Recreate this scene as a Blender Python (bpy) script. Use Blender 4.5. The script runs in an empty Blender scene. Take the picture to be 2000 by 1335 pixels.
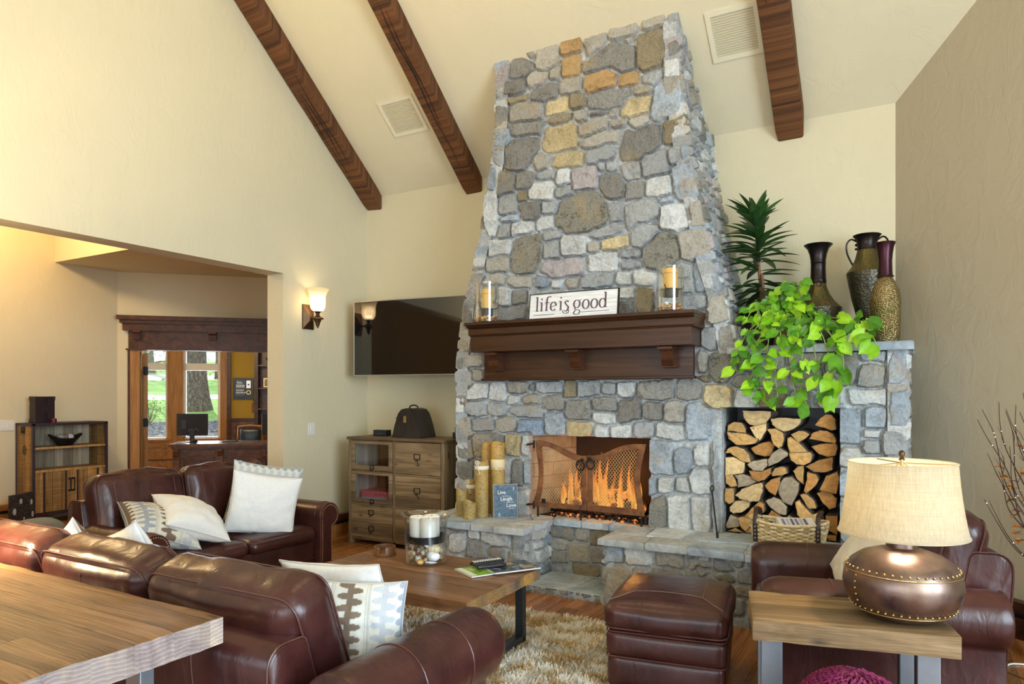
import bpy, bmesh, math, random
import numpy as np
from mathutils import Vector, Matrix, Euler
random.seed(7); RNG = np.random.default_rng(7)
PI = math.pi
C = bpy.context.scene.collection
def rad(a): return math.radians(a)
def sm(a, b, x):
    t = np.clip((x - a) / (b - a), 0, 1); return t * t * (3 - 2 * t)
def lerp(a, b, t): return a + (b - a) * t
# ---------------------------------------------------------------- value noise (vectorised)
def _h(ix, iy, iz, s):
    n = (ix * 374761393 + iy * 668265263 + iz * 2147483647 + s * 974711) & 0xffffffff
    n = ((n ^ (n >> 13)) * 1274126177) & 0xffffffff
    n = ((n ^ (n >> 16)) * 2246822519) & 0xffffffff
    return ((n ^ (n >> 15)) & 0xffff) / 32767.5 - 1
def vnoise(P, s=0):
    P = np.asarray(P, float); I = np.floor(P).astype(np.int64); F = P - I; F = F * F * (3 - 2 * F)
    r = 0
    for dx in (0, 1):
        wx = F[:, 0] if dx else 1 - F[:, 0]
        for dy in (0, 1):
            wy = F[:, 1] if dy else 1 - F[:, 1]
            for dz in (0, 1):
                wz = F[:, 2] if dz else 1 - F[:, 2]
                r = r + wx * wy * wz * _h(I[:, 0] + dx, I[:, 1] + dy, I[:, 2] + dz, s)
    return r
def fbm(P, s=0, o=3):
    P = np.asarray(P, float); r = 0; a = 1.0
    for k in range(o):
        r = r + a * vnoise(P * (2 ** k), s + k * 17); a *= .5
    return r
# ---------------------------------------------------------------- mesh builder
class MB:
    def __init__(s): s.v = []; s.f = []; s.m = []; s.c = None
    def add(s, vs, fs, mi=0, M=None, col=None):
        b = len(s.v)
        if M is not None: vs = [M @ Vector(p) for p in vs]
        s.v.extend(tuple(p) for p in vs)
        s.f.extend(tuple(b + i for i in f) for f in fs)
        s.m.extend([mi] * len(fs))
        if col is not None:
            if s.c is None: s.c = [(1, 1, 1, 1)] * b
            if len(s.c) < b: s.c.extend([(1, 1, 1, 1)] * (b - len(s.c)))
            s.c.extend([tuple(col) + (1,) * (4 - len(col))] * len(vs) if not isinstance(col[0], (tuple, list)) else [tuple(q) + (1,) * (4 - len(q)) for q in col])
        return s
    def box(s, x0, y0, z0, x1, y1, z1, mi=0, M=None):
        v = [(x0, y0, z0), (x1, y0, z0), (x1, y1, z0), (x0, y1, z0), (x0, y0, z1), (x1, y0, z1), (x1, y1, z1), (x0, y1, z1)]
        return s.add(v, [(0, 3, 2, 1), (4, 5, 6, 7), (0, 1, 5, 4), (1, 2, 6, 5), (2, 3, 7, 6), (3, 0, 4, 7)], mi, M)
    def cbox(s, c, d, mi=0, M=None):
        return s.box(c[0] - d[0] / 2, c[1] - d[1] / 2, c[2] - d[2] / 2, c[0] + d[0] / 2, c[1] + d[1] / 2, c[2] + d[2] / 2, mi, M)
    def lathe(s, prof, n=32, c=(0, 0, 0), mi=0, M=None, caps=True, sq=1.0):
        v = []; f = []
        for r, z in prof:
            for k in range(n):
                a = 2 * PI * k / n; v.append((c[0] + r * math.cos(a), c[1] + r * math.sin(a) * sq, c[2] + z))
        for i in range(len(prof) - 1):
            for k in range(n):
                k2 = (k + 1) % n; f.append((i * n + k, i * n + k2, (i + 1) * n + k2, (i + 1) * n + k))
        if caps:
            if prof[0][0] > 1e-4: f.append(tuple(range(n - 1, -1, -1)))
            if prof[-1][0] > 1e-4: f.append(tuple((len(prof) - 1) * n + k for k in range(n)))
        return s.add(v, f, mi, M)
    def tube(s, pts, r, n=8, closed=False, mi=0, M=None, caps=True, flat=1.0, col=None):
        P = [Vector(p) for p in pts]; N = len(P); v = []; f = []
        R = r if isinstance(r, (list, tuple)) else [r] * N
        up = None
        for i in range(N):
            a = P[(i - 1) % N] if (closed or i) else P[i]; b = P[(i + 1) % N] if (closed or i < N - 1) else P[i]
            t = (b - a)
            t = t.normalized() if t.length > 1e-9 else Vector((0, 0, 1))
            if up is None:
                up = Vector((0, 0, 1)) if abs(t.z) < .9 else Vector((1, 0, 0))
            x = up - t * up.dot(t)
            if x.length < 1e-6: x = Vector((1, 0, 0)) - t * t.x
            x.normalize(); y = t.cross(x); up = x
            for k in range(n):
                a = 2 * PI * k / n
                v.append(P[i] + (x * math.cos(a) * flat + y * math.sin(a)) * R[i])
        M_ = N if closed else N - 1
        for i in range(M_):
            j = (i + 1) % N
            for k in range(n):
                k2 = (k + 1) % n; f.append((i * n + k, i * n + k2, j * n + k2, j * n + k))
        if caps and not closed:
            f.append(tuple(range(n - 1, -1, -1))); f.append(tuple((N - 1) * n + k for k in range(n)))
        return s.add(v, f, mi, M, col)
    def prism(s, poly, d0, d1, fn, mi=0, ms=None, M=None):
        n = len(poly); v = [fn(a, b, d0) for a, b in poly] + [fn(a, b, d1) for a, b in poly]
        s.add(v, [tuple(range(n)), tuple(range(2 * n - 1, n - 1, -1))], mi, M)
        return s.add(v, [(i, i + n, (i + 1) % n + n, (i + 1) % n) for i in range(n)], mi if ms is None else ms, M)
    def loft(s, rings, mi=0, M=None, caps=True, closed=True):
        n = len(rings[0]); v = [p for r in rings for p in r]; f = []
        for i in range(len(rings) - 1):
            for k in range(n if closed else n - 1):
                k2 = (k + 1) % n; f.append((i * n + k, i * n + k2, (i + 1) * n + k2, (i + 1) * n + k))
        if caps: f.append(tuple(range(n - 1, -1, -1))); f.append(tuple((len(rings) - 1) * n + k for k in range(n)))
        return s.add(v, f, mi, M)
    def sphere(s, c, r, n=10, mi=0, M=None, sc=(1, 1, 1), col=None):
        v = [(c[0], c[1], c[2] + r * sc[2])]; m = max(4, n // 2)
        for i in range(1, m):
            a = PI * i / m
            for k in range(n):
                b = 2 * PI * k / n
                v.append((c[0] + r * sc[0] * math.sin(a) * math.cos(b), c[1] + r * sc[1] * math.sin(a) * math.sin(b), c[2] + r * sc[2] * math.cos(a)))
        v.append((c[0], c[1], c[2] - r * sc[2])); L = len(v) - 1; f = []
        for k in range(n):
            k2 = (k + 1) % n; f.append((0, 1 + k, 1 + k2)); f.append((L, 1 + (m - 2) * n + k2, 1 + (m - 2) * n + k))
            for i in range(m - 2): f.append((1 + i * n + k, 1 + (i + 1) * n + k, 1 + (i + 1) * n + k2, 1 + i * n + k2))
        return s.add(v, f, mi, M, col)
    def soft(s, d, r=.05, bulge=(0, 0, 0), n=14, wr=0, seed=0, wsc=(6, 6, 6), M=None, mi=0, fn=None):
        """cushion-like rounded box of size d centred on the origin"""
        h = np.array(d) / 2.0; key = {}; V = []; Fs = []
        q = np.linspace(-1, 1, n + 1); q = np.sign(q) * (1 - (1 - abs(q)) ** 1.5)
        for ax in range(3):
            b_, c_ = (ax + 1) % 3, (ax + 2) % 3
            for sg in (-1, 1):
                idx = {}
                for i in range(n + 1):
                    for j in range(n + 1):
                        p = [0, 0, 0]; p[ax] = sg; p[b_] = q[i]; p[c_] = q[j]
                        k = (round(p[0], 5), round(p[1], 5), round(p[2], 5))
                        if k not in key: key[k] = len(V); V.append(p)
                        idx[i, j] = key[k]
                for i in range(n):
                    for j in range(n):
                        t = (idx[i, j], idx[i + 1, j], idx[i + 1, j + 1], idx[i, j + 1])
                        Fs.append(t if sg > 0 else t[::-1])
        U = np.array(V, float); rr = min(r, *(h * .98)); inn = np.clip(U * h, -(h - rr), h - rr); dd = U * h - inn
        L = np.linalg.norm(dd, axis=1, keepdims=True); L[L == 0] = 1; nrm = dd / L; P = inn + nrm * rr
        for ax in range(3):
            b_, c_ = (ax + 1) % 3, (ax + 2) % 3
            P[:, ax] += np.sign(U[:, ax]) * np.abs(U[:, ax]) ** 2 * bulge[ax] * (1 - U[:, b_] ** 2) * (1 - U[:, c_] ** 2)
        if wr:
            w = fbm(P * np.array(wsc) + seed * 3.7, seed, 3); P += nrm * (w * wr)[:, None]
        if fn is not None: P = fn(P, U)
        return s.add(P.tolist(), Fs, mi, M)
def rrect(w, h, r, n=5, cx=0, cy=0):
    o = []
    for (sx, sy, a0) in ((1, 1, 0), (-1, 1, 90), (-1, -1, 180), (1, -1, 270)):
        for k in range(n + 1):
            a = rad(a0 + 90 * k / n); o.append((cx + sx * (w / 2 - r) + r * math.cos(a), cy + sy * (h / 2 - r) + r * math.sin(a)))
    return o
def arc(cx, cy, r, a0, a1, n): return [(cx + r * math.cos(rad(lerp(a0, a1, k / n))), cy + r * math.sin(rad(lerp(a0, a1, k / n)))) for k in range(n + 1)]
def spline(pts, n=8):
    P = [Vector(p) for p in pts]; o = []
    for i in range(len(P) - 1):
        a, b, c, d = P[max(i - 1, 0)], P[i], P[i + 1], P[min(i + 2, len(P) - 1)]
        for k in range(n):
            t = k / n; o.append(.5 * ((2 * b) + (c - a) * t + (2 * a - 5 * b + 4 * c - d) * t * t + (3 * b - a - 3 * c + d) * t ** 3))
    o.append(P[-1]); return o
XZ = lambda a, b, d: (a, d, b)
YZ = lambda a, b, d: (d, a, b)
XY = lambda a, b, d: (a, b, d)
# ---------------------------------------------------------------- objects
def root(name, label, cat, loc, rz=0, group=None):
    o = bpy.data.objects.new(name, None); C.objects.link(o); o.empty_display_size = .1
    o.location = loc; o.rotation_euler = (0, 0, rz); o['label'] = label; o['category'] = cat
    if group: o['group'] = group
    return o
def tag(o, label, cat, group=None, kind=None):
    o['label'] = label; o['category'] = cat
    if group: o['group'] = group
    if kind: o['kind'] = kind
    return o
def top(o):
    while o.parent: o = o.parent
    return o
def obj(name, mb, mat, parent=None, world=False, smooth=40, bevel=0, label=None, kind=None, seg=2, origin=None, sub=0):
    me = bpy.data.meshes.new(name); V = mb.v
    if parent is not None and world:
        t = top(parent); Mi = (Matrix.Translation(t.location) @ t.rotation_euler.to_matrix().to_4x4()).inverted()
        V = [Mi @ Vector(p) for p in V]
    if origin is not None: V = [(p[0] - origin[0], p[1] - origin[1], p[2] - origin[2]) for p in V]
    me.from_pydata([tuple(p) for p in V], [], mb.f)
    mats = mat if isinstance(mat, (list, tuple)) else [mat]
    for m in mats: me.materials.append(m)
    if len(mats) > 1: me.polygons.foreach_set('material_index', mb.m)
    if mb.c is not None:
        c = list(mb.c) + [(1, 1, 1, 1)] * (len(mb.v) - len(mb.c))
        a = me.attributes.new('Col', 'FLOAT_COLOR', 'POINT'); a.data.foreach_set('color', np.array(c, np.float32).ravel())
    if smooth:
        me.polygons.foreach_set('use_smooth', [True] * len(me.polygons))
        if smooth < 180: me.set_sharp_from_angle(angle=rad(smooth))
    me.update()
    o = bpy.data.objects.new(name, me); C.objects.link(o)
    if parent is not None: o.parent = parent
    if origin is not None: o.location = origin
    if bevel:
        b = o.modifiers.new('b', 'BEVEL'); b.width = bevel; b.segments = seg; b.limit_method = 'ANGLE'; b.angle_limit = rad(40); b.harden_normals = False
    if sub:
        b = o.modifiers.new('s', 'SUBSURF'); b.levels = sub; b.render_levels = sub
    if label: o['label'] = label
    if kind: o['kind'] = kind
    return o
def struct(name, mb, mat, **k):
    o = obj(name, mb, mat, **k)
    if o.parent is None: o['kind'] = 'structure'
    return o
def dup(r, loc, rz, label, group=None):
    c = r.copy(); C.objects.link(c); c.location = loc; c.rotation_euler = (0, 0, rz); c['label'] = label
    if group: c['group'] = group
    def rec(a, b):
        for ch in list(a.children):
            d = ch.copy(); C.objects.link(d); d.parent = b; rec(ch, d)
    rec(r, c); return c
def text_mb(s, size, ext=.0006, M=None, align='LEFT', bold=0):
    cu = bpy.data.curves.new('t', 'FONT'); cu.body = s; cu.size = size; cu.extrude = ext; cu.align_x = align; cu.offset = bold; cu.resolution_u = 3
    o = bpy.data.objects.new('t', cu); C.objects.link(o); dg = bpy.context.evaluated_depsgraph_get()
    me = bpy.data.meshes.new_from_object(o.evaluated_get(dg)); mb = MB()
    mb.add([v.co.copy() for v in me.vertices], [tuple(p.vertices) for p in me.polygons], 0, M)
    bpy.data.objects.remove(o); bpy.data.curves.remove(cu); bpy.data.meshes.remove(me); return mb
# ---------------------------------------------------------------- materials
class MT:
    def __init__(s, name, col=(.5, .5, .5), rough=.5, metal=0, spec=.5, **kw):
        s.m = bpy.data.materials.new(name); s.m.use_nodes = True; s.t = s.m.node_tree; s.t.nodes.clear()
        s.o = s.n('ShaderNodeOutputMaterial'); s.b = s.n('ShaderNodeBsdfPrincipled'); s.l(s.b.outputs[0], s.o.inputs[0])
        s.b.inputs['Base Color'].default_value = (*col, 1); s.b.inputs['Roughness'].default_value = rough
        s.b.inputs['Metallic'].default_value = metal; s.b.inputs['Specular IOR Level'].default_value = spec
        for k, v in kw.items(): s.b.inputs[k.replace('_', ' ')].default_value = v
    def n(s, t, **kw):
        x = s.t.nodes.new(t)
        for k, v in kw.items(): setattr(x, k, v)
        return x
    def l(s, a, b): s.t.links.new(a, b)
    def co(s, scale=(1, 1, 1), kind='Object', rot=(0, 0, 0)):
        if not hasattr(s, 'tc'): s.tc = s.n('ShaderNodeTexCoord')
        mp = s.n('ShaderNodeMapping'); mp.inputs['Scale'].default_value = scale; mp.inputs['Rotation'].default_value = rot
        s.l(s.tc.outputs[kind], mp.inputs[0]); return mp.outputs[0]
    def noise(s, vec, scale=5, detail=4, rough=.55, dist=0):
        x = s.n('ShaderNodeTexNoise'); x.inputs['Scale'].default_value = scale; x.inputs['Detail'].default_value = detail
        x.inputs['Roughness'].default_value = rough; x.inputs['Distortion'].default_value = dist; s.l(vec, x.inputs['Vector']); return x.outputs[0]
    def voro(s, vec, scale=5, feat='F1', out=0):
        x = s.n('ShaderNodeTexVoronoi'); x.feature = feat; x.inputs['Scale'].default_value = scale; s.l(vec, x.inputs['Vector']); return x.outputs[out]
    def ramp(s, fac, stops):
        x = s.n('ShaderNodeValToRGB'); e = x.color_ramp.elements
        while len(e) < len(stops): e.new(.5)
        for i, (p, c) in enumerate(stops):
            e[i].position = p; e[i].color = (*c, 1) if isinstance(c, (tuple, list)) else (c, c, c, 1)
        s.l(fac, x.inputs[0]); return x.outputs[0]
    def mix(s, a, b, fac=.5, mode='MIX'):
        x = s.n('ShaderNodeMix'); x.data_type = 'RGBA'; x.blend_type = mode; x.clamp_factor = True
        for v, i in ((fac, 0), (a, 6), (b, 7)):
            if isinstance(v, bpy.types.NodeSocket): s.l(v, x.inputs[i])
            elif i == 0: x.inputs[0].default_value = v
            else: x.inputs[i].default_value = (*v, 1) if isinstance(v, (tuple, list)) else (v, v, v, 1)
        return x.outputs[2]
    def math(s, op, a, b=0.0, c=None):
        x = s.n('ShaderNodeMath'); x.operation = op
        for i, v in enumerate((a, b) if c is None else (a, b, c)):
            if isinstance(v, bpy.types.NodeSocket): s.l(v, x.inputs[i])
            else: x.inputs[i].default_value = v
        return x.outputs[0]
    def sep(s, v):
        x = s.n('ShaderNodeSeparateXYZ'); s.l(v, x.inputs[0]); return x.outputs
    def comb(s, a, b, c):
        x = s.n('ShaderNodeCombineXYZ')
        for i, v in enumerate((a, b, c)):
            if isinstance(v, bpy.types.NodeSocket): s.l(v, x.inputs[i])
            else: x.inputs[i].default_value = v
        return x.outputs[0]
    def attr(s, nm='Col'): x = s.n('ShaderNodeAttribute'); x.attribute_name = nm; return x.outputs
    def base(s, c): s.l(c, s.b.inputs['Base Color']); return s
    def rough(s, c): s.l(c, s.b.inputs['Roughness']); return s
    def bump(s, h, strength=.3, dist=.01):
        x = s.n('ShaderNodeBump'); x.inputs['Strength'].default_value = strength; x.inputs['Distance'].default_value = dist
        s.l(h, x.inputs['Height'])
        if getattr(s, 'bp', None) is not None: s.l(s.bp, x.inputs['Normal'])
        s.bp = x.outputs[0]; s.l(s.bp, s.b.inputs['Normal']); return s
def plain(name, col, rough=.5, metal=0, var=.0, sc=8, bump=0, bsc=60, **kw):
    M = MT(name, col, rough, metal, **kw)
    if var:
        f = M.noise(M.co(), sc, 4); M.base(M.mix(tuple(c * (1 - var) for c in col), tuple(min(1, c * (1 + var)) for c in col), f))
    if bump: M.bump(M.noise(M.co(), bsc, 3), bump, .004)
    return M.m
def wood(name, c, axis=0, rough=.45, plank=0, paxis=1, plen=0, sc=1.0, bump=.25, contrast=1.0, knots=True, saw=0, spec=.4, gap=.012, poff=0.0):
    """c: dark, mid, light; axis = grain axis; plank = board width along paxis"""
    M = MT(name, c[1], rough, spec=spec); v = M.co(); xyz = M.sep(v)
    g, p = xyz[axis], (M.math('ADD', xyz[paxis], poff) if poff else xyz[paxis]); q = xyz[3 - axis - paxis]
    off = 0.0; tint = None; gapm = None
    if plank:
        pi = M.math('FLOOR', M.math('DIVIDE', p, plank)); pf = M.math('FRACT', M.math('DIVIDE', p, plank))
        w = M.n('ShaderNodeTexWhiteNoise'); w.noise_dimensions = '1D'; M.l(pi, w.inputs['W']); off = w.outputs[0]
        idx = off
        d = M.math('MINIMUM', pf, M.math('SUBTRACT', 1.0, pf)); gapm = M.math('LESS_THAN', d, gap)
        if plen:
            lg = M.math('ADD', M.math('DIVIDE', g, plen), M.math('MULTIPLY', off, 7.3)); li = M.math('FLOOR', lg); lf = M.math('FRACT', lg)
            gapm = M.math('MAXIMUM', gapm, M.math('LESS_THAN', M.math('MINIMUM', lf, M.math('SUBTRACT', 1.0, lf)), gap * plank / plen))
            w2 = M.n('ShaderNodeTexWhiteNoise'); w2.noise_dimensions = '2D'; M.l(M.comb(pi, li, 0.0), w2.inputs['Vector']); idx = w2.outputs[0]
        tint = idx; off = M.math('MULTIPLY', idx, 37.0)
    vec = M.comb(M.math('ADD', M.math('MULTIPLY', g, 1.1 * sc), off), M.math('MULTIPLY', p, 14 * sc), M.math('MULTIPLY', q, 14 * sc))
    n1 = M.noise(vec, 1.0, 7, .62, .9)
    vec2 = M.comb(M.math('ADD', M.math('MULTIPLY', g, 3.0 * sc), off), M.math('MULTIPLY', p, 110 * sc), M.math('MULTIPLY', q, 110 * sc))
    n2 = M.noise(vec2, 1.0, 4, .6)
    k = .22 / contrast
    col = M.ramp(n1, [(.5 - k, c[0]), (.5, c[1]), (.5 + k, c[2])])
    col = M.mix(col, M.ramp(n2, [(.3, .55), (.62, 1.05)]), .55, 'MULTIPLY')
    if knots:
        kv = M.comb(M.math('ADD', M.math('MULTIPLY', g, 3.2), off), M.math('MULTIPLY', p, 9.0), M.math('MULTIPLY', q, 9.0))
        kd = M.voro(kv, 1.0); col = M.mix(M.mix(c[0], .03, .4), col, M.ramp(kd, [(.04, 0.0), (.16, 1.0)]))
    if saw:
        sv = M.noise(M.comb(M.math('MULTIPLY', g, 260.0 * saw), M.math('MULTIPLY', p, 4.0), M.math('MULTIPLY', q, 4.0)), 1.0, 2)
        col = M.mix(col, M.ramp(sv, [(.42, .45), (.58, 1.1)]), .45, 'MULTIPLY')
    if tint is not None:
        col = M.mix(col, M.ramp(tint, [(0, .62), (.5, 1.0), (1, 1.28)]), 1.0, 'MULTIPLY')
        col = M.mix(col, tuple(x * .25 for x in c[0]), gapm)
    M.base(col); M.rough(M.ramp(n2, [(.2, min(1, rough + .14)), (.8, max(.05, rough - .08))])); M.bump(n2, bump, .004)
    if gapm is not None: M.bump(M.math('SUBTRACT', 1.0, gapm), .5, .004)
    return M.m
def leather(name, a, b, rough=.36):
    M = MT(name, a, rough, spec=.5); n = M.noise(M.co(), 5, 5, .6, .4)
    M.base(M.mix(a, b, M.ramp(n, [(.35, 0.0), (.65, 1.0)])))
    M.bump(M.noise(M.co((1.3, 1.3, .45)), 12, 3, .5, .8), .2, .02)
    M.bump(M.noise(M.co((1, 1, 1)), 70, 2, .4), .045, .002); return M.m
def vcol(name, rough=.6, nz=.0, sc=30, bump=0, bsc=80, spec=.4, **kw):
    M = MT(name, (1, 1, 1), rough, spec=spec, **kw); c = M.attr()[0]
    if nz: c = M.mix(c, M.ramp(M.noise(M.co(), sc, 5), [(.25, 1 - nz), (.75, 1 + nz)]), 1.0, 'MULTIPLY')
    M.base(c)
    if bump: M.bump(M.noise(M.co(), bsc, 4), bump, .004)
    return M.m
def emit(name, col, s):
    M = MT(name, col, .5); M.b.inputs['Emission Color'].default_value = (*col, 1); M.b.inputs['Emission Strength'].default_value = s; return M.m
def glass(name, tint=(1, 1, 1), refl=.09, rough=.02):
    """thin clear glass: see-through with a faint mirror"""
    M = MT(name); t = M.t; tr = M.n('ShaderNodeBsdfTransparent'); tr.inputs[0].default_value = (*tint, 1)
    g = M.n('ShaderNodeBsdfGlossy'); g.inputs['Roughness'].default_value = rough; lw = M.n('ShaderNodeLayerWeight'); lw.inputs[0].default_value = .25
    f = M.math('MULTIPLY_ADD', lw.outputs[1], .55, refl); mx = M.n('ShaderNodeMixShader'); M.l(f, mx.inputs[0]); M.l(tr.outputs[0], mx.inputs[1]); M.l(g.outputs[0], mx.inputs[2])
    t.nodes.remove(M.b); M.l(mx.outputs[0], M.o.inputs[0]); return M.m
# ================================================================ materials
def plaster(name, c):
    M = MT(name, c, .9, spec=.2); n = M.noise(M.co((1, 1, 1)), 2.2, 3); M.base(M.mix(tuple(x * .96 for x in c), tuple(min(1, x * 1.04) for x in c), n))
    M.bump(M.ramp(M.noise(M.co((1.6, 1.6, .8)), 4.5, 5, .55, 1.2), [(.46, 0.0), (.56, 1.0)]), .16, .006); M.bump(M.noise(M.co(), 60, 3), .06, .003); return M.m
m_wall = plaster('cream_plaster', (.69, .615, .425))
m_walldim = plaster('shaded_taupe_plaster', (.50, .435, .315))  # taupe tone puts the angled wall's dimness into its colour
m_ceil = plaster('ceiling_plaster', (.71, .635, .445))
m_beam = wood('beam_wood', ((.035, .012, .004), (.13, .048, .014), (.24, .095, .028)), axis=1, rough=.7, sc=1.0, bump=.9, contrast=1.1)
m_floor = wood('floor_planks', ((.13, .042, .011), (.30, .115, .03), (.43, .19, .055)), axis=1, plank=.125, paxis=0, plen=1.5, rough=.24, sc=.8, bump=.12, spec=.5)
m_trim = wood('trim_wood', ((.25, .10, .022), (.42, .19, .048), (.55, .28, .085)), axis=2, rough=.35, knots=False, bump=.1)
m_trimh = wood('trim_wood_flat', ((.22, .085, .018), (.36, .15, .035), (.46, .21, .06)), axis=0, rough=.35, knots=False, bump=.1)
m_dark = wood('dark_walnut', ((.028, .009, .0035), (.078, .025, .009), (.135, .045, .016)), axis=0, rough=.32, knots=False, bump=.12)
m_mantel = wood('mantel_wood', ((.022, .0065, .002), (.052, .017, .005), (.092, .032, .009)), axis=0, rough=.3, bump=.12, sc=.7)
m_desk = wood('desk_wood', ((.075, .026, .009), (.17, .066, .022), (.27, .115, .04)), axis=0, rough=.28, knots=False, bump=.08)
m_white = plain('white_enamel', (.78, .76, .70), .45)
m_vent = plain('vent_paint', (.76, .70, .52), .5)
m_black = plain('black_plastic', (.012, .012, .014), .35)
m_iron = plain('black_iron', (.02, .02, .022), .5, .6, var=.3, sc=20)
m_steel = plain('raw_steel', (.30, .34, .38), .38, .85, var=.25, sc=9)
m_dsteel = plain('dark_steel', (.055, .06, .065), .42, .7, var=.3, sc=9)
m_brass = plain('aged_brass', (.55, .38, .16), .32, .9, var=.2)
m_bronze = plain('dark_bronze', (.10, .055, .025), .42, .8, var=.35, sc=30)
m_glass = glass('clear_glass', (.98, .99, .985), .05); m_wglass = glass('window_glass', (.97, .99, 1), .05)
m_lea = leather('burgundy_leather', (.034, .009, .008), (.066, .019, .0155), .32)
m_leaP = leather('leather_piping', (.07, .022, .018), (.11, .04, .03))
m_thread = plain('stitch_thread', (.20, .11, .08), .7)
m_nail = plain('brass_nails', (.75, .56, .28), .28, 1)
def stone_mat():
    M = MT('field_stone', (.4, .4, .4), .88, spec=.25); a = M.attr(); c = a[0]; al = a[3]
    v = M.co(); n1 = M.noise(v, 7, 6, .65, .6); n2 = M.noise(v, 42, 5, .7); n3 = M.noise(v, 3.2, 4, .6)
    c = M.mix(c, M.ramp(n1, [(.28, .62), (.5, 1.0), (.75, 1.32)]), 1.0, 'MULTIPLY')
    c = M.mix(c, M.ramp(n2, [(.3, .60), (.55, 1.02), (.75, 1.32)]), .9, 'MULTIPLY')
    c = M.mix(c, (.50, .36, .17), M.math('MULTIPLY', M.ramp(n3, [(.55, 0.0), (.72, .55)]), M.ramp(al, [(.02, 0.0), (.1, 1.0)])))
    n4 = M.noise(v, 95, 4, .7); sp = M.ramp(M.math('ADD', M.math('ADD', M.math('MULTIPLY', n2, .55), M.math('MULTIPLY', n4, .5)), M.math('MULTIPLY', M.math('SUBTRACT', n1, .5), .7)), [(.50, 0.0), (.68, 1.0)])
    sp = M.math('MULTIPLY', sp, al)
    c = M.mix(c, (.06, .052, .04), M.math('MULTIPLY', sp, .9)); M.base(c)
    M.bump(n4, .5, .006); M.bump(n2, .75, .016); M.bump(n1, .6, .035); return M.m
m_stone = stone_mat()
def slab_mat():
    M = MT('flagstone', (.4, .42, .43), .75, spec=.3); v = M.co(); c = M.attr()[0]
    n1 = M.noise(v, 4, 6, .65, .8); n2 = M.noise(v, 30, 5)
    c = M.mix(c, M.ramp(n1, [(.3, .6), (.5, 1.0), (.72, 1.35)]), 1.0, 'MULTIPLY'); c = M.mix(c, M.ramp(n2, [(.3, .75), (.7, 1.2)]), .6, 'MULTIPLY')
    M.base(c); M.bump(n2, .4, .008); M.bump(n1, .4, .02); return M.m
m_slab = slab_mat()
m_rust = MT('rusted_iron', (.25, .1, .04), .62, .35); _n = m_rust.noise(m_rust.co(), 9, 6, .65, .5)
m_rust.base(m_rust.ramp(_n, [(.3, (.085, .032, .026)), (.5, (.21, .082, .032)), (.7, (.36, .155, .045))])).bump(m_rust.noise(m_rust.co(), 60, 4), .3, .003); m_rust = m_rust.m
m_soot = plain('firebrick_soot', (.035, .022, .014), .95, var=.5, sc=6, bump=.4)
m_fbrick = MT('firebrick_tan', (.4, .3, .2), .9); _v = m_fbrick.co(); _s = m_fbrick.sep(_v); _b = m_fbrick.n('ShaderNodeTexBrick'); m_fbrick.l(m_fbrick.comb(_s[1], _s[2], 0.0), _b.inputs[0])
_b.inputs['Color1'].default_value = (.46, .37, .24, 1); _b.inputs['Color2'].default_value = (.40, .31, .19, 1); _b.inputs['Mortar'].default_value = (.22, .17, .11, 1); _b.inputs['Scale'].default_value = 2.2; _b.inputs['Mortar Size'].default_value = .008
m_fbrick.base(m_fbrick.mix(_b.outputs[0], m_fbrick.ramp(m_fbrick.noise(_v, 5, 5), [(.3, .55), (.6, 1.1)]), .8, 'MULTIPLY')); m_fbrick = m_fbrick.m
# ================================================================ the room
K = .845; YB = 6.0; ZB = 3.70
def ceil_z(y): return ZB + K * (YB - y)
XL = -5.31; XR = 3.7; YR = -3.2; RID = 2.0
mb = MB(); mb.box(-9.3, YR, -.1, XR + .2, 9.0, 0); struct('floor', mb, m_floor, smooth=0)
mb = MB()
yl = [(YR, 0), (.5, 0), (.5, 2.682), (4.787, 2.682), (4.787, 0), (6.2, 0), (6.2, ceil_z(6.2)), (RID, ceil_z(RID)), (YR, ceil_z(RID) - K * (RID - YR))]
mb.prism(yl, XL - .22, XL, YZ); struct('wall_left', mb, m_wall, smooth=30, bevel=.014, seg=3)
mb = MB(); mb.box(XL - .1, YB, 0, .12, YB + .2, 3.9); struct('wall_back', mb, m_wall, smooth=0)
RW0 = Vector((-.097, 6.0, 0)); RWD = Vector((1, -1, 0)).normalized(); RWN = Vector((1, 1, 0)).normalized(); RL = 5.37
def rw(s, z, d): p = RW0 + RWD * s + RWN * d; return (p.x, p.y, z)
mb = MB(); mb.prism([(0, 0), (RL, 0), (RL, ceil_z(6 - RL * .7071)), (0, ZB + .02)], 0, .2, rw); struct('wall_right', mb, m_walldim, smooth=0)
# right-hand window wall and the wall behind the photographer, each with a wide window opening
def window_wall(name, poly_out, hole, fn, wn, mull):
    (a0, a1, b0, b1) = hole; lo = min(p[0] for p in poly_out); hi = max(p[0] for p in poly_out)
    mb = MB(); zt = poly_out[-1][1]
    for q in ([(lo, 0), (a0, 0), (a0, zt), (lo, zt)], [(a1, 0), (hi, 0), (hi, zt), (a1, zt)], [(a0, 0), (a1, 0), (a1, b0), (a0, b0)], [(a0, b1), (a1, b1), (a1, zt), (a0, zt)]): mb.prism(q, 0, .2, fn)
    struct(name, mb, m_wall, smooth=0)
    mb = MB(); w = .05
    for a in [a0 + w / 2 + (a1 - a0 - w) * k / mull for k in range(mull + 1)]: mb.prism([(a - w / 2, b0), (a + w / 2, b0), (a + w / 2, b1), (a - w / 2, b1)], .05, .13, fn)
    for b in (b0, b1 - w): mb.prism([(a0, b), (a1, b), (a1, b + w), (a0, b + w)], .05, .13, fn)
    struct(wn, mb, m_white, smooth=0)
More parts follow.
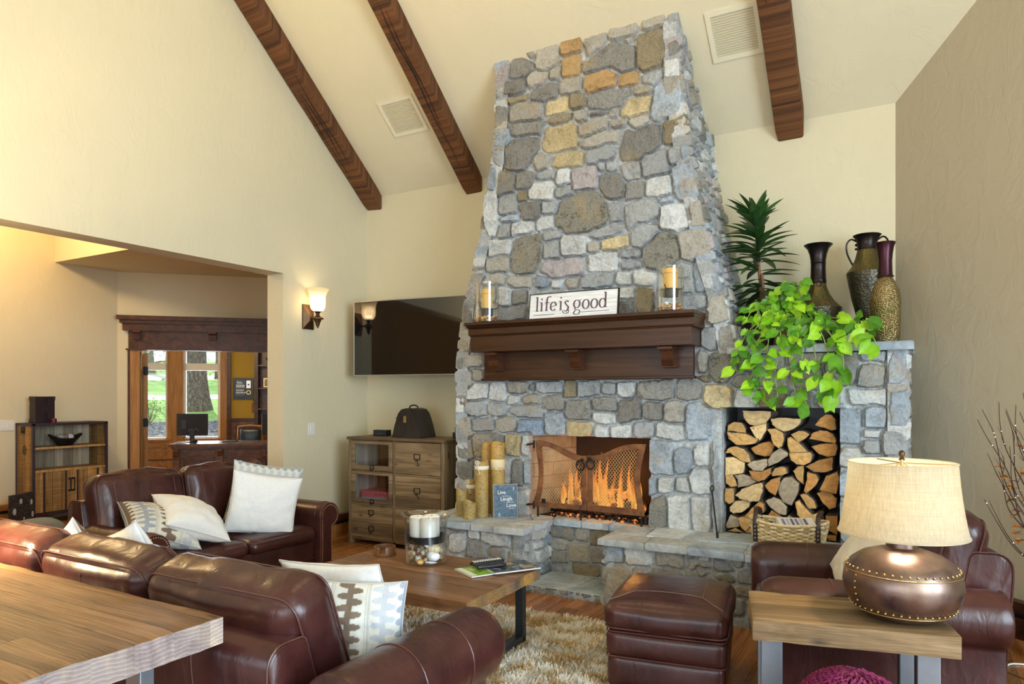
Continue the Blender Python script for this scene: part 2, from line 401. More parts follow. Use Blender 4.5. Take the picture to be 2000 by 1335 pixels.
window_wall('wall_window_side', [(YR, 0), (2.3, 0), (2.3, 7.3)], (-1.7, 2.1, .5, 3.9), lambda a, b, d: (XR + d, a, b), 'window_1', 4)
window_wall('wall_behind', [(XL - .2, 0), (XR, 0), (XR, 2.75)], (-4.4, 3.0, .4, 2.55), lambda a, b, d: (a, YR - d, b), 'window_2', 6)
mb = MB(); t = .12
mb.prism([(6.25, ceil_z(6.25)), (RID, ceil_z(RID)), (YR - .2, ceil_z(RID) - K * (RID - YR + .2)), (YR - .2, ceil_z(RID) - K * (RID - YR + .2) + t), (RID, ceil_z(RID) + t), (6.25, ceil_z(6.25) + t)], XL - .25, XR + .25, YZ)
struct('ceiling', mb, m_ceil, smooth=0)
# hand-hewn ceiling beams
def beam(x0, x1, label, drop=.155, y0=2.1):
    o = root('ceiling_beam', label, 'beam', ((x0 + x1) / 2, 5.99, 3.62)); mb = MB(); n = 60; rings = []
    y1 = 5.995; poly = rrect(x1 - x0, drop + .06, .018, 2, (x0 + x1) / 2, 0); k = len(poly)
    for i in range(n + 1):
        y = lerp(y0, y1, i / n); zc = ceil_z(y) - drop / 2 + .03
        w = fbm(np.array([[a * 9 + x0 * 5, y * 3.1, b * 9] for a, b in poly]), 5, 3) * .011
        cx = (x0 + x1) / 2; f = 1 if i < n else .93
        rings.append([(cx + (a - cx) * (1 + w[j] * 5) * f, y, zc + b * f + w[j]) for j, (a, b) in enumerate(poly)])
    mb.loft(rings); obj('timber', mb, m_beam, o, True, 35)
    mb = MB(); rg = random.Random(int(x0 * -100))
    for q in range(3):                                                   # long drying checks
        y = rg.uniform(3.5, 5.0); x = rg.uniform(x0 + .04, x1 - .04); pts = [(x + .012 * math.sin(j * 1.3 + q), y + j * .12, ceil_z(y + j * .12) - drop - .001) for j in range(8)]
        mb.tube(pts, [.001 + .0035 * math.sin(PI * j / 7) for j in range(8)], 5)
    obj('drying_crack', mb, m_black, o, True)
beam(-5.305, -5.09, 'rough dark ceiling beam running along the top of the opening wall')
beam(-3.98, -3.775, 'rough dark ceiling beam ending just left of the stone chimney')
beam(-.945, -.735, 'rough dark ceiling beam to the right of the chimney, over the vases')
def vent(x0, x1, ya, yb, label):
    o = root('air_vent', label, 'vent', ((x0 + x1) / 2, ya, ceil_z(ya))); d = Vector((0, 1, -K)).normalized(); nn = Vector((0, -K, -1)).normalized(); L = (yb - ya) * math.sqrt(1 + K * K)
    def fn(a, b, dd): p = Vector((x0 + a, ya, ceil_z(ya))) + d * b + nn * dd; return tuple(p)
    W = x1 - x0; w = .035; mb = MB()
    for q in ([(0, 0), (W, 0), (W, w), (0, w)], [(0, L - w), (W, L - w), (W, L), (0, L)], [(0, w), (w, w), (w, L - w), (0, L - w)], [(W - w, w), (W, w), (W, L - w), (W - w, L - w)]): mb.prism(q, -.002, .012, fn)
    obj('vent_frame', mb, m_vent, o, True, 0, bevel=.002)
    mb = MB(); n = 17
    for k in range(n):
        b = w + (L - 2 * w) * (k + .15) / n; h = (L - 2 * w) / n
        v = [fn(w, b, .010), fn(W - w, b, .010), fn(W - w, b + h * .78, .001), fn(w, b + h * .78, .001)]; v2 = [fn(w, b, .008), fn(W - w, b, .008), fn(W - w, b + h * .78, -.001), fn(w, b + h * .78, -.001)]
        mb.add(v + v2, [(0, 1, 2, 3), (7, 6, 5, 4), (0, 4, 5, 1), (1, 5, 6, 2), (2, 6, 7, 3), (3, 7, 4, 0)])
    obj('louvre', mb, m_vent, o, True, 0)
    mb = MB(); mb.prism([(w, w), (W - w, w), (W - w, L - w), (w, L - w)], -.003, -.001, fn); obj('duct_backing', mb, m_black, o, True, 0)
vent(-4.52, -4.095, 5.24, 5.525, 'cream louvred air vent between the two left ceiling beams')
vent(-1.338, -.955, 5.235, 5.53, 'cream louvred air vent between chimney top and right beam')
# baseboard heater covers (wood top rail, dark slot, lower board)
def heater(name, p0, p1, nrm, m_top, m_low, h=.23, d=.07):
    a = Vector(p0); b = Vector(p1); n = Vector(nrm).normalized(); dr = (b - a).normalized(); L = (b - a).length
    fn = lambda s, z, q: tuple(a + dr * s + n * q + Vector((0, 0, z)))
    o = struct(name, (lambda m: (m.prism([(0, 0), (L, 0), (L, h * .56), (0, h * .56)], .004, d - .012, fn), m)[1])(MB()), m_low, smooth=0)
    mb = MB(); mb.prism([(0, h * .72), (L, h * .72), (L, h), (0, h)], .004, d, fn); obj('top_rail', mb, m_top, o, False, 0, bevel=.004)
    mb = MB(); mb.prism([(0, h * .5), (L, h * .5), (L, h * .8), (0, h * .8)], .004, d * .45, fn); obj('heater_slot', mb, m_black, o, False, 0)
heater('baseboard_left', (XL, 4.80, 0), (XL, 5.99, 0), (1, 0, 0), m_dark, m_trimh)
heater('baseboard_right', tuple(RW0 + RWD * .75), tuple(RW0 + RWD * 5.2), (-1, -1, 0), m_mantel, m_mantel)
heater('baseboard_hall', (-9.1, -3, 0), (-9.1, 4.15, 0), (1, 0, 0), m_trimh, m_trimh)
def switch(y, z, x, label, w=.085, h=.12, gang=1):
    o = root('light_switch', label, 'switch', (x, y, z)); mb = MB(); W = w * gang
    mb.prism(rrect(W, h, .008, 3), 0, .006, lambda a, b, d: (x + d, y + a, z + b)); obj('cover_plate', mb, m_white, o, True, 40)
    for g in range(gang):
        mb = MB(); c = y + (g - (gang - 1) / 2) * .046; mb.prism([(c - .016, z - .033), (c + .016, z - .033), (c + .016, z + .033), (c - .016, z + .033)], .006, .010, lambda a, b, d: (x + d, a, b)); obj('rocker', mb, m_white, o, True, 0, bevel=.002)
switch(5.155, 1.15, XL, 'white light switch below the lit wall sconce')
switch(4.09, 1.143, -9.1, 'white light switch on hall wall beside the bookcase', gang=2)
# ---------------------------------------------------------------- hall and office beyond the opening
mb = MB(); mb.box(-9.3, YR, 0, -9.1, 5.6, 4.6); struct('wall_hall', mb, m_wall, smooth=0)
mb = MB(); mb.box(-9.3, YR - .2, 0, XL - .2, YR, 4.6); struct('wall_hall_end', mb, m_wall, smooth=0)
mb = MB(); mb.box(-9.3, YR - .2, 4.5, XL - .2, 9.3, 4.6); struct('ceiling_hall', mb, m_ceil, smooth=0)
mb = MB(); mb.prism([(-9.12, 4.63), (XL - .2, 4.63), (XL - .2, 9.2), (-5.6, 9.2), (-9.12, 5.45)], 3.122, 4.5, XY); struct('ceiling_soffit', mb, m_ceil, smooth=30, bevel=.012)
mb = MB(); mb.box(XL - .22, 6.2, 0, XL, 9.3, 4.5); struct('wall_hall_side', mb, m_wall, smooth=0)
OO = Vector((-9.1, 5.4, 0)); OD = Vector((1, 1, 0)).normalized(); OQ = Vector((-1, 1, 0)).normalized()
def of(d, z, q): p = OO + OD * d + OQ * q; return (p.x, p.y, z)
DL, DR_, DH = .27, 2.14, 2.09
mb = MB(); mb.prism([(-.05, 0), (DL, 0), (DL, DH), (DR_, DH), (DR_, 0), (5.2, 0), (5.2, 3.2), (-.05, 3.2)], 0, .15, of); struct('wall_office', mb, m_wall, smooth=0)
mb = MB()                                                                # door casing
mb.prism([(DL - .115, 0), (DL, 0), (DL, DH), (DL - .115, DH)], -.02, .17, of); mb.prism([(DR_, 0), (DR_ + .115, 0), (DR_ + .115, DH), (DR_, DH)], -.02, .17, of)
tr = struct('trim_1', mb, m_trim, smooth=0, bevel=.006)
mb = MB(); mb.prism([(DL - .14, 0), (DL - .115, 0), (DL - .115, DH), (DL - .14, DH)], -.028, 0, of); obj('casing_edge', mb, m_dark, tr, False, 0)
mb = MB()
for (a, b, z0, z1, q) in ((-.19, .20, 2.09, 2.11, .05), (-.16, .17, 2.11, 2.345, .035), (-.22, .23, 2.345, 2.44, .08), (-.25, .26, 2.44, 2.485, .11), (-.28, .29, 2.485, 2.54, .14)):
    mb.prism([(DL + a + .03, z0), (DR_ + b - .03, z0), (DR_ + b - .03, z1), (DL + a + .03, z1)], -q, 0, of)
hd = struct('trim_2', mb, m_dark, smooth=0, bevel=.005)
for d in (.25, 1.18, 2.11):
    mb = MB()
    mb.prism([(-.035, 2.345), (-.115, 2.345), (-.115, 2.32), (-.095, 2.30), (-.085, 2.25), (-.055, 2.235), (-.035, 2.235)], d - .045, d + .045, lambda a, b, q: of(q, b, a)); mb.prism([(-.035, 2.25), (-.10, 2.25), (-.10, 2.235), (-.035, 2.235)], d - .05, d + .05, lambda a, b, q: of(q, b, a))
    obj('bracket', mb, m_dark, hd, False, 0, bevel=.003)
# open office door seen on its edge
dr = root('office_door', 'open wooden office door seen edge-on with black hinges', 'door', of(.295, 0, .17))
dof = lambda a, b, q: of(.285 + a - .30 * q, b, .175 + .954 * q); mb = MB(); mb.prism([(0, .01), (.042, .01), (.042, 2.06), (0, 2.06)], 0, .85, dof); obj('door_slab', mb, m_trim, dr, True, 0, bevel=.004)
for z in (.3, 1.12, 1.82):
    mb = MB(); mb.prism([(.277, z - .055), (.334, z - .055), (.334, z + .055), (.277, z + .055)], .145, .172, of); mb.tube([of(.30, z - .06, .15), of(.30, z + .06, .15)], .011, 8); obj('hinge', mb, m_iron, dr, True, 30)
# office shell
QW = 3.7
m_gold = plaster('gold_wall_paint', (.52, .34, .06))
def olp(name, d0, d1, z0, z1, q0, q1, m, parent=None, bevel=0):
    mb = MB(); mb.prism([(d0, z0), (d1, z0), (d1, z1), (d0, z1)], q0, q1, of)
    return obj(name, mb, m, parent, parent is not None, 0, bevel=bevel) if parent is not None else struct(name, mb, m, smooth=0, bevel=bevel)
olp('floor_office', -2.2, 4.5, -.1, 0.004, .1, QW + .15, m_floor)
olp('ceiling_office', -2.2, 4.5, 2.75, 2.9, .1, QW + .4, m_ceil)
olp('wall_office_left', -2.2, -2.05, 0, 2.8, .15, QW, m_gold)
olp('wall_office_right', 4.3, 4.45, 0, 2.8, .15, QW, m_gold)
# window wall of the office: two windows between wood posts, gold wall, panelling
mb = MB()
for (a, b, z0, z1) in ((-2.2, -1.0, 0, 2.8), (-1.0, .82, 0, .66), (-1.0, .82, 2.45, 2.8), (.95, 4.4, 1.0, 2.8)): mb.prism([(a, z0), (b, z0), (b, z1), (a, z1)], QW, QW + .15, of)
struct('wall_office_back', mb, m_gold, smooth=0)
def office_window(n, d0, d1):
    o = olp('window_%d' % n, d0, d0 + .055, .69, 2.45, QW + .02, QW + .09, m_white)
    for nm, a, b, z0, z1 in (('jamb', d1 - .055, d1, .69, 2.45), ('bottom_rail', d0, d1, .66, .715), ('top_rail', d0, d1, 2.40, 2.45), ('transom_bar', d0, d1, 1.945, 2.075)):
        mb = MB(); mb.prism([(a, z0), (b, z0), (b, z1), (a, z1)], QW + .02, QW + .09, of); obj(nm, mb, m_white, o, False, 0, bevel=.004)
    mb = MB(); mb.prism([(d0 + .05, .71), (d1 - .05, .71), (d1 - .05, 1.95), (d0 + .05, 1.95)], QW + .05, QW + .054, of); mb.prism([(d0 + .05, 2.07), (d1 - .05, 2.07), (d1 - .05, 2.41), (d0 + .05, 2.41)], QW + .05, QW + .054, of)
    obj('pane', mb, m_wglass, o, False, 0)
    mb = MB(); mb.prism([(d0 - .05, .645), (d1 + .05, .645), (d1 + .05, .688), (d0 + .05 - .1, .688)], QW - .06, QW + .03, of); obj('sill', mb, m_trimh, o, False, 0, bevel=.005)
office_window(3, -1.0, -.10); office_window(4, .135, .79)
olp('trim_3', -.115, .145, .0, 2.75, QW - .04, QW + .13, m_trim, bevel=.006)
olp('trim_4', .785, .90, .0, 2.75, QW - .05, QW + .13, m_trim, bevel=.006)
olp('trim_5', .90, .97, .0, 2.75, QW - .07, QW + .05, m_dark)
o = olp('trim_6', -1.2, .9, .02, .64, QW - .03, QW, m_trimh)
for z in (.46, .54, .30, .12): 
    mb = MB(); mb.prism([(-1.2, z), (.9, z), (.9, z + .022), (-1.2, z + .022)], QW - .045, QW - .028, of); obj('panel_moulding', mb, m_dark if z < .4 else m_trimh, o, False, 0, bevel=.006)
olp('trim_7', .97, 4.3, .02, 1.0, QW - .03, QW, m_desk)
olp('trim_8', .97, 1.42, 1.0, 1.055, QW - .06, QW, m_dark, bevel=.004)
mb = MB(); mb.prism([(1.05, .45), (1.35, .45), (1.35, .9), (1.05, .9)], QW - .045, QW - .025, of); struct('trim_9', mb, m_dark, smooth=0, bevel=.008)
# bookshelf at the right edge of the office view
bs = root('office_bookcase', 'dark wooden bookcase on the gold office wall, cut by the opening', 'bookcase', of(1.9, 0, QW - .2))
for nm, d0, d1, z0, z1, q0, q1 in (('side_post', 1.41, 1.475, 0, 2.7, -.38, -.02), ('side_post', 2.55, 2.61, 0, 2.7, -.38, -.02), ('back_panel', 1.475, 2.55, 0, 2.7, -.06, -.04), ('base_cabinet', 1.475, 2.55, 0, .95, -.37, -.06)): olp(nm, d0, d1, z0, z1, QW + q0, QW + q1, m_dark if 'post' in nm else m_desk, bs, .004)
for z in (1.22, 1.60, 2.02, 2.4): olp('shelf', 1.475, 2.55, z, z + .025, QW - .34, QW - .06, m_desk, bs, .003)
def small(name, label, cat, d, z, q, fn, grp=None):
    r = root(name, label, cat, of(d, z, q), 0, grp); fn(r); return r
def _frame_small(r):
    mb = MB(); mb.prism(rrect(.12, .17, .004, 2, 1.62, 1.72), QW - .26, QW - .24, of); obj('frame', mb, m_brass, r, True, 30)
    mb = MB(); mb.prism(rrect(.085, .13, .004, 2, 1.62, 1.72), QW - .264, QW - .26, of); obj('photo_print', mb, plain('photo_print', (.35, .3, .22), .4, var=.6, sc=30), r, True, 30)
small('framed_photo', 'small gilt picture frame on the office bookcase shelf', 'frame', 1.62, 1.63, QW - .25, _frame_small)
def _orn(r):
    mb = MB(); p = of(1.66, 2.06, QW - .2); mb.lathe([(.03, 0), (.05, .02), (.02, .05), (.055, .1), (.06, .13), (.02, .17), (.035, .19), (0, .19)], 14, (p[0], p[1], 2.047)); obj('body', mb, m_brass, r, True, 40)
small('brass_ornament', 'brass ornament on the upper shelf of the office bookcase', 'ornament', 1.66, 2.045, QW - .2, _orn)
# award plaque
pq = root('award_plaque', 'black framed award plaque with blue print on the gold office wall', 'plaque', of(1.185, 1.6, QW - .02))
olp('frame', 1.005, 1.365, 1.41, 1.81, QW - .035, QW - .003, m_black, pq, .005)
m_blue = plain('print_blue', (.07, .15, .30), .5); m_txt = plain('print_white', (.8, .8, .78), .5)
olp('print', 1.05, 1.21, 1.475, 1.765, QW - .038, QW - .034, m_blue, pq)
olp('metal_plate', 1.24, 1.315, 1.62, 1.76, QW - .038, QW - .034, plain('plate_silver', (.6, .6, .58), .3, .7), pq)
mb = MB(); p = of(1.278, 1.54, QW - .036); mb.prism(arc(1.278, 1.54, .042, 0, 340, 18), QW - .04, QW - .034, of); obj('seal', mb, m_brass, pq, True, 30)
mb = MB(); mb.prism(arc(1.278, 1.54, .028, 0, 340, 18), QW - .042, QW - .04, of); obj('seal_centre', mb, m_black, pq, True, 30)
mb = MB(); mb.prism([(1.262, 1.67), (1.293, 1.67), (1.293, 1.70), (1.262, 1.70)], QW - .040, QW - .038, of); obj('plate_mark', mb, m_black, pq, True, 0)
def otext(s, d, z, size, q, par, m, bold=.002, nm='lettering'):
    t = text_mb(s, size, .0008, None, 'LEFT', bold); t.v = [of(d + p[0], z + p[1], q - p[2]) for p in t.v]; return obj(nm, t, m, par, True, 0)
otext('Inc.', 1.075, 1.705, .07, QW - .040, pq, m_txt, .003); otext('5000', 1.06, 1.632, .075, QW - .040, pq, m_txt, .004); otext('FASTEST', 1.058, 1.565, .036, QW - .040, pq, m_txt); otext('GROWING', 1.056, 1.523, .034, QW - .040, pq, m_txt)
tg = root('hanging_tag', 'small brown tag hanging below the award plaque', 'tag', of(1.366, 1.25, QW - .02))
olp('card', 1.335, 1.397, 1.165, 1.34, QW - .02, QW - .004, plain('tag_brown', (.25, .09, .04), .6, var=.5, sc=40), tg, .003)
mb = MB(); mb.tube([of(1.366, 1.34, QW - .012), of(1.366, 1.44, QW - .012)], .004, 6); obj('cord', mb, m_iron, tg, True)
# desk
dk = root('office_desk', 'dark panelled executive desk with carved pilasters in the office', 'desk', of(1.4, 0, 1.7))
D0, D1 = .42, 2.45
olp('desktop', D0 - .05, D1 + .05, .705, .745, 1.27, 2.02, m_desk, dk, .008); olp('leather_inlay', D0 + .02, D1, .744, .748, 1.36, 1.95, plain('desk_inlay', (.10, .10, .11), .25), dk)
olp('top_moulding', D0 - .02, D1 + .02, .67, .705, 1.30, 1.98, m_desk, dk, .01)
olp('front_panel', D0 + .03, D1 - .03, .08, .67, 1.36, 1.40, m_desk, dk); olp('plinth', D0, D1, .0, .08, 1.33, 1.95, m_desk, dk, .006); olp('side_panel', D0, D0 + .04, .08, .67, 1.36, 1.95, m_desk, dk); olp('side_panel', D1 - .04, D1, .08, .67, 1.36, 1.95, m_desk, dk)
for d in (D0 + .0, D0 + .62, D0 + 1.36, D1 - .09): olp('pilaster', d, d + .09, .08, .67, 1.325, 1.37, m_desk, dk, .008)
for d in (D0 + .0, D0 + .62, D0 + 1.36, D1 - .09):
    mb = MB(); mb.prism([(-.0, .66), (-.05, .66), (-.05, .63), (-.03, .60), (-.022, .56), (0, .55)], d + .01, d + .08, lambda a, b, q: of(q, b, 1.325 + a)); obj('corbel', mb, m_desk, dk, True, 0, bevel=.004)
for a, b in ((D0 + .12, D0 + .59), (D0 + .74, D0 + 1.33), (D0 + 1.48, D1 - .12)):
    olp('drawer_front', a, b, .575, .645, 1.345, 1.37, m_desk, dk, .008)
    mb = MB()
    for w, q0, q1 in ((0, 1.335, 1.36), (.07, 1.345, 1.36)):
        for k in range(4):
            x0, x1, z0, z1 = a + w, b - w, .13 + w, .53 - w; s = .028
            qd = [(x0, z0, x1, z0 + s), (x0, z1 - s, x1, z1), (x0, z0, x0 + s, z1), (x1 - s, z0, x1, z1)][k]; mb.prism([(qd[0], qd[1]), (qd[2], qd[1]), (qd[2], qd[3]), (qd[0], qd[3])], q0, q1, of)
    obj('panel_moulding', mb, m_desk, dk, True, 0, bevel=.006)
def monitor(label, d, z, q, w, h, rz, parts=True):
    r = root('computer_monitor', label, 'monitor', of(d, .748, q), rz); mb = MB()
    mb.prism(rrect(w, h, .012, 3, 0, z - .748 + h / 2), -.03, .0, lambda a, b, dd: (a, dd, b)); obj('back_shell', mb, m_black, r, smooth=30, bevel=.004)
    mb = MB(); mb.prism([(-w / 2 + .015, z - .748 + .03), (w / 2 - .015, z - .748 + .03), (w / 2 - .015, z - .748 + h - .015), (-w / 2 + .015, z - .748 + h - .015)], .0, .003, lambda a, b, dd: (a, dd, b)); obj('screen', mb, m_black, r, smooth=0)
    mb = MB(); mb.box(-.035, -.045, .01, .035, -.02, .2); obj('neck', mb, m_dsteel, r, smooth=0, bevel=.004)
    mb = MB(); mb.lathe([(.11, .001), (.115, .006), (.10, .012), (0, .014)], 28, (0, -.03, 0), sq=.75); obj('base', mb, m_black, r, smooth=30)
    if parts:
        mb = MB(); mb.box(-.16, -.042, z - .748 + .10, -.085, -.029, z - .748 + .24); obj('connector_cover', mb, m_dsteel, r, smooth=0, bevel=.004)
        mb = MB()
        for k in range(7): mb.box(-.06 + k * .024, -.037, z - .748 + .075 + .012 * (k % 3), -.045 + k * .024, -.029, z - .748 + .083 + .012 * (k % 3))
        obj('port', mb, m_steel, r, smooth=0)
        mb = MB(); mb.tube(spline([(-.06, -.04, z - .748 + .08), (-.09, -.07, .12), (-.11, -.08, .03), (-.10, .05, .006)], 6), .004, 6); obj('cable', mb, m_black, r)
    return r
monitor('black flat monitor seen from behind on the office desk', .64, .855, 1.68, .46, .345, rad(38))
monitor('second dark monitor at the right end of the office desk', 1.90, .845, 1.70, .46, .35, rad(52), False)
r = root('desk_speaker', 'small round black speaker ball beside the desk monitor', 'speaker', of(.70, .748, 1.5)); p = of(.70, .748, 1.5)
mb = MB(); mb.lathe([(.022, 0), (.036, .01), (.042, .03), (.034, .052), (.015, .062), (0, .063)], 16, p); obj('body', mb, m_black, r, True)
def flat(name, label, cat, d0, d1, q0, q1, m, h=.012):
    r = root(name, label, cat, of((d0 + d1) / 2, .748, (q0 + q1) / 2)); olp('body', d0, d1, .7485, .7485 + h, q0, q1, m, r, .002); return r
flat('paper_sheet', 'white paper sheet lying on the office desk by the monitor', 'paper', .92, 1.06, 1.45, 1.65, m_txt, .002)
flat('notebook', 'dark closed notebook lying near the desk centre', 'notebook', 1.10, 1.30, 1.5, 1.75, m_black, .018)
# office chair behind the desk
ch = root('office_chair', 'wood framed office chair with blue-black leather back behind the desk', 'chair', of(1.42, 0, 2.52), rad(45))
def L(fn): m = MB(); fn(m); return m
mlb = leather('blue_black_leather', (.02, .03, .045), (.035, .05, .07), .3)
mb = MB(); mb.soft((.33, .07, .42), .035, (0, .02, 0), 8, M=Matrix.Translation((0, -.0, .70))); obj('back_pad', mb, mlb, ch)
mb = MB()
for s in (-1, 1): mb.tube([(s * .20, .02, .46), (s * .205, 0, .7), (s * .19, -.02, .955)], .018, 8)
mb.tube([(-.20, -.02, .945), (0, -.02, .965), (.20, -.02, .945)], .022, 8); obj('back_frame', mb, m_trimh, ch)
mb = MB(); mb.soft((.5, .48, .1), .04, (0, 0, .015), 8, M=Matrix.Translation((0, -.22, .46))); obj('seat', mb, mlb, ch)
mb = MB(); mb.lathe([(.03, .08), (.03, .41)], 12, (0, -.22, 0)); obj('column', mb, m_iron, ch)
for k in range(5):
    mb = MB(); a = k * 2 * PI / 5; mb.tube([(0, -.22, .1), (.27 * math.cos(a), -.22 + .27 * math.sin(a), .06)], [.03, .018], 8); mb.sphere((.27 * math.cos(a), -.22 + .27 * math.sin(a), .03), .03, 10); obj('leg', mb, m_desk, ch)
# ---------------------------------------------------------------- outside the office windows
def gz(q):
    return float(np.interp(q, [3.9, 4.3, 6.8, 9.7, 10.7, 11.7, 20.4, 26, 50], [.25, .48, .97, 1.29, 1.38, 1.47, 2.05, 2.45, 4.0]))
def ground(name, q0, q1, mat, amp=.03, kind='structure', dz=0, nd=60, nq=24, label=None, cat=None):
    d = np.linspace(-16, 16, nd); q = np.linspace(q0, q1, nq); P = np.array([[a, b, 0] for b in q for a in d]); w = fbm(P * 1.3, 3, 4) * amp
    mb = MB(); mb.add([of(P[i, 0], gz(P[i, 1]) + w[i] + dz, P[i, 1]) for i in range(len(P))], [(j * nd + i, j * nd + i + 1, (j + 1) * nd + i + 1, (j + 1) * nd + i) for j in range(nq - 1) for i in range(nd - 1)])
    o = obj(name, mb, mat, smooth=180); o['kind'] = kind
    if label: tag(o, label, cat, kind=kind)
    return o
m_grav = MT('blue_gravel', (.2, .22, .26), .9); _v = m_grav.co(); _d = m_grav.voro(_v, 22); m_grav.base(m_grav.mix(m_grav.ramp(m_grav.voro(_v, 22, 'F1', 1), [(0, (.07, .08, .10)), (1, (.34, .37, .43))]), (.02, .02, .03), m_grav.ramp(_d, [(.45, 0.0), (.75, 1.0)]))).bump(_d, .8, .03); m_grav = m_grav.m
m_grass = MT('spring_grass', (.2, .4, .08), .9); _n = m_grass.noise(m_grass.co(), 6, 6, .7); m_grass.base(m_grass.ramp(_n, [(.3, (.11, .25, .03)), (.55, (.25, .46, .09)), (.75, (.40, .56, .19))])).bump(_n, .6, .05); m_grass = m_grass.m
m_path = plain('pale_concrete', (.62, .60, .56), .9, var=.15, sc=4)
ground('gravel_bed', 3.86, 6.54, m_grav, .03, 'stuff', label='blue-grey gravel bed sloping up outside the office windows', cat='gravel')
ground('lawn', 6.55, 10.6, m_grass, .03, 'stuff', label='green lawn between gravel bed and pale path outside', cat='lawn')
ground('garden_path', 10.55, 11.8, m_path, .01)
ground('upper_lawn', 11.75, 21, m_grass, .04, 'stuff', label='sunlit upper lawn beyond the pale path', cat='lawn')
ground('driveway', 20.9, 26, m_path, .02)
ground('far_bank', 25.9, 60, m_grass, .3, 'stuff', label='pale green bank beyond the driveway', cat='lawn')
m_bark = MT('pine_bark', (.12, .1, .085), .95); _v = m_bark.co((1, 1, .32)); _d = m_bark.voro(_v, 16, 'DISTANCE_TO_EDGE'); _n = m_bark.noise(_v, 24, 6, .7)
m_bark.base(m_bark.mix(m_bark.ramp(_n, [(.35, (.05, .042, .038)), (.55, (.16, .135, .115)), (.72, (.42, .36, .30))]), (.015, .012, .01), m_bark.ramp(_d, [(.0, 1.0), (.09, 0.0)]))).bump(_d, .9, .05).bump(_n, .5, .02); m_bark = m_bark.m
m_leaf = vcol('foliage', .6, .3, 20)
def tree(label, d, q, r, h, crown, cols, seed, nb=7):
    z = gz(q) - .1; o = root('garden_tree', label, 'tree', of(d, z, q)); x, y, _ = of(d, 0, q); rg = random.Random(seed); mb = MB(); n = 22; rings = []
    for i in range(15):
        t = i / 14; rr = r * (1 + .45 * max(0, .12 - t) / .12) * (1 - .5 * t)
        rings.append([(x + .04 * math.sin(t * 5 + seed) + math.cos(2 * PI * k / n) * rr * (1 + .06 * math.sin(k * 3.1 + i)), y + math.sin(2 * PI * k / n) * rr * (1 + .06 * math.cos(k * 2.3 + i)), z + t * h) for k in range(n)])
    mb.loft(rings); obj('trunk', mb, m_bark, o, True, 60)
    br = MB(); lf = MB()
    for k in range(nb):
        a = rg.uniform(0, 2 * PI); zz = z + h * rg.uniform(crown[0], .98); L = crown[2] * rg.uniform(.6, 1.1); e = Vector((x + L * math.cos(a), y + L * math.sin(a), zz + L * rg.uniform(.1, .5)))
        br.tube(spline([(x, y, zz - .2), ((x + e.x) / 2, (y + e.y) / 2, zz + .1), e], 5), [.05 * (1 - i / 12) * max(1, r * 3) for i in range(11)], 6)
        for j in range(crown[3]):
            c = e + Vector((rg.gauss(0, 1), rg.gauss(0, 1), rg.gauss(0, .7))) * L * .45; s = rg.uniform(.06, .14) * crown[1]
            u = Vector((rg.gauss(0, 1), rg.gauss(0, 1), rg.gauss(0, 1))).normalized() * s; w = u.cross(Vector((rg.gauss(0, 1), rg.gauss(0, 1), rg.gauss(0, 1))).normalized()) * .6
            lf.add([c - u, c + w, c + u, c - w], [(0, 1, 2, 3)], 0, None, rg.choice(cols))
    obj('branches', br, m_bark, o, True); obj('foliage', lf, m_leaf, o, True, 0)
tree('thick pine trunk close behind the right office window', -.35, 8.17, .27, 6.5, (.75, 1.2, 1.6, 120), [(.05, .12, .03), (.08, .17, .05)], 3)
tree('young light green tree on the lawn behind left office window', -2.1, 10.6, .05, 3.4, (.22, .6, 1.0, 90), [(.28, .48, .06), (.42, .58, .10), (.20, .38, .05)], 4, 9)
tree('dark conifer at the top of the left office window', -5.7, 27.5, .28, 9, (.12, 1.4, 2.4, 160), [(.03, .06, .02), (.05, .09, .03)], 6, 12)
tree('distant leafy tree seen right of the thick pine trunk', -1.7, 22, .14, 7, (.2, 1.2, 2.0, 130), [(.38, .48, .16), (.52, .55, .25), (.30, .42, .12)], 8, 12)
tree('bare budding sapling seen just right of the pine trunk', .05, 9.9, .035, 3.6, (.18, .4, .6, 26), [(.5, .45, .22), (.6, .42, .25)], 11, 12)
sb = root('garden_shrub', 'small bright green shrub at the edge of the gravel bed', 'shrub', of(-1.0, gz(6.4), 6.4)); mb = MB(); st = MB(); rg = random.Random(5); c0 = Vector(of(-1.0, gz(6.4) - .05, 6.4))
for k in range(26):
    a = rg.uniform(0, 2 * PI); e = c0 + Vector((math.cos(a) * rg.uniform(.05, .3), math.sin(a) * rg.uniform(.05, .3), rg.uniform(.15, .55))); st.tube([c0, (c0 + e) / 2 + Vector((0, 0, .04)), e], .005, 4)
    for j in range(12):
        c = e + Vector((rg.gauss(0, .05), rg.gauss(0, .05), rg.gauss(0, .06))); u = Vector((rg.gauss(0, 1), rg.gauss(0, 1), rg.gauss(0, 1))).normalized() * .035; w = u.cross(Vector((0, .3, 1))) * .5
        mb.add([c - u, c + w, c + u, c - w], [(0, 1, 2, 3)], 0, None, rg.choice([(.30, .55, .06), (.42, .65, .10), (.2, .42, .04)]))
obj('stems', st, m_bark, sb, True); obj('foliage', mb, m_leaf, sb, True, 0)
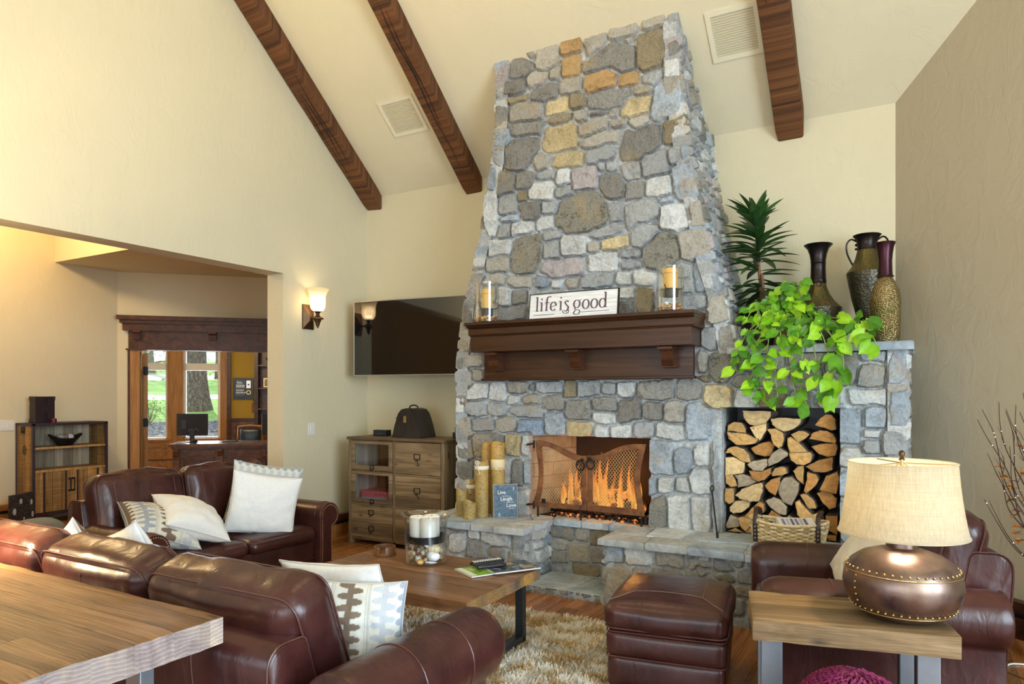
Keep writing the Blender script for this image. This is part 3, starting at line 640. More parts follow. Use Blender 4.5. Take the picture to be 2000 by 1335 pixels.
# ---------------------------------------------------------------- traced outlines (metres, in the plane of the chimney face)
SCREEN = [[(-2.721, 1.117), (-2.676, 1.119), (-2.563, 1.096), (-2.453, 1.057), (-2.366, 1.021), (-2.309, 1.007), (-2.256, 1.009), (-2.258, 0.567), (-2.74, 0.562), (-2.74, 0.599), (-2.71, 0.703), (-2.694, 0.805), (-2.694, 0.906), (-2.71, 1.007)],
[(-2.664, 1.068), (-2.6, 1.066), (-2.526, 1.037), (-2.438, 0.995), (-2.352, 0.969), (-2.298, 0.965), (-2.298, 0.607), (-2.683, 0.607), (-2.66, 0.706), (-2.649, 0.841), (-2.653, 0.942)],
[(-2.251, 1.01), (-2.169, 1.016), (-2.086, 1.042), (-1.998, 1.084), (-1.912, 1.109), (-1.833, 1.117), (-1.762, 1.118), (-1.794, 0.983), (-1.81, 0.876), (-1.807, 0.764), (-1.787, 0.672), (-1.774, 0.605), (-1.781, 0.561), (-2.252, 0.565)],
[(-2.2, 0.97), (-2.127, 0.98), (-2.066, 1.005), (-1.965, 1.05), (-1.885, 1.069), (-1.823, 1.075), (-1.849, 0.936), (-1.856, 0.836), (-1.849, 0.73), (-1.829, 0.613), (-2.207, 0.618)]]
LOG_LABELS = '''large pale half-round log lying flat side up, topmost at the left of the niche
large pale half-round log lying flat side up, topmost in the middle of the niche
pale wedge log pointing down, wedged under the topmost left half-round
round-topped log in the upper left corner of the woodpile
long curved log lying directly under the round-topped upper left one
orange notched log standing under the topmost middle half-round
broad orange-red log below the pale downward wedge at upper left
small orange wedge log just right of and below the topmost middle half-round
dark orange log topmost at the right edge of the niche
dark orange half-round log flat side down, second from the top on the right
dark orange half-round log flat side up, third from the top on the right
triangular log resting on a flat half-round in the upper centre of the pile
half-round log flat side up directly under the triangular one, upper centre
grey-brown five-sided log left of the centre half-round
thick crescent log with orange face at the left edge, below the curved one
pale blocky log at the left edge under the thick crescent
greyish log between the pale block and the grey-brown five-sided one
orange-red shallow bowl-shaped log below the greyish one, left of centre
small domed log in the very middle of the woodpile
narrow half-round log with upright flat side, right of the middle
long dark reddish wedge log at right under the third half-round
dark upright wedge leaning right of the narrow upright half-round
broad dark orange triangle log at the right edge, mid height
small rounded log at the left edge under the pale block
greyish curved log beside the small rounded left one
small upright log at the left edge, lower middle of the pile
big pale almond-shaped log with white nick, left of lower middle
reddish wedge log pointing down, right of the big almond log
large grey cracked log pointing down, just right of centre
pale rounded log at the left, under the big almond one
reddish broad log under the almond one, behind the basket handle
grey-brown slanting log below the reddish downward wedge
large cracked angular log low in the right centre of the pile
short broken log lying over the large cracked angular one
dark orange almond log at the right edge, lower middle
dark squarish log low at the right edge of the niche
greyish quarter log low in the left corner of the niche
pinkish upright log between left corner quarter and basket
reddish log peeking over the middle of the basket
grey log peeking over the basket, right of the reddish one
bottom left log lying flat on the hearth beside the basket
bottom right log behind the right end of the basket
hidden lower log directly behind the basket's left half
hidden lower log directly behind the basket's right half
bottom log partly hidden by the basket's left end'''
ST_FRONT='-1.572,4.31,0.047,0.115,g -1.72,4.363,0.096,0.063,t -1.962,4.362,0.134,0.068,t -1.749,4.171,0.123,0.163,k -1.931,4.269,0.085,0.051,t -2.201,4.315,0.113,0.109,t -2.408,4.354,0.103,0.083,o -2.411,4.207,0.094,0.09,o -2.079,4.191,0.234,0.124,d -2.158,4.02,0.152,0.09,o -1.922,3.967,0.093,0.055,o -2.629,4.319,0.111,0.108,t -2.881,4.288,0.116,0.092,d -2.798,4.364,0.052,0.05,t -3.076,4.343,0.079,0.09,p -2.726,4.139,0.102,0.086,t -2.557,4.181,0.048,0.067,t -2.421,4.031,0.103,0.071,t -1.567,4.13,0.043,0.076,d -1.562,3.974,0.079,0.083,w -1.735,3.938,0.086,0.058,g -2.945,4.132,0.106,0.078,d -3.095,4.16,0.033,0.093,d -2.675,4.037,0.138,0.086,d -3.07,3.913,0.058,0.094,d -2.934,4.028,0.106,0.042,k -1.624,3.753,0.11,0.152,b -1.821,3.865,0.078,0.05,t -1.871,3.75,0.121,0.084,y -2.089,3.855,0.182,0.077,d -2.353,3.893,0.074,0.07,k -2.55,3.885,0.123,0.085,y -2.829,3.897,0.167,0.087,t -2.046,3.738,0.043,0.042,t -2.176,3.755,0.079,0.028,d -2.331,3.766,0.067,0.052,t -2.525,3.773,0.119,0.057,k -2.809,3.75,0.166,0.072,d -2.525,3.622,0.168,0.129,y -2.227,3.663,0.131,0.074,t -2.007,3.634,0.072,0.051,t -1.838,3.61,0.087,0.076,t -2.134,3.542,0.203,0.073,t -3.057,3.722,0.071,0.082,b -1.557,3.502,0.083,0.102,k -1.83,3.462,0.183,0.138,d -2.879,3.549,0.17,0.151,d -2.726,3.478,0.143,0.086,t -2.449,3.439,0.158,0.073,y -2.165,3.431,0.142,0.077,g -3.089,3.557,0.048,0.07,g -1.709,3.287,0.111,0.108,g -1.655,3.336,0.036,0.049,g -1.563,3.312,0.047,0.073,g -1.479,3.318,0.028,0.06,b -3.035,3.33,0.092,0.093,d -3.166,3.359,0.038,0.085,b -2.855,3.33,0.089,0.082,d -2.655,3.333,0.091,0.042,g -2.689,3.21,0.125,0.086,w -2.488,3.296,0.067,0.067,w -2.486,3.172,0.069,0.048,g -2.289,3.256,0.109,0.091,p -2.153,3.326,0.037,0.043,g -2.055,3.304,0.057,0.062,g -1.904,3.252,0.093,0.067,g -2.066,3.154,0.104,0.116,d -1.872,3.083,0.078,0.08,d -1.671,3.095,0.115,0.087,w -1.475,3.099,0.098,0.142,b -1.602,2.987,0.075,0.037,b -2.871,3.191,0.052,0.042,k -3.18,3.065,0.069,0.174,w -3.009,3.131,0.086,0.083,g -2.796,3.057,0.101,0.082,d -2.605,3.059,0.081,0.054,g -2.993,3.018,0.102,0.037,b -2.866,2.901,0.11,0.074,w -3.057,2.914,0.071,0.065,g -2.66,2.94,0.086,0.063,w -2.308,2.984,0.243,0.166,D -2.034,2.953,0.073,0.089,g -1.817,2.9,0.135,0.129,g -1.557,2.854,0.116,0.106,w -1.369,2.846,0.07,0.096,t -1.795,2.767,0.121,0.125,g -2.107,2.791,0.137,0.056,g -3.282,2.8,0.056,0.096,b -3.095,2.774,0.152,0.07,w -2.834,2.706,0.162,0.173,D -2.6,2.7,0.095,0.072,g -2.394,2.718,0.111,0.093,w -2.595,2.825,0.079,0.045,g -2.048,2.703,0.122,0.068,y -2.209,2.699,0.056,0.056,t -1.9,2.603,0.089,0.042,g -1.662,2.6,0.14,0.152,D -1.394,2.628,0.113,0.109,t -1.508,2.438,0.066,0.069,g -3.128,2.628,0.109,0.07,t -3.31,2.602,0.062,0.104,b -3.155,2.508,0.115,0.061,t -2.486,2.542,0.196,0.084,p -2.134,2.553,0.138,0.081,w -1.909,2.52,0.089,0.042,g -1.799,2.405,0.082,0.062,w -1.962,2.41,0.071,0.055,w -2.181,2.42,0.149,0.056,g -2.908,2.465,0.131,0.046,t -2.68,2.456,0.076,0.054,b -2.535,2.422,0.06,0.031,w -2.408,2.421,0.067,0.04,t -3.057,2.352,0.073,0.08,w -2.905,2.328,0.071,0.059,d -2.973,2.204,0.148,0.056,g -3.37,2.38,0.024,0.103,g -3.419,2.168,0.057,0.106,d -2.724,2.257,0.095,0.11,g -2.523,2.244,0.105,0.108,g -2.315,2.243,0.102,0.106,t -2.114,2.236,0.099,0.099,g -3.242,2.371,0.104,0.075,t -3.238,2.216,0.108,0.081,g -1.934,2.294,0.064,0.051,w -1.946,2.192,0.07,0.045,d -1.792,2.239,0.078,0.095,k -1.682,2.22,0.027,0.071,g -1.485,2.314,0.073,0.055,g -1.299,2.376,0.119,0.136,b -1.396,2.195,0.098,0.057,g -1.234,2.125,0.087,0.105,t -1.324,2.056,0.026,0.037,t -1.293,1.912,0.056,0.083,g -1.165,1.924,0.06,0.093,t -1.35,1.746,0.046,0.097,t -1.195,1.703,0.114,0.118,D -1.333,1.617,0.051,0.026,k -1.237,1.492,0.106,0.082,y -1.45,1.532,0.101,0.078,d -1.7,1.533,0.15,0.074,d -1.937,1.521,0.086,0.082,w -2.095,1.546,0.072,0.052,g -2.257,1.54,0.105,0.066,g -2.425,1.532,0.062,0.076,k -2.619,1.558,0.133,0.045,g -2.782,1.559,0.029,0.039,d -2.909,1.556,0.106,0.049,t -3.12,1.52,0.097,0.087,w -3.334,1.524,0.117,0.072,w -3.464,1.954,0.053,0.096,k -3.493,1.783,0.033,0.062,d -3.354,1.79,0.105,0.065,t -3.46,1.631,0.083,0.076,t -3.322,1.684,0.073,0.061,t -3.497,1.424,0.046,0.117,w -2.954,1.457,0.076,0.043,w -2.779,1.461,0.092,0.045,t -2.569,1.43,0.11,0.064,d -2.352,1.381,0.119,0.094,d -2.111,1.429,0.128,0.065,d -1.914,1.398,0.101,0.115,d -1.728,1.373,0.086,0.074,d -1.553,1.372,0.083,0.082,t -1.381,1.296,0.089,0.152,b -3.338,1.377,0.105,0.075,g -3.127,1.37,0.105,0.056,g -2.838,1.35,0.167,0.059,g -2.565,1.267,0.099,0.093,b -2.124,1.316,0.109,0.049,w -2.797,1.23,0.125,0.062,B -3.038,1.238,0.115,0.07,t -3.273,1.233,0.12,0.057,g -3.458,1.215,0.072,0.1,t -2.346,1.231,0.113,0.056,y -2.154,1.211,0.066,0.049,w -1.988,1.218,0.093,0.051,w -1.802,1.229,0.087,0.062,g -1.589,1.213,0.119,0.071,w -2.924,2,0.302,0.105,g -2.349,1.976,0.274,0.1,t -1.734,1.951,0.337,0.094,g -2.924,1.77,0.302,0.125,t -2.349,1.757,0.274,0.119,g -1.734,1.743,0.337,0.113,t -3.322,2.003,0.073,0.122,g -1.019,1.741,0.06,0.071,d -1.057,1.6,0.099,0.062,d -1.032,1.471,0.077,0.062,w -0.849,1.481,0.101,0.066,k -0.657,1.472,0.088,0.055,g -0.477,1.473,0.092,0.054,w -0.251,1.482,0.115,0.057,w -0.859,1.742,0.099,0.074,g -0.641,1.753,0.119,0.055,t -0.843,1.607,0.115,0.06,t -0.617,1.621,0.11,0.077,t -0.411,1.666,0.104,0.102,d -0.231,1.629,0.087,0.082,g -0.208,1.752,0.063,0.034,b -0.081,1.671,0.05,0.12,b -0.076,1.41,0.051,0.124,b -0.202,1.35,0.069,0.067,b -0.23,1.235,0.052,0.031,w -0.101,1.186,0.069,0.086,g -0.231,1.151,0.054,0.049,g -0.351,1.289,0.061,0.126,b -0.349,1.077,0.059,0.079,w -0.21,1.014,0.072,0.073,t -0.076,1.009,0.055,0.076,g -0.349,0.891,0.059,0.099,b -0.202,0.856,0.079,0.078,g -0.073,0.825,0.051,0.101,t -0.338,0.661,0.07,0.123,g -0.199,0.661,0.069,0.11,b -0.073,0.64,0.051,0.076,g -3.448,1.014,0.078,0.099,d -3.214,1.056,0.155,0.118,d -2.966,1.059,0.087,0.095,y -2.838,1.057,0.041,0.101,w -3.448,0.821,0.078,0.093,d -3.489,0.581,0.046,0.137,g -3.298,0.833,0.064,0.102,t -3.166,0.823,0.067,0.117,g -3.038,0.834,0.062,0.119,w -2.92,0.827,0.056,0.125,d -2.83,0.845,0.033,0.124,b -2.86,0.588,0.063,0.118,w -3.015,0.583,0.092,0.126,g -3.265,0.584,0.159,0.149,t -1.655,1.013,0.097,0.139,b -1.491,1.005,0.068,0.121,b -1.494,1.115,0.065,0.017,d -1.35,1.052,0.057,0.091,w -1.728,0.799,0.043,0.083,b -1.616,0.806,0.063,0.065,w -1.494,0.823,0.052,0.067,w -1.358,0.849,0.089,0.1,w -1.682,0.604,0.064,0.115,d -1.524,0.615,0.083,0.128,w -1.358,0.617,0.072,0.132,w -1.259,0.733,0.011,0.238,g'
ST_HL='-3.139,0.429,0.08,0.03,t -3.152,0.317,0.077,0.077,w -3.004,0.396,0.06,0.064,w -2.806,0.391,0.127,0.071,w -2.636,0.373,0.04,0.076,g -2.984,0.28,0.111,0.055,g -2.796,0.273,0.073,0.039,d -2.65,0.257,0.054,0.035,g'
ST_HR='-1.81,0.376,0.057,0.082,b -1.639,0.379,0.108,0.078,w -1.427,0.39,0.112,0.067,t -1.257,0.424,0.054,0.034,g -1.209,0.362,0.096,0.038,t -1.066,0.375,0.083,0.073,g -1.789,0.154,0.077,0.143,t -1.634,0.162,0.079,0.127,p -1.441,0.248,0.113,0.064,d -1.441,0.119,0.113,0.065,t -1.211,0.256,0.117,0.058,g -1.211,0.139,0.117,0.058,t'
ST_IB='-2.466,0.371,0.109,0.068,d -2.294,0.37,0.064,0.062,t -2.152,0.357,0.078,0.077,k -2.502,0.275,0.079,0.051,t -2.32,0.234,0.095,0.085,t -2.502,0.171,0.083,0.053,t -2.159,0.232,0.062,0.072,d -2.487,0.076,0.103,0.036,g -2.282,0.093,0.103,0.043,k'
LOGS='''L -1.074,1.377 -0.88,1.375 -0.886,1.337 -0.918,1.291 -0.971,1.267 -1.027,1.28 -1.064,1.322
L -0.874,1.321 -0.823,1.33 -0.676,1.326 -0.688,1.287 -0.738,1.248 -0.784,1.236 -0.831,1.255 -0.863,1.284
L -1.013,1.259 -0.902,1.289 -0.906,1.237 -0.946,1.168 -0.979,1.193
M -1.185,1.225 -1.181,1.268 -1.139,1.295 -1.085,1.287 -1.06,1.254 -1.054,1.221 -1.11,1.222 -1.172,1.23
M -1.176,1.218 -1.106,1.215 -1.048,1.212 -0.962,1.172 -0.983,1.146 -1.056,1.129 -1.114,1.133 -1.164,1.174
M -0.894,1.247 -0.839,1.251 -0.792,1.223 -0.784,1.182 -0.796,1.136 -0.819,1.119 -0.851,1.142 -0.867,1.188 -0.871,1.221
R -1.011,1.103 -0.958,1.139 -0.886,1.157 -0.859,1.125 -0.878,1.062 -0.918,1.05 -0.983,1.062
M -0.734,1.216 -0.684,1.242 -0.646,1.239 -0.616,1.22 -0.646,1.19 -0.692,1.16
R -0.574,1.286 -0.541,1.335 -0.511,1.36 -0.475,1.356 -0.453,1.328 -0.446,1.261 -0.475,1.254 -0.526,1.272
R -0.612,1.191 -0.589,1.229 -0.548,1.248 -0.504,1.245 -0.467,1.228 -0.446,1.185 -0.453,1.168 -0.526,1.176
R -0.601,1.131 -0.548,1.151 -0.453,1.161 -0.442,1.129 -0.453,1.08 -0.497,1.066 -0.556,1.084
M -0.759,1.189 -0.738,1.198 -0.684,1.152 -0.631,1.099 -0.745,1.087 -0.758,1.133
M -0.745,1.079 -0.612,1.094 -0.599,1.066 -0.612,1.025 -0.653,1.005 -0.699,1.008 -0.734,1.035
G -0.889,1.028 -0.855,1.084 -0.808,1.113 -0.761,1.084 -0.761,1.063 -0.823,1.015 -0.886,0.985
M -1.193,1.066 -1.164,1.101 -1.114,1.116 -1.064,1.097 -1.027,1.056 -1.015,1.005 -1.072,1.009 -1.114,1.037 -1.156,1.065
L -1.202,1.028 -1.139,1.034 -1.06,0.996 -1.066,0.926 -1.13,0.91 -1.206,0.9 -1.219,0.952
G -1.034,0.988 -0.991,1.015 -0.902,1.034 -0.898,0.994 -0.93,0.951 -0.991,0.949
R -1.023,0.942 -0.934,0.94 -0.878,0.968 -0.878,0.928 -0.918,0.884 -0.958,0.869 -0.999,0.888
M -0.869,0.929 -0.847,0.966 -0.808,0.98 -0.776,0.974 -0.765,0.935 -0.808,0.92 -0.865,0.912
M -0.725,0.954 -0.692,0.988 -0.659,0.994 -0.659,0.861 -0.699,0.897
R -0.638,0.991 -0.563,1.035 -0.471,1.061 -0.475,0.977 -0.526,0.956 -0.586,0.959
R -0.652,0.819 -0.631,0.902 -0.631,0.95 -0.578,0.936 -0.556,0.906 -0.586,0.852 -0.638,0.807
R -0.547,0.838 -0.504,0.932 -0.438,0.963 -0.42,0.914 -0.446,0.818 -0.482,0.824
M -1.196,0.892 -1.147,0.903 -1.124,0.863 -1.115,0.825 -1.156,0.814 -1.192,0.842
G -1.13,0.899 -1.072,0.911 -1.015,0.897 -0.979,0.864 -1.04,0.828 -1.106,0.816 -1.107,0.873
M -1.2,0.773 -1.189,0.801 -1.13,0.805 -1.132,0.709 -1.164,0.691 -1.198,0.712
L -1.112,0.762 -1.072,0.805 -0.991,0.84 -0.936,0.858 -0.928,0.8 -0.958,0.73 -1.015,0.719 -1.089,0.738
R -0.913,0.843 -0.871,0.885 -0.813,0.909 -0.813,0.866 -0.843,0.778 -0.886,0.803
G -0.822,0.84 -0.784,0.899 -0.738,0.91 -0.689,0.865 -0.693,0.816 -0.734,0.716 -0.792,0.735 -0.818,0.791
L -1.166,0.663 -1.126,0.706 -1.064,0.724 -1.025,0.708 -1.029,0.674 -1.081,0.632 -1.139,0.62 -1.164,0.633
R -1.054,0.604 -1.007,0.666 -0.952,0.719 -0.92,0.706 -0.92,0.649 -0.958,0.621 -1.015,0.601
G -0.909,0.726 -0.855,0.756 -0.808,0.74 -0.77,0.695 -0.778,0.638 -0.823,0.642 -0.878,0.686
M -0.705,0.733 -0.682,0.749 -0.627,0.69 -0.599,0.658 -0.542,0.679 -0.542,0.616 -0.601,0.592 -0.646,0.596 -0.69,0.652
M -0.678,0.787 -0.638,0.798 -0.586,0.749 -0.576,0.702 -0.623,0.696 -0.652,0.745
R -0.566,0.804 -0.526,0.826 -0.475,0.813 -0.447,0.777 -0.451,0.72 -0.489,0.703 -0.526,0.739
R -0.511,0.65 -0.44,0.656 -0.44,0.531 -0.504,0.557
G -1.217,0.53 -1.164,0.602 -1.115,0.582 -1.099,0.525 -1.139,0.509 -1.189,0.504
M -1.104,0.59 -1.031,0.609 -0.992,0.576 -1.048,0.496 -1.083,0.525
R -0.909,0.6 -0.871,0.66 -0.809,0.625 -0.801,0.595 -0.855,0.582
G -0.79,0.602 -0.753,0.635 -0.699,0.617 -0.669,0.597 -0.738,0.584
M -1.171,0.474 -1.122,0.494 -1.066,0.476 -1.074,0.461 -1.171,0.452
R -0.503,0.518 -0.446,0.524 -0.446,0.461 -0.495,0.456
M -0.934,0.56 -0.808,0.572 -0.745,0.565 -0.776,0.496 -0.91,0.483
R -0.73,0.571 -0.646,0.582 -0.548,0.587 -0.526,0.521 -0.699,0.5
M -1.056,0.511 -0.95,0.546 -0.918,0.478 -1.048,0.464'''
# ================================================================ stone fireplace
SC = {'g': ((.42, .435, .435), .35), 'b': ((.40, .455, .51), .15), 'B': ((.27, .35, .46), .1), 'd': ((.33, .32, .29), .8), 'D': ((.32, .305, .25), 1.0), 't': ((.49, .46, .395), .4),
      'y': ((.62, .51, .30), .12), 'o': ((.52, .335, .15), .25), 'w': ((.66, .675, .66), .16), 'p': ((.47, .43, .43), .25), 'k': ((.36, .30, .19), .7)}
MORTAR = (.53, .545, .545)
def seeds(s): return [(float(a), float(b), float(c), float(d), e) for a, b, c, d, e in (q.split(',') for q in s.split())]
def auto_seeds(u0, u1, v0, v1, sd, mean=.16, pal='ggbwwtdtpg'):
    rg = random.Random(sd); o = []; v = v0 - .03
    while v < v1:
        h = rg.uniform(.55, 1.25) * mean * .75; u = u0 - rg.uniform(0, .1)
        while u < u1:
            w = rg.uniform(.6, 1.5) * mean; hh = h * rg.uniform(.85, 1.2)
            o.append((u + w / 2, v + h / 2 + rg.uniform(-.02, .02), w / 2, hh / 2, rg.choice(pal))); u += w
        v += h
    return o
def stone_patch(name, sd, u0, u1, v0, v1, cell, mapf, parent, relief=.034, keep=None, clampu=None, skirt=.12, seed=1, gap=.012):
    nu = max(2, int(round((u1 - u0) / cell)) + 1); nv = max(2, int(round((v1 - v0) / cell)) + 1)
    us = np.linspace(u0, u1, nu); vs = np.linspace(v0, v1, nv); U, V = np.meshgrid(us, vs); U = U.ravel(); V = V.ravel()
    P3 = np.stack([U, V, np.full_like(U, seed * 3.3)], 1)
    wu = fbm(P3 * 9, seed, 2) * .010 + fbm(P3 * 28, seed + 9, 2) * .0035; wv = fbm(P3 * 9, seed + 5, 2) * .010 + fbm(P3 * 28, seed + 3, 2) * .0035
    Uw = U + wu; Vw = V + wv; rg = random.Random(seed); n = len(U); e1 = np.full(n, 9.); e2 = np.full(n, 9.); id1 = np.zeros(n, int)
    prm = []
    for k, (cu, cv, hu, hv, code) in enumerate(sd):
        p = rg.choice([3.2, 4, 5, 6, 8]) if code not in 'D' else 2.3; th = rg.gauss(0, .07); hu = max(hu, .02); hv = max(hv, .02)
        mx = max(hu, hv) + .12; I = np.nonzero((abs(Uw - cu) < mx * 1.3) & (abs(Vw - cv) < mx * 1.3))[0]
        du = Uw[I] - cu; dv = Vw[I] - cv; c_, s_ = math.cos(th), math.sin(th); a = abs(du * c_ + dv * s_) / hu; b = abs(-du * s_ + dv * c_) / hv
        d = (a ** p + b ** p) ** (1 / p); e = (d - 1.03) * min(hu, hv)
        cur1 = e1[I]; better = e < cur1
        e2[I] = np.where(better, cur1, np.minimum(e2[I], e)); e1[I] = np.where(better, e, cur1); id1[I] = np.where(better, k, id1[I])
        prm.append((rg.uniform(.75, 1.25), rg.gauss(0, .10), rg.gauss(0, .10), rg.uniform(.85, 1.15)))
    m = np.minimum((e2 - e1) / 2, .022 - e1); prm = np.array(prm); q = prm[id1]
    S = sm(gap * .35, gap * 1.15, m); S2 = sm(gap * .3, gap * .75, m)
    cu = np.array([s[0] for s in sd])[id1]; cv = np.array([s[1] for s in sd])[id1]
    H = S * (relief * q[:, 0] + (U - cu) * q[:, 1] * .5 + (V - cv) * q[:, 2] * .5 + fbm(P3 * 22, seed + 31, 3) * .0042 + fbm(P3 * 6 + q[:, :1] * 9, seed + 51, 2) * .006 * 1.0) + (1 - S) * fbm(P3 * 40, seed + 2, 2) * .0016
    base = np.array([SC[s[4]][0] for s in sd])[id1] * q[:, 3:4]; al = np.array([SC[s[4]][1] for s in sd])[id1]
    col = np.array(MORTAR)[None] * (1 - S2[:, None]) + base * S2[:, None]; alpha = al * S2
    if clampu is not None: lo, hi = clampu(V); Uc = np.clip(U, lo, hi)
    else: Uc = U
    idx = np.arange(n).reshape(nv, nu); A = idx[:-1, :-1].ravel(); B = idx[:-1, 1:].ravel(); Cc = idx[1:, 1:].ravel(); D = idx[1:, :-1].ravel()
    mu = (U[A] + U[B]) / 2; mv = (V[A] + V[D]) / 2; ok = np.ones(len(A), bool)
    if keep is not None: ok &= keep(mu, mv)
    if clampu is not None: ok &= (abs(Uc[A] - Uc[B]) > 1e-4) | (abs(Uc[D] - Uc[Cc]) > 1e-4)
    Fq = np.stack([A, B, Cc, D], 1)[ok]; used = np.unique(Fq); rm = -np.ones(n, int); rm[used] = np.arange(len(used)); Fq = rm[Fq]
    pts = [mapf(Uc[i], V[i], H[i]) for i in used]; cl = [(*col[i], alpha[i]) for i in used]; faces = Fq.tolist()
    if skirt:
        ed = {}
        for f in faces:
            for k in range(4):
                a, b = f[k], f[(k + 1) % 4]; ed[(a, b)] = ed.get((a, b), 0) + 1
        bd = [e for e in ed if (e[1], e[0]) not in ed]; mp = {}
        for a, b in bd:
            for x in (a, b):
                if x not in mp:
                    i = used[x]; mp[x] = len(pts); pts.append(mapf(Uc[i], V[i], -skirt)); cl.append(cl[x])
        faces += [[b, a, mp[a], mp[b]] for a, b in bd]
    mb = MB(); mb.v = [tuple(p) for p in pts]; mb.f = [tuple(f) for f in faces]; mb.m = [0] * len(faces); mb.c = cl
    return obj(name, mb, m_stone, parent, True, 50)
YF = 5.2
fp = root('stone_fireplace', 'tall tapering fieldstone fireplace with raised hearth and firewood niche', 'fireplace', (-1.9, 5.5, 0))
_zl = [0, 1.80, 2.05, 2.27, 2.49, 2.73, 2.91, 3.25, 3.45, 3.81, 4.06, 4.6]; _xl = [-3.545, -3.545, -3.505, -3.475, -3.40, -3.345, -3.285, -3.235, -3.185, -3.14, -3.13, -3.14]
_zr = [0, 1.76, 1.95, 2.23, 2.51, 2.95, 3.37, 3.88, 4.6]; _xr = [-1.07, -1.09, -1.127, -1.185, -1.27, -1.36, -1.44, -1.512, -1.525]
fXL = lambda z: np.interp(z, _zl, _xl); fXR = lambda z: np.interp(z, _zr, _xr)
FB = (-2.803, -1.745, .47, 1.163); NI = (-1.205, -.416, .47, 1.41); CAPZ = 1.79
def keepf(u, v): return ~((u > FB[0]) & (u < FB[1]) & (v < FB[3])) & ~((u > NI[0]) & (u < NI[1]) & (v < NI[3])) & ((v < CAPZ) | (u < fXR(v) + .012))
stone_patch('chimney_face', seeds(ST_FRONT), -3.56, -.008, .47, 4.44, .0075, lambda u, v, h: (u, YF + .03 - h, v), fp, .046, keepf, lambda v: (fXL(v), np.where(v < CAPZ, -.008, fXR(v))), .14, 1)
stone_patch('chimney_side', auto_seeds(5.1, 6.05, 1.75, 4.2, 4, .15), 5.19, 6.0, 1.80, 4.35, .011, lambda u, v, h: (float(fXR(v)) - .02 + h, u, v), fp, .04, None, None, .1, 4)
stone_patch('chimney_left_side', auto_seeds(-6.05, -5.1, .0, 4.4, 8, .17), -6.0, -5.19, .0, 4.4, .02, lambda u, v, h: (float(fXL(v)) + .02 - h, -u, v), fp, .03, None, None, .1, 8)
stone_patch('niche_end_wall', auto_seeds(5.1, 6.05, 0, 1.85, 6, .16), 5.19, 6.0, .0, 1.8, .016, lambda u, v, h: (-.03 + h, u, v), fp, .03, None, None, .1, 6)
# log niche lining and firebox lining
mb = MB(); a, b, z0, z1 = NI; yb = 5.80
mb.add([(a - .01, 5.25, z0), (a - .01, yb, z0), (b + .01, yb, z0), (b + .01, 5.25, z0), (a - .01, 5.25, z1 + .01), (a - .01, yb, z1 + .01), (b + .01, yb, z1 + .01), (b + .01, 5.25, z1 + .01)], [(0, 1, 5, 4), (1, 2, 6, 5), (2, 3, 7, 6), (4, 5, 6, 7), (0, 3, 2, 1)])
obj('niche_lining', mb, plain('grey_block', (.24, .235, .23), .95, var=.3, sc=5, bump=.3), fp, True, 0)
a, b, z0, z1 = FB; yb = 5.78
mb = MB(); mb.add([(a - .005, 5.24, z0), (a + .17, yb, z0), (a + .17, yb, z1 + .1), (a - .005, 5.24, z1 + .02)], [(0, 1, 2, 3)]); obj('firebox_side', mb, m_fbrick, fp, True, 0, label='tan firebrick side of the firebox')
mb = MB(); mb.add([(a + .17, yb, z0), (b - .17, yb, z0), (b - .17, yb, z1 + .1), (a + .17, yb, z1 + .1), (b + .005, 5.24, z0), (b + .005, 5.24, z1 + .02), (a - .005, 5.24, z1 + .02), (a - .005, 5.24, z0)], [(0, 1, 2, 3), (1, 4, 5, 2), (3, 2, 5, 6), (7, 4, 1, 0)])
obj('firebox_lining', mb, m_soot, fp, True, 0)
# raised hearth: two benches with a bay between them
ST = seeds
hlx = (-3.545, -2.565); hrx = (-1.895, -.02); yh = 4.64
stone_patch('hearth_bench_wall', ST(ST_HL) + auto_seeds(-3.6, -2.5, -.02, .13, 11, .15), hlx[0], hlx[1], 0, .435, .008, lambda u, v, h: (u, yh + .02 - h, v), fp, .03, None, None, .06, 11)
stone_patch('hearth_bench_wall', ST(ST_HR) + auto_seeds(-1.2, .0, .0, .43, 13, .16), hrx[0], hrx[1], 0, .435, .008, lambda u, v, h: (u, yh + .02 - h, v), fp, .03, None, None, .06, 12)
stone_patch('hearth_bay_side', auto_seeds(4.6, 5.2, 0, .45, 14, .17, 'wwgwbw'), yh, 5.16, 0, .435, .009, lambda u, v, h: (hlx[1] - .02 + h, u, v), fp, .03, None, None, .06, 14)
stone_patch('hearth_bay_side', auto_seeds(-5.2, -4.6, 0, .45, 15, .17), -5.16, -yh, 0, .435, .012, lambda u, v, h: (hrx[0] + .02 - h, -u, v), fp, .03, None, None, .06, 15)
stone_patch('hearth_bay_back', ST(ST_IB), hlx[1], hrx[0], .04, .435, .009, lambda u, v, h: (u, 5.155 - h, v), fp, .028, None, None, .05, 16)
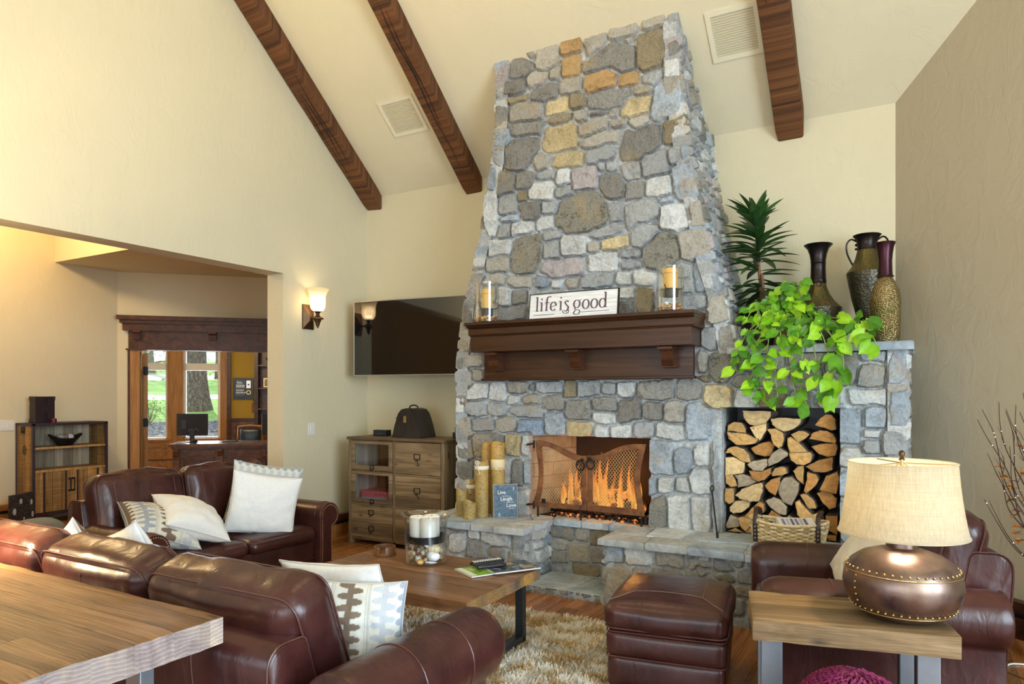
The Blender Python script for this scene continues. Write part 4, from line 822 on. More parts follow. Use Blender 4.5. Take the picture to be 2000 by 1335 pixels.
def flag(name, polys, z0, z1, cols, mortar_box, seed=1, label=None):
    rg = random.Random(seed); mb = MB()
    for i, pl in enumerate(polys):
        cx = sum(p[0] for p in pl) / len(pl); cy = sum(p[1] for p in pl) / len(pl); pts = []
        for k in range(len(pl)):
            a = pl[k]; b = pl[(k + 1) % len(pl)]; L = math.hypot(b[0] - a[0], b[1] - a[1]); n = max(2, int(L / .05))
            for j in range(n):
                t = j / n; x = lerp(a[0], b[0], t) + rg.gauss(0, .003); y = lerp(a[1], b[1], t) + rg.gauss(0, .003); d = math.hypot(cx - x, cy - y); pts.append((x + (cx - x) / d * .006, y + (cy - y) / d * .006))
        zt = z1 + rg.uniform(-.004, .004); c = cols[i % len(cols)]; n0 = len(pts); ins = [(cx + (x - cx) * .975, cy + (y - cy) * .975) for x, y in pts]
        v = [(x, y, z0) for x, y in pts] + [(x, y, zt - .010 + rg.gauss(0, .0015)) for x, y in pts] + [(x, y, zt) for x, y in ins]
        f = [(k, (k + 1) % n0, (k + 1) % n0 + n0, k + n0) for k in range(n0)] + [(k + n0, (k + 1) % n0 + n0, (k + 1) % n0 + 2 * n0, k + 2 * n0) for k in range(n0)] + [tuple(range(2 * n0, 3 * n0)), tuple(range(n0 - 1, -1, -1))]
        mb.add(v, f, 0, None, (*c, 1))
    for q in mortar_box: mb.add([(q[0], q[2], z0 + .003), (q[1], q[2], z0 + .003), (q[1], q[3], z0 + .003), (q[0], q[3], z0 + .003), (q[0], q[2], z1 - .008), (q[1], q[2], z1 - .008), (q[1], q[3], z1 - .008), (q[0], q[3], z1 - .008)], [(0, 3, 2, 1), (4, 5, 6, 7), (0, 1, 5, 4), (1, 2, 6, 5), (2, 3, 7, 6), (3, 0, 4, 7)], 0, None, (.45, .46, .45, 1))
    return obj(name, mb, m_slab, fp, True, 35, label=label)
bl, gr, tn, wt = (.37, .44, .505), (.44, .48, .51), (.45, .475, .48), (.56, .60, .62); Yf = 4.585
flag('hearth_slab', [[(-3.56, Yf), (-3.0, Yf), (-3.04, 4.80), (-3.56, 4.82)], [(-3.0, Yf), (-2.80, Yf), (-2.74, 4.74), (-3.03, 4.80)], [(-2.80, Yf), (-2.53, Yf), (-2.53, 4.80), (-2.73, 4.75)], [(-3.56, 4.82), (-3.04, 4.8), (-3.10, 5.24), (-3.56, 5.24)], [(-3.04, 4.8), (-2.74, 4.745), (-2.66, 5.0), (-2.82, 5.24), (-3.09, 5.24)], [(-2.73, 4.75), (-2.53, 4.80), (-2.53, 5.10), (-2.60, 5.24), (-2.82, 5.24), (-2.66, 5.0)]],
     .435, .482, [bl, tn, tn, gr, gr, wt], [(-3.55, -2.545, 4.60, 5.24)], 3)
flag('hearth_slab', [[(-2.53, 5.10), (-2.28, 5.10), (-2.30, 5.3), (-2.60, 5.3)], [(-2.28, 5.10), (-2.05, 5.10), (-2.05, 5.3), (-2.30, 5.3)], [(-2.05, 5.10), (-1.93, 5.10), (-1.93, 5.3), (-2.05, 5.3)]], .435, .482, [bl, gr, bl], [(-2.55, -1.9, 5.115, 5.3)], 4)
flag('hearth_slab', [[(-1.93, Yf + .01), (-1.58, Yf), (-1.60, 4.83), (-1.93, 4.86)], [(-1.58, Yf), (-1.29, Yf + .01), (-1.24, 4.85), (-1.60, 4.83)], [(-1.29, Yf + .01), (-.92, Yf), (-.95, 4.92), (-1.24, 4.86)], [(-1.93, 4.86), (-1.66, 4.84), (-1.70, 5.26), (-1.93, 5.26)], [(-1.66, 4.84), (-1.40, 4.84), (-1.36, 5.26), (-1.70, 5.26)], [(-1.40, 4.84), (-1.22, 4.86), (-1.08, 5.26), (-1.36, 5.26)], [(-1.22, 4.87), (-.95, 4.92), (-.62, 5.0), (-.65, 5.28), (-1.08, 5.28)], [(-.92, Yf), (-.45, Yf), (-.50, 4.95), (-.62, 5.0), (-.95, 4.92)], [(-.45, Yf), (.0, Yf), (.0, 5.28), (-.65, 5.28), (-.62, 5.0), (-.50, 4.95)]],
     .435, .482, [tn, tn, bl, gr, wt, gr, bl, gr, tn], [(-1.915, -.01, 4.60, 5.28)], 5)
flag('hearth_bay_floor', [[(-2.57, 4.665), (-2.2, 4.66), (-2.15, 5.16), (-2.57, 5.16)], [(-2.2, 4.66), (-1.885, 4.65), (-1.885, 5.16), (-2.15, 5.16)]], .0, .055, [gr, bl], [(-2.57, -1.89, 4.68, 5.16)], 6)
stone_patch('bay_floor_edge', auto_seeds(-2.6, -1.86, .0, .05, 17, .075, 'tddkg'), -2.575, -1.88, 0, .05, .006, lambda u, v, h: (u, 4.672 - h, v), fp, .014, None, None, .03, 17, .007)
flag('shelf_cap', [[(-1.06, 5.125), (-.62, 5.12), (-.60, 6.0), (-1.16, 6.0), (-1.16, 5.24)], [(-.62, 5.12), (-.26, 5.125), (-.25, 6.0), (-.60, 6.0)], [(-.26, 5.125), (.022, 5.12), (.022, 6.0), (-.25, 6.0)]], CAPZ, 1.845, [gr, gr, bl], [(-1.15, .01, 5.14, 5.99)], 7)
# ---------------------------------------------------------------- mantel
mt = root('mantel_shelf', 'long dark wooden mantel shelf with three scroll corbels on the chimney', 'mantel', (-2.28, 5.0, 1.62))
def prof_mantel(name, pr, xa, xb, ends):
    # profile (y,z) swept along x with mitred returns of the same projection
    mb = MB(); yb = 5.178; f = []
    path = []
    n = len(pr); v = []
    for (y, z) in pr:
        d = yb - y; v += [(xa - d * ends + .0, yb, z), (xa - d * ends, y, z), (xb + d * ends, y, z), (xb + d * ends, yb, z)]
    for i in range(n - 1):
        for k in range(3): f.append((i * 4 + k, i * 4 + k + 1, (i + 1) * 4 + k + 1, (i + 1) * 4 + k))
    f += [(0, 3, 2, 1), tuple((n - 1) * 4 + k for k in range(4)), tuple(i * 4 for i in range(n - 1, -1, -1)), tuple(i * 4 + 3 for i in range(n))]
    mb.add(v, f); return obj(name, mb, m_mantel, mt, True, 25, bevel=.003)
# crown: lip, cove, upper fascia
E_ = .22
def P_(y, z): return (y, z)
prof_mantel('crown', [(5.10, 1.985), (4.905, 1.985), (4.905, 1.992), (4.892, 1.996), (4.892, 2.045), (4.885, 2.052), (4.868, 2.058), (4.862, 2.068), (4.845, 2.072), (4.845, 2.097), (5.15, 2.097)], -3.16, -1.385, .22)
prof_mantel('fascia_beam', [(5.12, 1.855), (4.915, 1.855), (4.915, 1.985), (5.12, 1.985)], -3.155, -1.405, .22)
mb = MB(); mb.box(-3.21, 5.125, 1.635, -1.392, 5.178, 1.86); obj('back_board', mb, m_mantel, mt, True, 0, bevel=.003)
mb = MB(); mb.box(-3.228, 5.10, 1.618, -1.378, 5.178, 1.640); obj('bottom_moulding', mb, m_mantel, mt, True, 0, bevel=.006)
for x in (-3.055, -2.30, -1.555):
    mb = MB(); pr = [(5.125, 1.85), (4.965, 1.85), (4.965, 1.828), (4.985, 1.825), (5.0, 1.815), (5.012, 1.79), (5.016, 1.76), (5.03, 1.725), (5.05, 1.708), (5.075, 1.70), (5.125, 1.70)]
    mb.prism(pr, x - .045, x + .045, YZ); mb.prism([(5.125, 1.852), (4.955, 1.852), (4.955, 1.832), (5.125, 1.832)], x - .056, x + .056, YZ); mb.prism([(5.125, 1.715), (5.05, 1.715), (5.05, 1.70), (5.125, 1.70)], x - .052, x + .052, YZ)
    for dx in (-.02, .02): mb.prism([(p[0] - .004, p[1]) for p in pr[3:-1]] + [(5.12, 1.75), (5.1, 1.82)], x + dx - .006, x + dx + .006, YZ)
    obj('corbel', mb, m_dark, mt, True, 30, bevel=.003)
# ---------------------------------------------------------------- fire screen, grate, fire
fs = root('fire_screen', 'rusted iron double-door fire screen with swooping top and ring pulls', 'fire screen', (-2.28, 5.17, .482))
LO_, LI_, RO_, RI_ = SCREEN
def smooth_poly(p, corners):
    # round curved runs between the given corner indices
    out = []; n = len(p); cs = sorted(corners)
    for a, b in zip(cs, cs[1:] + [cs[0] + n]):
        run = [p[k % n] for k in range(a, b + 1)]; out += [(q.x, q.y) for q in spline([(x, y, 0) for x, y in run], 6)][:-1] if len(run) > 2 else run[:-1]
    return out
def ringmesh(o, i, y0, y1):
    # band between an outer and inner closed outline, resampled to the same count by arc position from the first corner
    def res(p, N):
        L = [0]
        for k in range(len(p)): L.append(L[-1] + math.dist(p[k], p[(k + 1) % len(p)]))
        out = []
        for s in range(N):
            t = L[-1] * s / N; k = max(q for q in range(len(p)) if L[q] <= t + 1e-9); f = (t - L[k]) / max(1e-9, L[k + 1] - L[k]); a, b = p[k], p[(k + 1) % len(p)]; out.append((lerp(a[0], b[0], f), lerp(a[1], b[1], f)))
        return out
    return o, i
def seg_res(p, corners, counts):
    out = []; n = len(p); cs = list(corners)
    for a, b, c in zip(cs, cs[1:] + [cs[0] + n], counts):
        run = [p[k % n] for k in range(a, b + 1)]; run = [(q.x, q.y) for q in spline([(x, y, 0) for x, y in run], 6)] if len(run) > 2 else run
        L = [0]
        for k in range(len(run) - 1): L.append(L[-1] + math.dist(run[k], run[k + 1]))
        for s in range(c):
            t = L[-1] * s / c; k = max(q for q in range(len(run) - 1) if L[q] <= t + 1e-9); f = (t - L[k]) / max(1e-9, L[k + 1] - L[k]); out.append((lerp(run[k][0], run[k + 1][0], f), lerp(run[k][1], run[k + 1][1], f)))
    return out
def clip_line(p, d, poly):
    ts = []
    for k in range(len(poly)):
        a, b = poly[k], poly[(k + 1) % len(poly)]; ex, ey = b[0] - a[0], b[1] - a[1]; den = d[0] * ey - d[1] * ex
        if abs(den) < 1e-9: continue
        t = ((a[0] - p[0]) * ey - (a[1] - p[1]) * ex) / den; s = ((a[0] - p[0]) * d[1] - (a[1] - p[1]) * d[0]) / den
        if 0 <= s < 1: ts.append(t)
    ts.sort(); return [(ts[i], ts[i + 1]) for i in range(0, len(ts) - 1, 2)]
for o, oc, i, ic, nm in ((LO_, (0, 6, 7, 8), LI_, (0, 5, 6, 7), 'left'), (RO_, (0, 6, 12, 13), RI_, (0, 5, 9, 10), 'right')):
    cnt = (24, 10, 16, 16) if nm == 'left' else (24, 20, 14, 10)
    a = seg_res(o, oc, cnt); b = seg_res(i, ic, cnt); n = len(a); mb = MB()
    v = [(x, 5.150, z) for x, z in a] + [(x, 5.150, z) for x, z in b] + [(x, 5.166, z) for x, z in a] + [(x, 5.166, z) for x, z in b]; f = []
    for k in range(n):
        q = (k + 1) % n; f += [(k, q, q + n, k + n), (k + 2 * n, k + 3 * n, q + 3 * n, q + 2 * n), (k, k + 2 * n, q + 2 * n, q), (k + n, q + n, q + 3 * n, k + 3 * n)]
    mb.add(v, f); dr_ = obj('door_frame', mb, m_rust, fs, True, 35, bevel=.003)
    mb = MB(); xs = [p[0] for p in b]; zs = [p[1] for p in b]; cx, cz = sum(xs) / n, sum(zs) / n; pit = .0195
    for sgn in (1, -1):
        d = (math.cos(rad(52)), sgn * math.sin(rad(52))); nr = (-d[1], d[0])
        for k in range(-30, 31):
            p = (cx + nr[0] * k * pit, cz + nr[1] * k * pit)
            for t0, t1 in clip_line(p, d, b): mb.tube([(p[0] + d[0] * t0, 5.159 + sgn * .0008, p[1] + d[1] * t0), (p[0] + d[0] * t1, 5.159 + sgn * .0008, p[1] + d[1] * t1)], .0015, 4, caps=False)
    obj('wire_mesh', mb, plain('mesh_wire_' + nm, (.62, .46, .24), .4, .5), dr_, True, 0)
for x, z, tilt in ((-2.305, .948, .25), (-2.218, .962, -.1)):
    mb = MB(); mb.tube([(x + .034 * math.cos(a) + tilt * .0, 5.135 - .006 * math.sin(a), z - .02 + .038 * math.sin(a)) for a in [2 * PI * k / 24 for k in range(24)]], .0055, 8, True); mb.sphere((x + .012 * (1 if tilt > 0 else -1), 5.14, z + .028), .013, 10); mb.tube([(x + .01 * (1 if tilt > 0 else -1), 5.15, z + .03), (x + .006, 5.13, z + .02)], .006, 8)
    obj('ring_pull', mb, m_iron, fs, True)
for z in (1.080, .575):
    mb = MB(); mb.tube(spline([(-2.795, 5.19, z), (-2.80, 5.15, z), (-2.765, 5.135, z + .005), (-2.735, 5.155, z + .012)], 5), .008, 8); mb.tube([(-2.737, 5.155, z - .03), (-2.737, 5.155, z + .035)], .009, 8); obj('hinge_hook', mb, m_iron, fs, True)
mb = MB(); mb.box(-1.775, 5.15, .50, -1.755, 5.165, .56); obj('corner_latch', mb, m_iron, fs, True, 0); mb = MB(); mb.box(-2.66, 5.145, .60, -2.625, 5.151, .635); obj('latch_plate', mb, m_iron, fs, True, 0)
for x in (-2.70, -2.31, -1.80):                                          # short feet under the doors
    mb = MB(); mb.tube([(x, 5.158, .482), (x, 5.158, .60)], .009, 8); obj('foot', mb, m_iron, fs, True)
gt = root('fire_grate', 'black iron fire grate on the firebox floor beneath the flames', 'grate', (-2.28, 5.45, .482)); 
mb = MB()
for x in np.linspace(-2.62, -1.90, 9): mb.tube(spline([(x, 5.27, .56), (x, 5.29, .525), (x, 5.60, .52), (x, 5.62, .60)], 4), .011, 6)
for y in (5.30, 5.56): mb.tube([(-2.65, y, .522), (-1.87, y, .522)], .011, 6)
for x in (-2.6, -1.92):
    for y in (5.31, 5.55): mb.tube([(x, y, .475), (x, y, .52)], .012, 6)
obj('bars', mb, m_iron, gt, True, 180)
def log_mesh(p0, p1, r, seed, mb):
    rg = random.Random(seed); pts = [Vector(p0).lerp(Vector(p1), k / 8) + Vector((0, rg.gauss(0, .006), rg.gauss(0, .006))) for k in range(9)]; mb.tube(pts, [r * rg.uniform(.88, 1.1) for _ in pts], 12)
m_char = MT('charred_log', (.05, .03, .02), .95); _n = m_char.noise(m_char.co(), 16, 5); m_char.base(m_char.ramp(_n, [(.4, (.02, .014, .01)), (.7, (.22, .12, .06))])).bump(_n, .6, .02)
m_char.b.inputs['Emission Color'].default_value = (1, .25, .04, 1); m_char.l(m_char.ramp(_n, [(.55, 0.0), (.7, 1.6)]), m_char.b.inputs['Emission Strength']); m_char = m_char.m
for k, (a, b, r) in enumerate((((-2.6, 5.52, .585), (-1.9, 5.54, .58), .05), ((-2.55, 5.40, .575), (-1.95, 5.42, .58), .042), ((-2.5, 5.47, .66), (-2.0, 5.5, .67), .045))):
    lg = root('gas_log', ('charred log at the back of the fire grate', 'charred log at the front of the fire grate', 'charred log lying on top in the fire')[k], 'log', (-2.25, a[1], a[2]), 0, 'burning logs'); mb = MB(); log_mesh(a, b, r, k, mb); obj('bark', mb, m_char, lg, True)
mb = MB(); rg = random.Random(3)
for k in range(260): 
    x, y = rg.uniform(-2.66, -1.84), rg.uniform(5.25, 5.5); mb.sphere((x, y, .484 + rg.uniform(0, .02)), rg.uniform(.006, .016), 6, sc=(1, 1, .8))
em = obj('ember_bed', mb, m_char, None, smooth=0); tag(em, 'bed of embers and ash under the fire grate', 'embers', kind='stuff')
M = MT('flame'); t = M.t; tr = M.n('ShaderNodeBsdfTransparent'); e = M.n('ShaderNodeEmission'); M.l(M.attr()[0], e.inputs[0]); st = M.noise(M.co((26, 26, 4)), 1.0, 4, .6, .6); M.l(M.ramp(st, [(.35, .5), (.65, 1.5)]), e.inputs[1])
mx = M.n('ShaderNodeMixShader'); M.l(M.math('MULTIPLY', M.attr()[3], M.ramp(st, [(.3, .35), (.6, 1.0)])), mx.inputs[0]); M.l(tr.outputs[0], mx.inputs[1]); M.l(e.outputs[0], mx.inputs[2]); t.nodes.remove(M.b); M.l(mx.outputs[0], M.o.inputs[0]); m_flame = M.m
def flame(mb, x, y, z, h, w, sd):
    rg = random.Random(sd); n = 10; m = 14; rings = []; cols = []; ph = rg.uniform(0, 6)
    for i in range(m):
        t = i / (m - 1); r = w * (.62 + .6 * math.sin(min(1, t * 1.9) * PI / 2) - 1.0 * t) * (1.02 - t) ** .55; r = max(.0015, r); ox = .018 * math.sin(t * 5 + ph) * t; oy = .012 * math.cos(t * 4 + ph) * t
        rings.append([(x + ox + r * math.cos(2 * PI * k / n), y + oy + r * .55 * math.sin(2 * PI * k / n), z + h * t) for k in range(n)])
        c = np.array((1.0, .47, .09)) * (1 - t) ** 1.2 + np.array((1.0, .20, .015)) * (1 - (1 - t) ** 1.2); cols += [(*c, .80 * (1 - .45 * t))] * n
    v = [p for r in rings for p in r]; f = [(i * n + k, i * n + (k + 1) % n, (i + 1) * n + (k + 1) % n, (i + 1) * n + k) for i in range(m - 1) for k in range(n)]
    mb.add(v, f, 0, None, cols)
mb = MB(); rg = random.Random(12)
for k, (x, h) in enumerate(((-2.60, .17), (-2.545, .30), (-2.50, .44), (-2.45, .33), (-2.40, .40), (-2.36, .30), (-2.32, .43), (-2.27, .36), (-2.22, .46), (-2.18, .42), (-2.14, .30), (-2.10, .40), (-2.05, .26), (-2.0, .38), (-1.96, .40), (-1.94, .30), (-2.57, .2), (-2.47, .26), (-2.34, .24), (-2.2, .28), (-2.08, .22), (-1.98, .26))):
    flame(mb, x, rg.uniform(5.36, 5.54), .565, h, rg.uniform(.030, .045), k)
fl = obj('fire', mb, m_flame, None, smooth=180); tag(fl, 'orange flames burning behind the fire screen', 'fire', kind='stuff')
# ---------------------------------------------------------------- firewood, one object per split log
m_end = vcol('log_end_grain', .85, .22, 26, .5, 60); 
m_lbark = MT('log_bark', (.12, .09, .07), .95); _n = m_lbark.noise(m_lbark.co((1, .3, 1)), 34, 6, .7); m_lbark.base(m_lbark.ramp(_n, [(.3, (.08, .055, .04)), (.6, (.25, .18, .13)), (.8, (.38, .30, .23))])).bump(_n, .9, .012); m_lbark = m_lbark.m
LOGL = LOG_LABELS.strip().split('\n'); rg = random.Random(21)
LC = {'L': (.74, .52, .25), 'M': (.62, .36, .125), 'R': (.50, .235, .065), 'G': (.44, .35, .235)}
for k, ln in enumerate(LOGS.strip().split('\n')):
    q = ln.split(); pts = [tuple(float(c) for c in s.split(',')) for s in q[1:]]; pts = [(max(NI[0] + .01, min(NI[1] - .008, x)), max(.486, min(NI[3] - .02, z))) for x, z in pts]
    cx = sum(p[0] for p in pts) / len(pts); cz = sum(p[1] for p in pts) / len(pts)
    P = []                                                                # densify the outline and roughen it
    for i in range(len(pts)):
        a, b = pts[i], pts[(i + 1) % len(pts)]
        for j in range(3):
            t = j / 3; P.append((lerp(a[0], b[0], t) + rg.gauss(0, .0012), max(.4845, lerp(a[1], b[1], t) + rg.gauss(0, .0012))))
    P = [(max(NI[0] + .006, min(NI[1] - .006, cx + (x - cx) * 1.06)), max(.4845, cz + (z - cz) * 1.06)) for x, z in P]
    y0 = 5.285 + rg.uniform(-.02, .035); y1 = 5.285 + rg.uniform(.36, .42); o = root('firewood_log', LOGL[k], 'firewood', (round(cx, 3), y0, round(min(p[1] for p in P), 3)), 0, 'firewood in the niche')
    n = len(P); c = np.array(LC[q[0]]) * rg.uniform(.85, 1.12); mb = MB(); v = []; col = []; f = []
    hx, hz = cx + rg.uniform(-.03, .03), cz + rg.uniform(-.02, .03)
    for s in (0, .3, .55, .78, .93, 1.0):
        for (x, z) in P:
            dd = math.hypot(x - cx, z - cz); v.append((lerp(hx, x, s), y0 + rg.gauss(0, .0012) + (.003 if s == 1 else 0), lerp(hz, z, s))); g = 1 + .13 * math.sin(math.hypot(lerp(hx, x, s) - hx, lerp(hz, z, s) - hz) * 420) - (.25 if s == 1 else 0); cc = c * g * rg.uniform(.93, 1.06); col.append((*[float(w) for w in cc], 1))
    for s in range(5):
        for i in range(n): f.append((s * n + i, s * n + (i + 1) % n, (s + 1) * n + (i + 1) % n, (s + 1) * n + i))
    mb.add(v, f, 0, None, col); obj('cut_end', mb, m_end, o, True, 60)
    mb = MB(); b0 = [(x, y0 + .002, z) for x, z in P]; rings = [b0] + [[(cx + (x - cx) * s_, lerp(y0, y1, t), max(.4845, cz + (z - cz) * s_)) for x, z in P] for t, s_ in ((.35, 1.04), (.7, 1.06), (1, 1.07))]
    mb.loft(rings); obj('split_sides', mb, m_lbark, o, True, 50)
# iron poker leaning on the chimney
pk = root('fire_poker', 'thin black iron poker leaning on the stone between fireplace and niche', 'poker', (-1.185, 5.0, .482)); mb = MB()
mb.tube([(-1.185, 5.0, .484), (-1.255, 5.13, .80)], .006, 8); mb.tube([(-1.255 + .014 * math.cos(a), 5.13 + .006 * math.sin(a), .815 + .02 * math.sin(a)) for a in [2 * PI * k / 14 for k in range(14)]], .004, 6, True); obj('shaft', mb, m_iron, pk, True)
mb = MB(); mb.tube([(-1.185, 5.0, .486), (-1.187, 5.003, .53)], .009, 8); obj('tip', mb, m_iron, pk, True)
# ================================================================ things on the mantel
sg = root('wooden_sign', 'white painted wooden sign reading life is good, standing on the mantel', 'sign', (-2.285, 4.93, 2.097))
SM = Matrix.Translation((-2.287, 4.93, 2.0985)) @ Matrix.Rotation(rad(-8), 4, 'X')
W, H = .762, .210; mb = MB(); mb.box(-W / 2 + .006, 0, .006, W / 2 - .006, .018, H - .006, 0, SM); m_sign = MT('white_paint_board', (.8, .8, .78), .6); _n = m_sign.noise(m_sign.co((1, 1, 14)), 5, 5); m_sign.base(m_sign.ramp(_n, [(.3, (.62, .62, .62)), (.6, (.84, .84, .82))])); m_sign = m_sign.m
obj('board', mb, m_sign, sg, True, 0)
mb = MB()
for q in ((-W / 2, 0, W / 2, .007), (-W / 2, H - .007, W / 2, H), (-W / 2, 0, -W / 2 + .007, H), (W / 2 - .007, 0, W / 2, H)): mb.box(q[0], -.003, q[1], q[2], .022, q[3], 0, SM)
obj('edge_frame', mb, m_black, sg, True, 0)
# brush lettering: ribbons whose width follows the stroke direction, as with a broad nib
def nib(mb, pts, wv, wh, M, n=6):
    P = spline([(x, 0, y) for x, y in pts], n) if len(pts) > 2 else [Vector((x, 0, y)) for x, y in pts]; v = []; f = []
    for i, p in enumerate(P):
        t = (P[min(i + 1, len(P) - 1)] - P[max(i - 1, 0)]).normalized(); w = wh + (wv - wh) * abs(t.z) ** 1.3; nx = Vector((-t.z, 0, t.x)) * w / 2
        v += [(p + nx) + Vector((0, -.0012, 0)), (p - nx) + Vector((0, -.0012, 0)), (p + nx), (p - nx)]
    for i in range(len(P) - 1):
        a = i * 4; b = a + 4; f += [(a, b, b + 1, a + 1), (a, a + 2, b + 2, b), (a + 1, b + 1, b + 3, a + 3)]
    f += [(0, 1, 3, 2), (len(v) - 4, len(v) - 2, len(v) - 1, len(v) - 3)]; mb.add(v, f, 0, M)
def ell(cx, cy, rx, ry, a0, a1, n=10): return [(cx + rx * math.cos(rad(lerp(a0, a1, k / n))), cy + ry * math.sin(rad(lerp(a0, a1, k / n)))) for k in range(n + 1)]
X_ = .070; LW, LT = .0145, .0048
def glyph(ch, x, mb, M, b):
    def S(p, wv=LW, wh=LT): nib(mb, [(x + a, b + c) for a, c in p], wv, wh, M)
    def serif(a, z, w=.030): S([(a - w / 2, z), (a + w / 2, z)], .004, .0045)
    if ch == 'l': S([(.010, 0), (.008, .116)]); S([(-.006, .113), (.008, .118)], .006, .006); serif(.011, .001); return .040
    if ch == 'i': S([(.010, 0), (.009, X_)]); S([(-.006, X_ - .002), (.009, X_ + .002)], .006, .006); serif(.011, .001); S(ell(.010, .098, .0035, .004, 0, 360), .007, .007); return .040
    if ch == 'f': S([(.014, 0), (.015, .085)] + ell(.036, .090, .021, .026, 170, 50)); S([(-.004, X_ - .004), (.038, X_ - .002)], .005, .0055); serif(.014, .001); return .047
    if ch == 'e': S(ell(.027, .034, .024, .035, 5, 318, 16)); S([(.004, .030), (.050, .040)], .005, .005); return .062
    if ch == 's': S([(.036, .060), (.022, .071), (.007, .056), (.020, .038), (.036, .018), (.022, -.012), (.002, -.006)]); S(ell(.016, -.012, .026, .018, 60, -200, 12), .007, .004); return .056
    if ch == 'g': S(ell(.030, .040, .025, .031, 0, 360, 18)); S([(.055, .066), (.066, .074)], .006, .006); S([(.020, .010), (.014, .0), (.030, -.006), (.056, -.014), (.050, -.038), (.022, -.042), (.006, -.030), (.022, -.010)], .011, .005); return .076
    if ch == 'o': S(ell(.030, .034, .026, .036, 0, 360, 20)); return .070
    if ch == 'd': S(ell(.028, .034, .025, .035, 20, 340, 18)); S([(.052, 0), (.051, .118)]); S([(.036, .114), (.051, .119)], .006, .006); serif(.058, .001, .018); return .078
    return .03
mb = MB(); x = -.318; b0 = .066
for ch in 'life': x += glyph(ch, x, mb, SM, b0)
x += .02
for ch in 'is': x += glyph(ch, x, mb, SM, b0)
x += .022
for ch in 'good': x += glyph(ch, x, mb, SM, b0)
x_end = x
nib(mb, [(-.34, .034), (-.15, .036)], .004, .004, SM); nib(mb, [(-.048, .040), (-.028, .040)], .004, .004, SM); nib(mb, [(.075, .040), (.31, .040)], .004, .004, SM)
obj('lettering', mb, plain('plum_paint', (.13, .075, .11), .6, var=.35, sc=60), sg, True, 0)
m_wax = MT('amber_wax', (.85, .48, .10), .5); m_wax.b.inputs['Subsurface Weight'].default_value = .25; m_wax.b.inputs['Subsurface Radius'].default_value = (.05, .02, .005); m_wax = m_wax.m
m_waxw = MT('white_wax', (.86, .84, .78), .5); m_waxw.b.inputs['Subsurface Weight'].default_value = .2; m_waxw.b.inputs['Subsurface Radius'].default_value = (.04, .03, .02); m_waxw = m_waxw.m
m_pot = vcol('dried_petals', .7)
def hurricane(x, y, z, r, h, label, gl, cr, c0, c1, wax, lab2, sd):
    o = root('hurricane_lantern', label, 'candle holder', (x, y, z)); mb = MB()
    mb.lathe([(r * .93, .002), (r * .97, .006), (r * .97, h * .9), (r, h), (r - .004, h), (r * .97 - .004, h * .9), (r * .97 - .004, .010), (0, .010)], 36, (0, 0, 0), caps=False); obj('glass_cylinder', mb, m_glass, o)
    mb = MB(); mb.lathe([(cr + .004, c0 - .052), (cr + .006, c0 - .006), (cr + .016, c0 - .002), (cr + .016, c0 + .004), (cr + .004, c0 + .006), (cr + .004, c0 - .046), (0, c0 - .046)], 32, caps=False); obj('holder_ring', mb, m_iron, o)
    mb = MB()
    for k in range(3): a = k * 2.1 + .4; mb.tube([((cr + .012) * math.cos(a), (cr + .012) * math.sin(a), c0), (r * .93 * math.cos(a), r * .93 * math.sin(a), c0 + .012), (r * .93 * math.cos(a), r * .93 * math.sin(a), c0 + .03)], .004, 6)
    obj('bracket_arm', mb, m_iron, o)
    mb = MB(); rg = random.Random(sd)
    for k in range(190):
        a, q = rg.uniform(0, 2 * PI), math.sqrt(rg.random()) * r * .86; s = rg.uniform(.006, .015); mb.sphere((q * math.cos(a), q * math.sin(a), .018 + rg.uniform(0, .038)), s, 5, sc=(1, rg.uniform(.4, 1), rg.uniform(.3, .8)), col=rg.choice([(.75, .50, .14), (.60, .30, .08), (.35, .05, .09), (.8, .68, .48), (.30, .12, .05), (.55, .10, .12), (.85, .62, .2)]))
    p = obj('potpourri', mb, m_pot, o, kind='stuff')
    c = root('pillar_candle', lab2, 'candle', (x, y, z + c0)); mb = MB(); hh = c1 - c0
    mb.lathe([(cr * .98, .0), (cr, .006), (cr, hh * .72), (cr * .985, hh * .735), (cr * .97, hh * .745), (cr * .99, hh * .76), (cr * .96, hh * .88), (cr * .80, hh * .975), (cr * .55, hh), (cr * .3, hh * .96), (0, hh * .95)], 32); obj('wax', mb, wax, c)
    mb = MB(); mb.tube([(0, 0, hh * .95), (.002, 0, hh * 1.0)], .0015, 5); obj('wick', mb, m_black, c)
    mb = MB(); mb.lathe([(cr + .0008, hh * .735), (cr + .0016, hh * .74), (cr + .0008, hh * .745)], 32, caps=False); mb.tube([(-cr * .75, -cr * .7, hh * .735), (-cr * .78, -cr * .72, hh * .66), (-cr * .74, -cr * .74, hh * .56)], .0022, 5); obj('cord', mb, m_iron, c)
hurricane(-3.075, 4.955, 2.097, .103, .335, 'clear glass candle lantern with potpourri at the left end of the mantel', 0, .046, .115, .285, m_wax, 'amber pillar candle inside the left mantel lantern', 1)
hurricane(-1.512, 4.955, 2.097, .10, .325, 'clear glass candle lantern with potpourri at the right end of the mantel', 0, .054, .163, .318, m_wax, 'glowing amber pillar candle inside the right mantel lantern', 2)
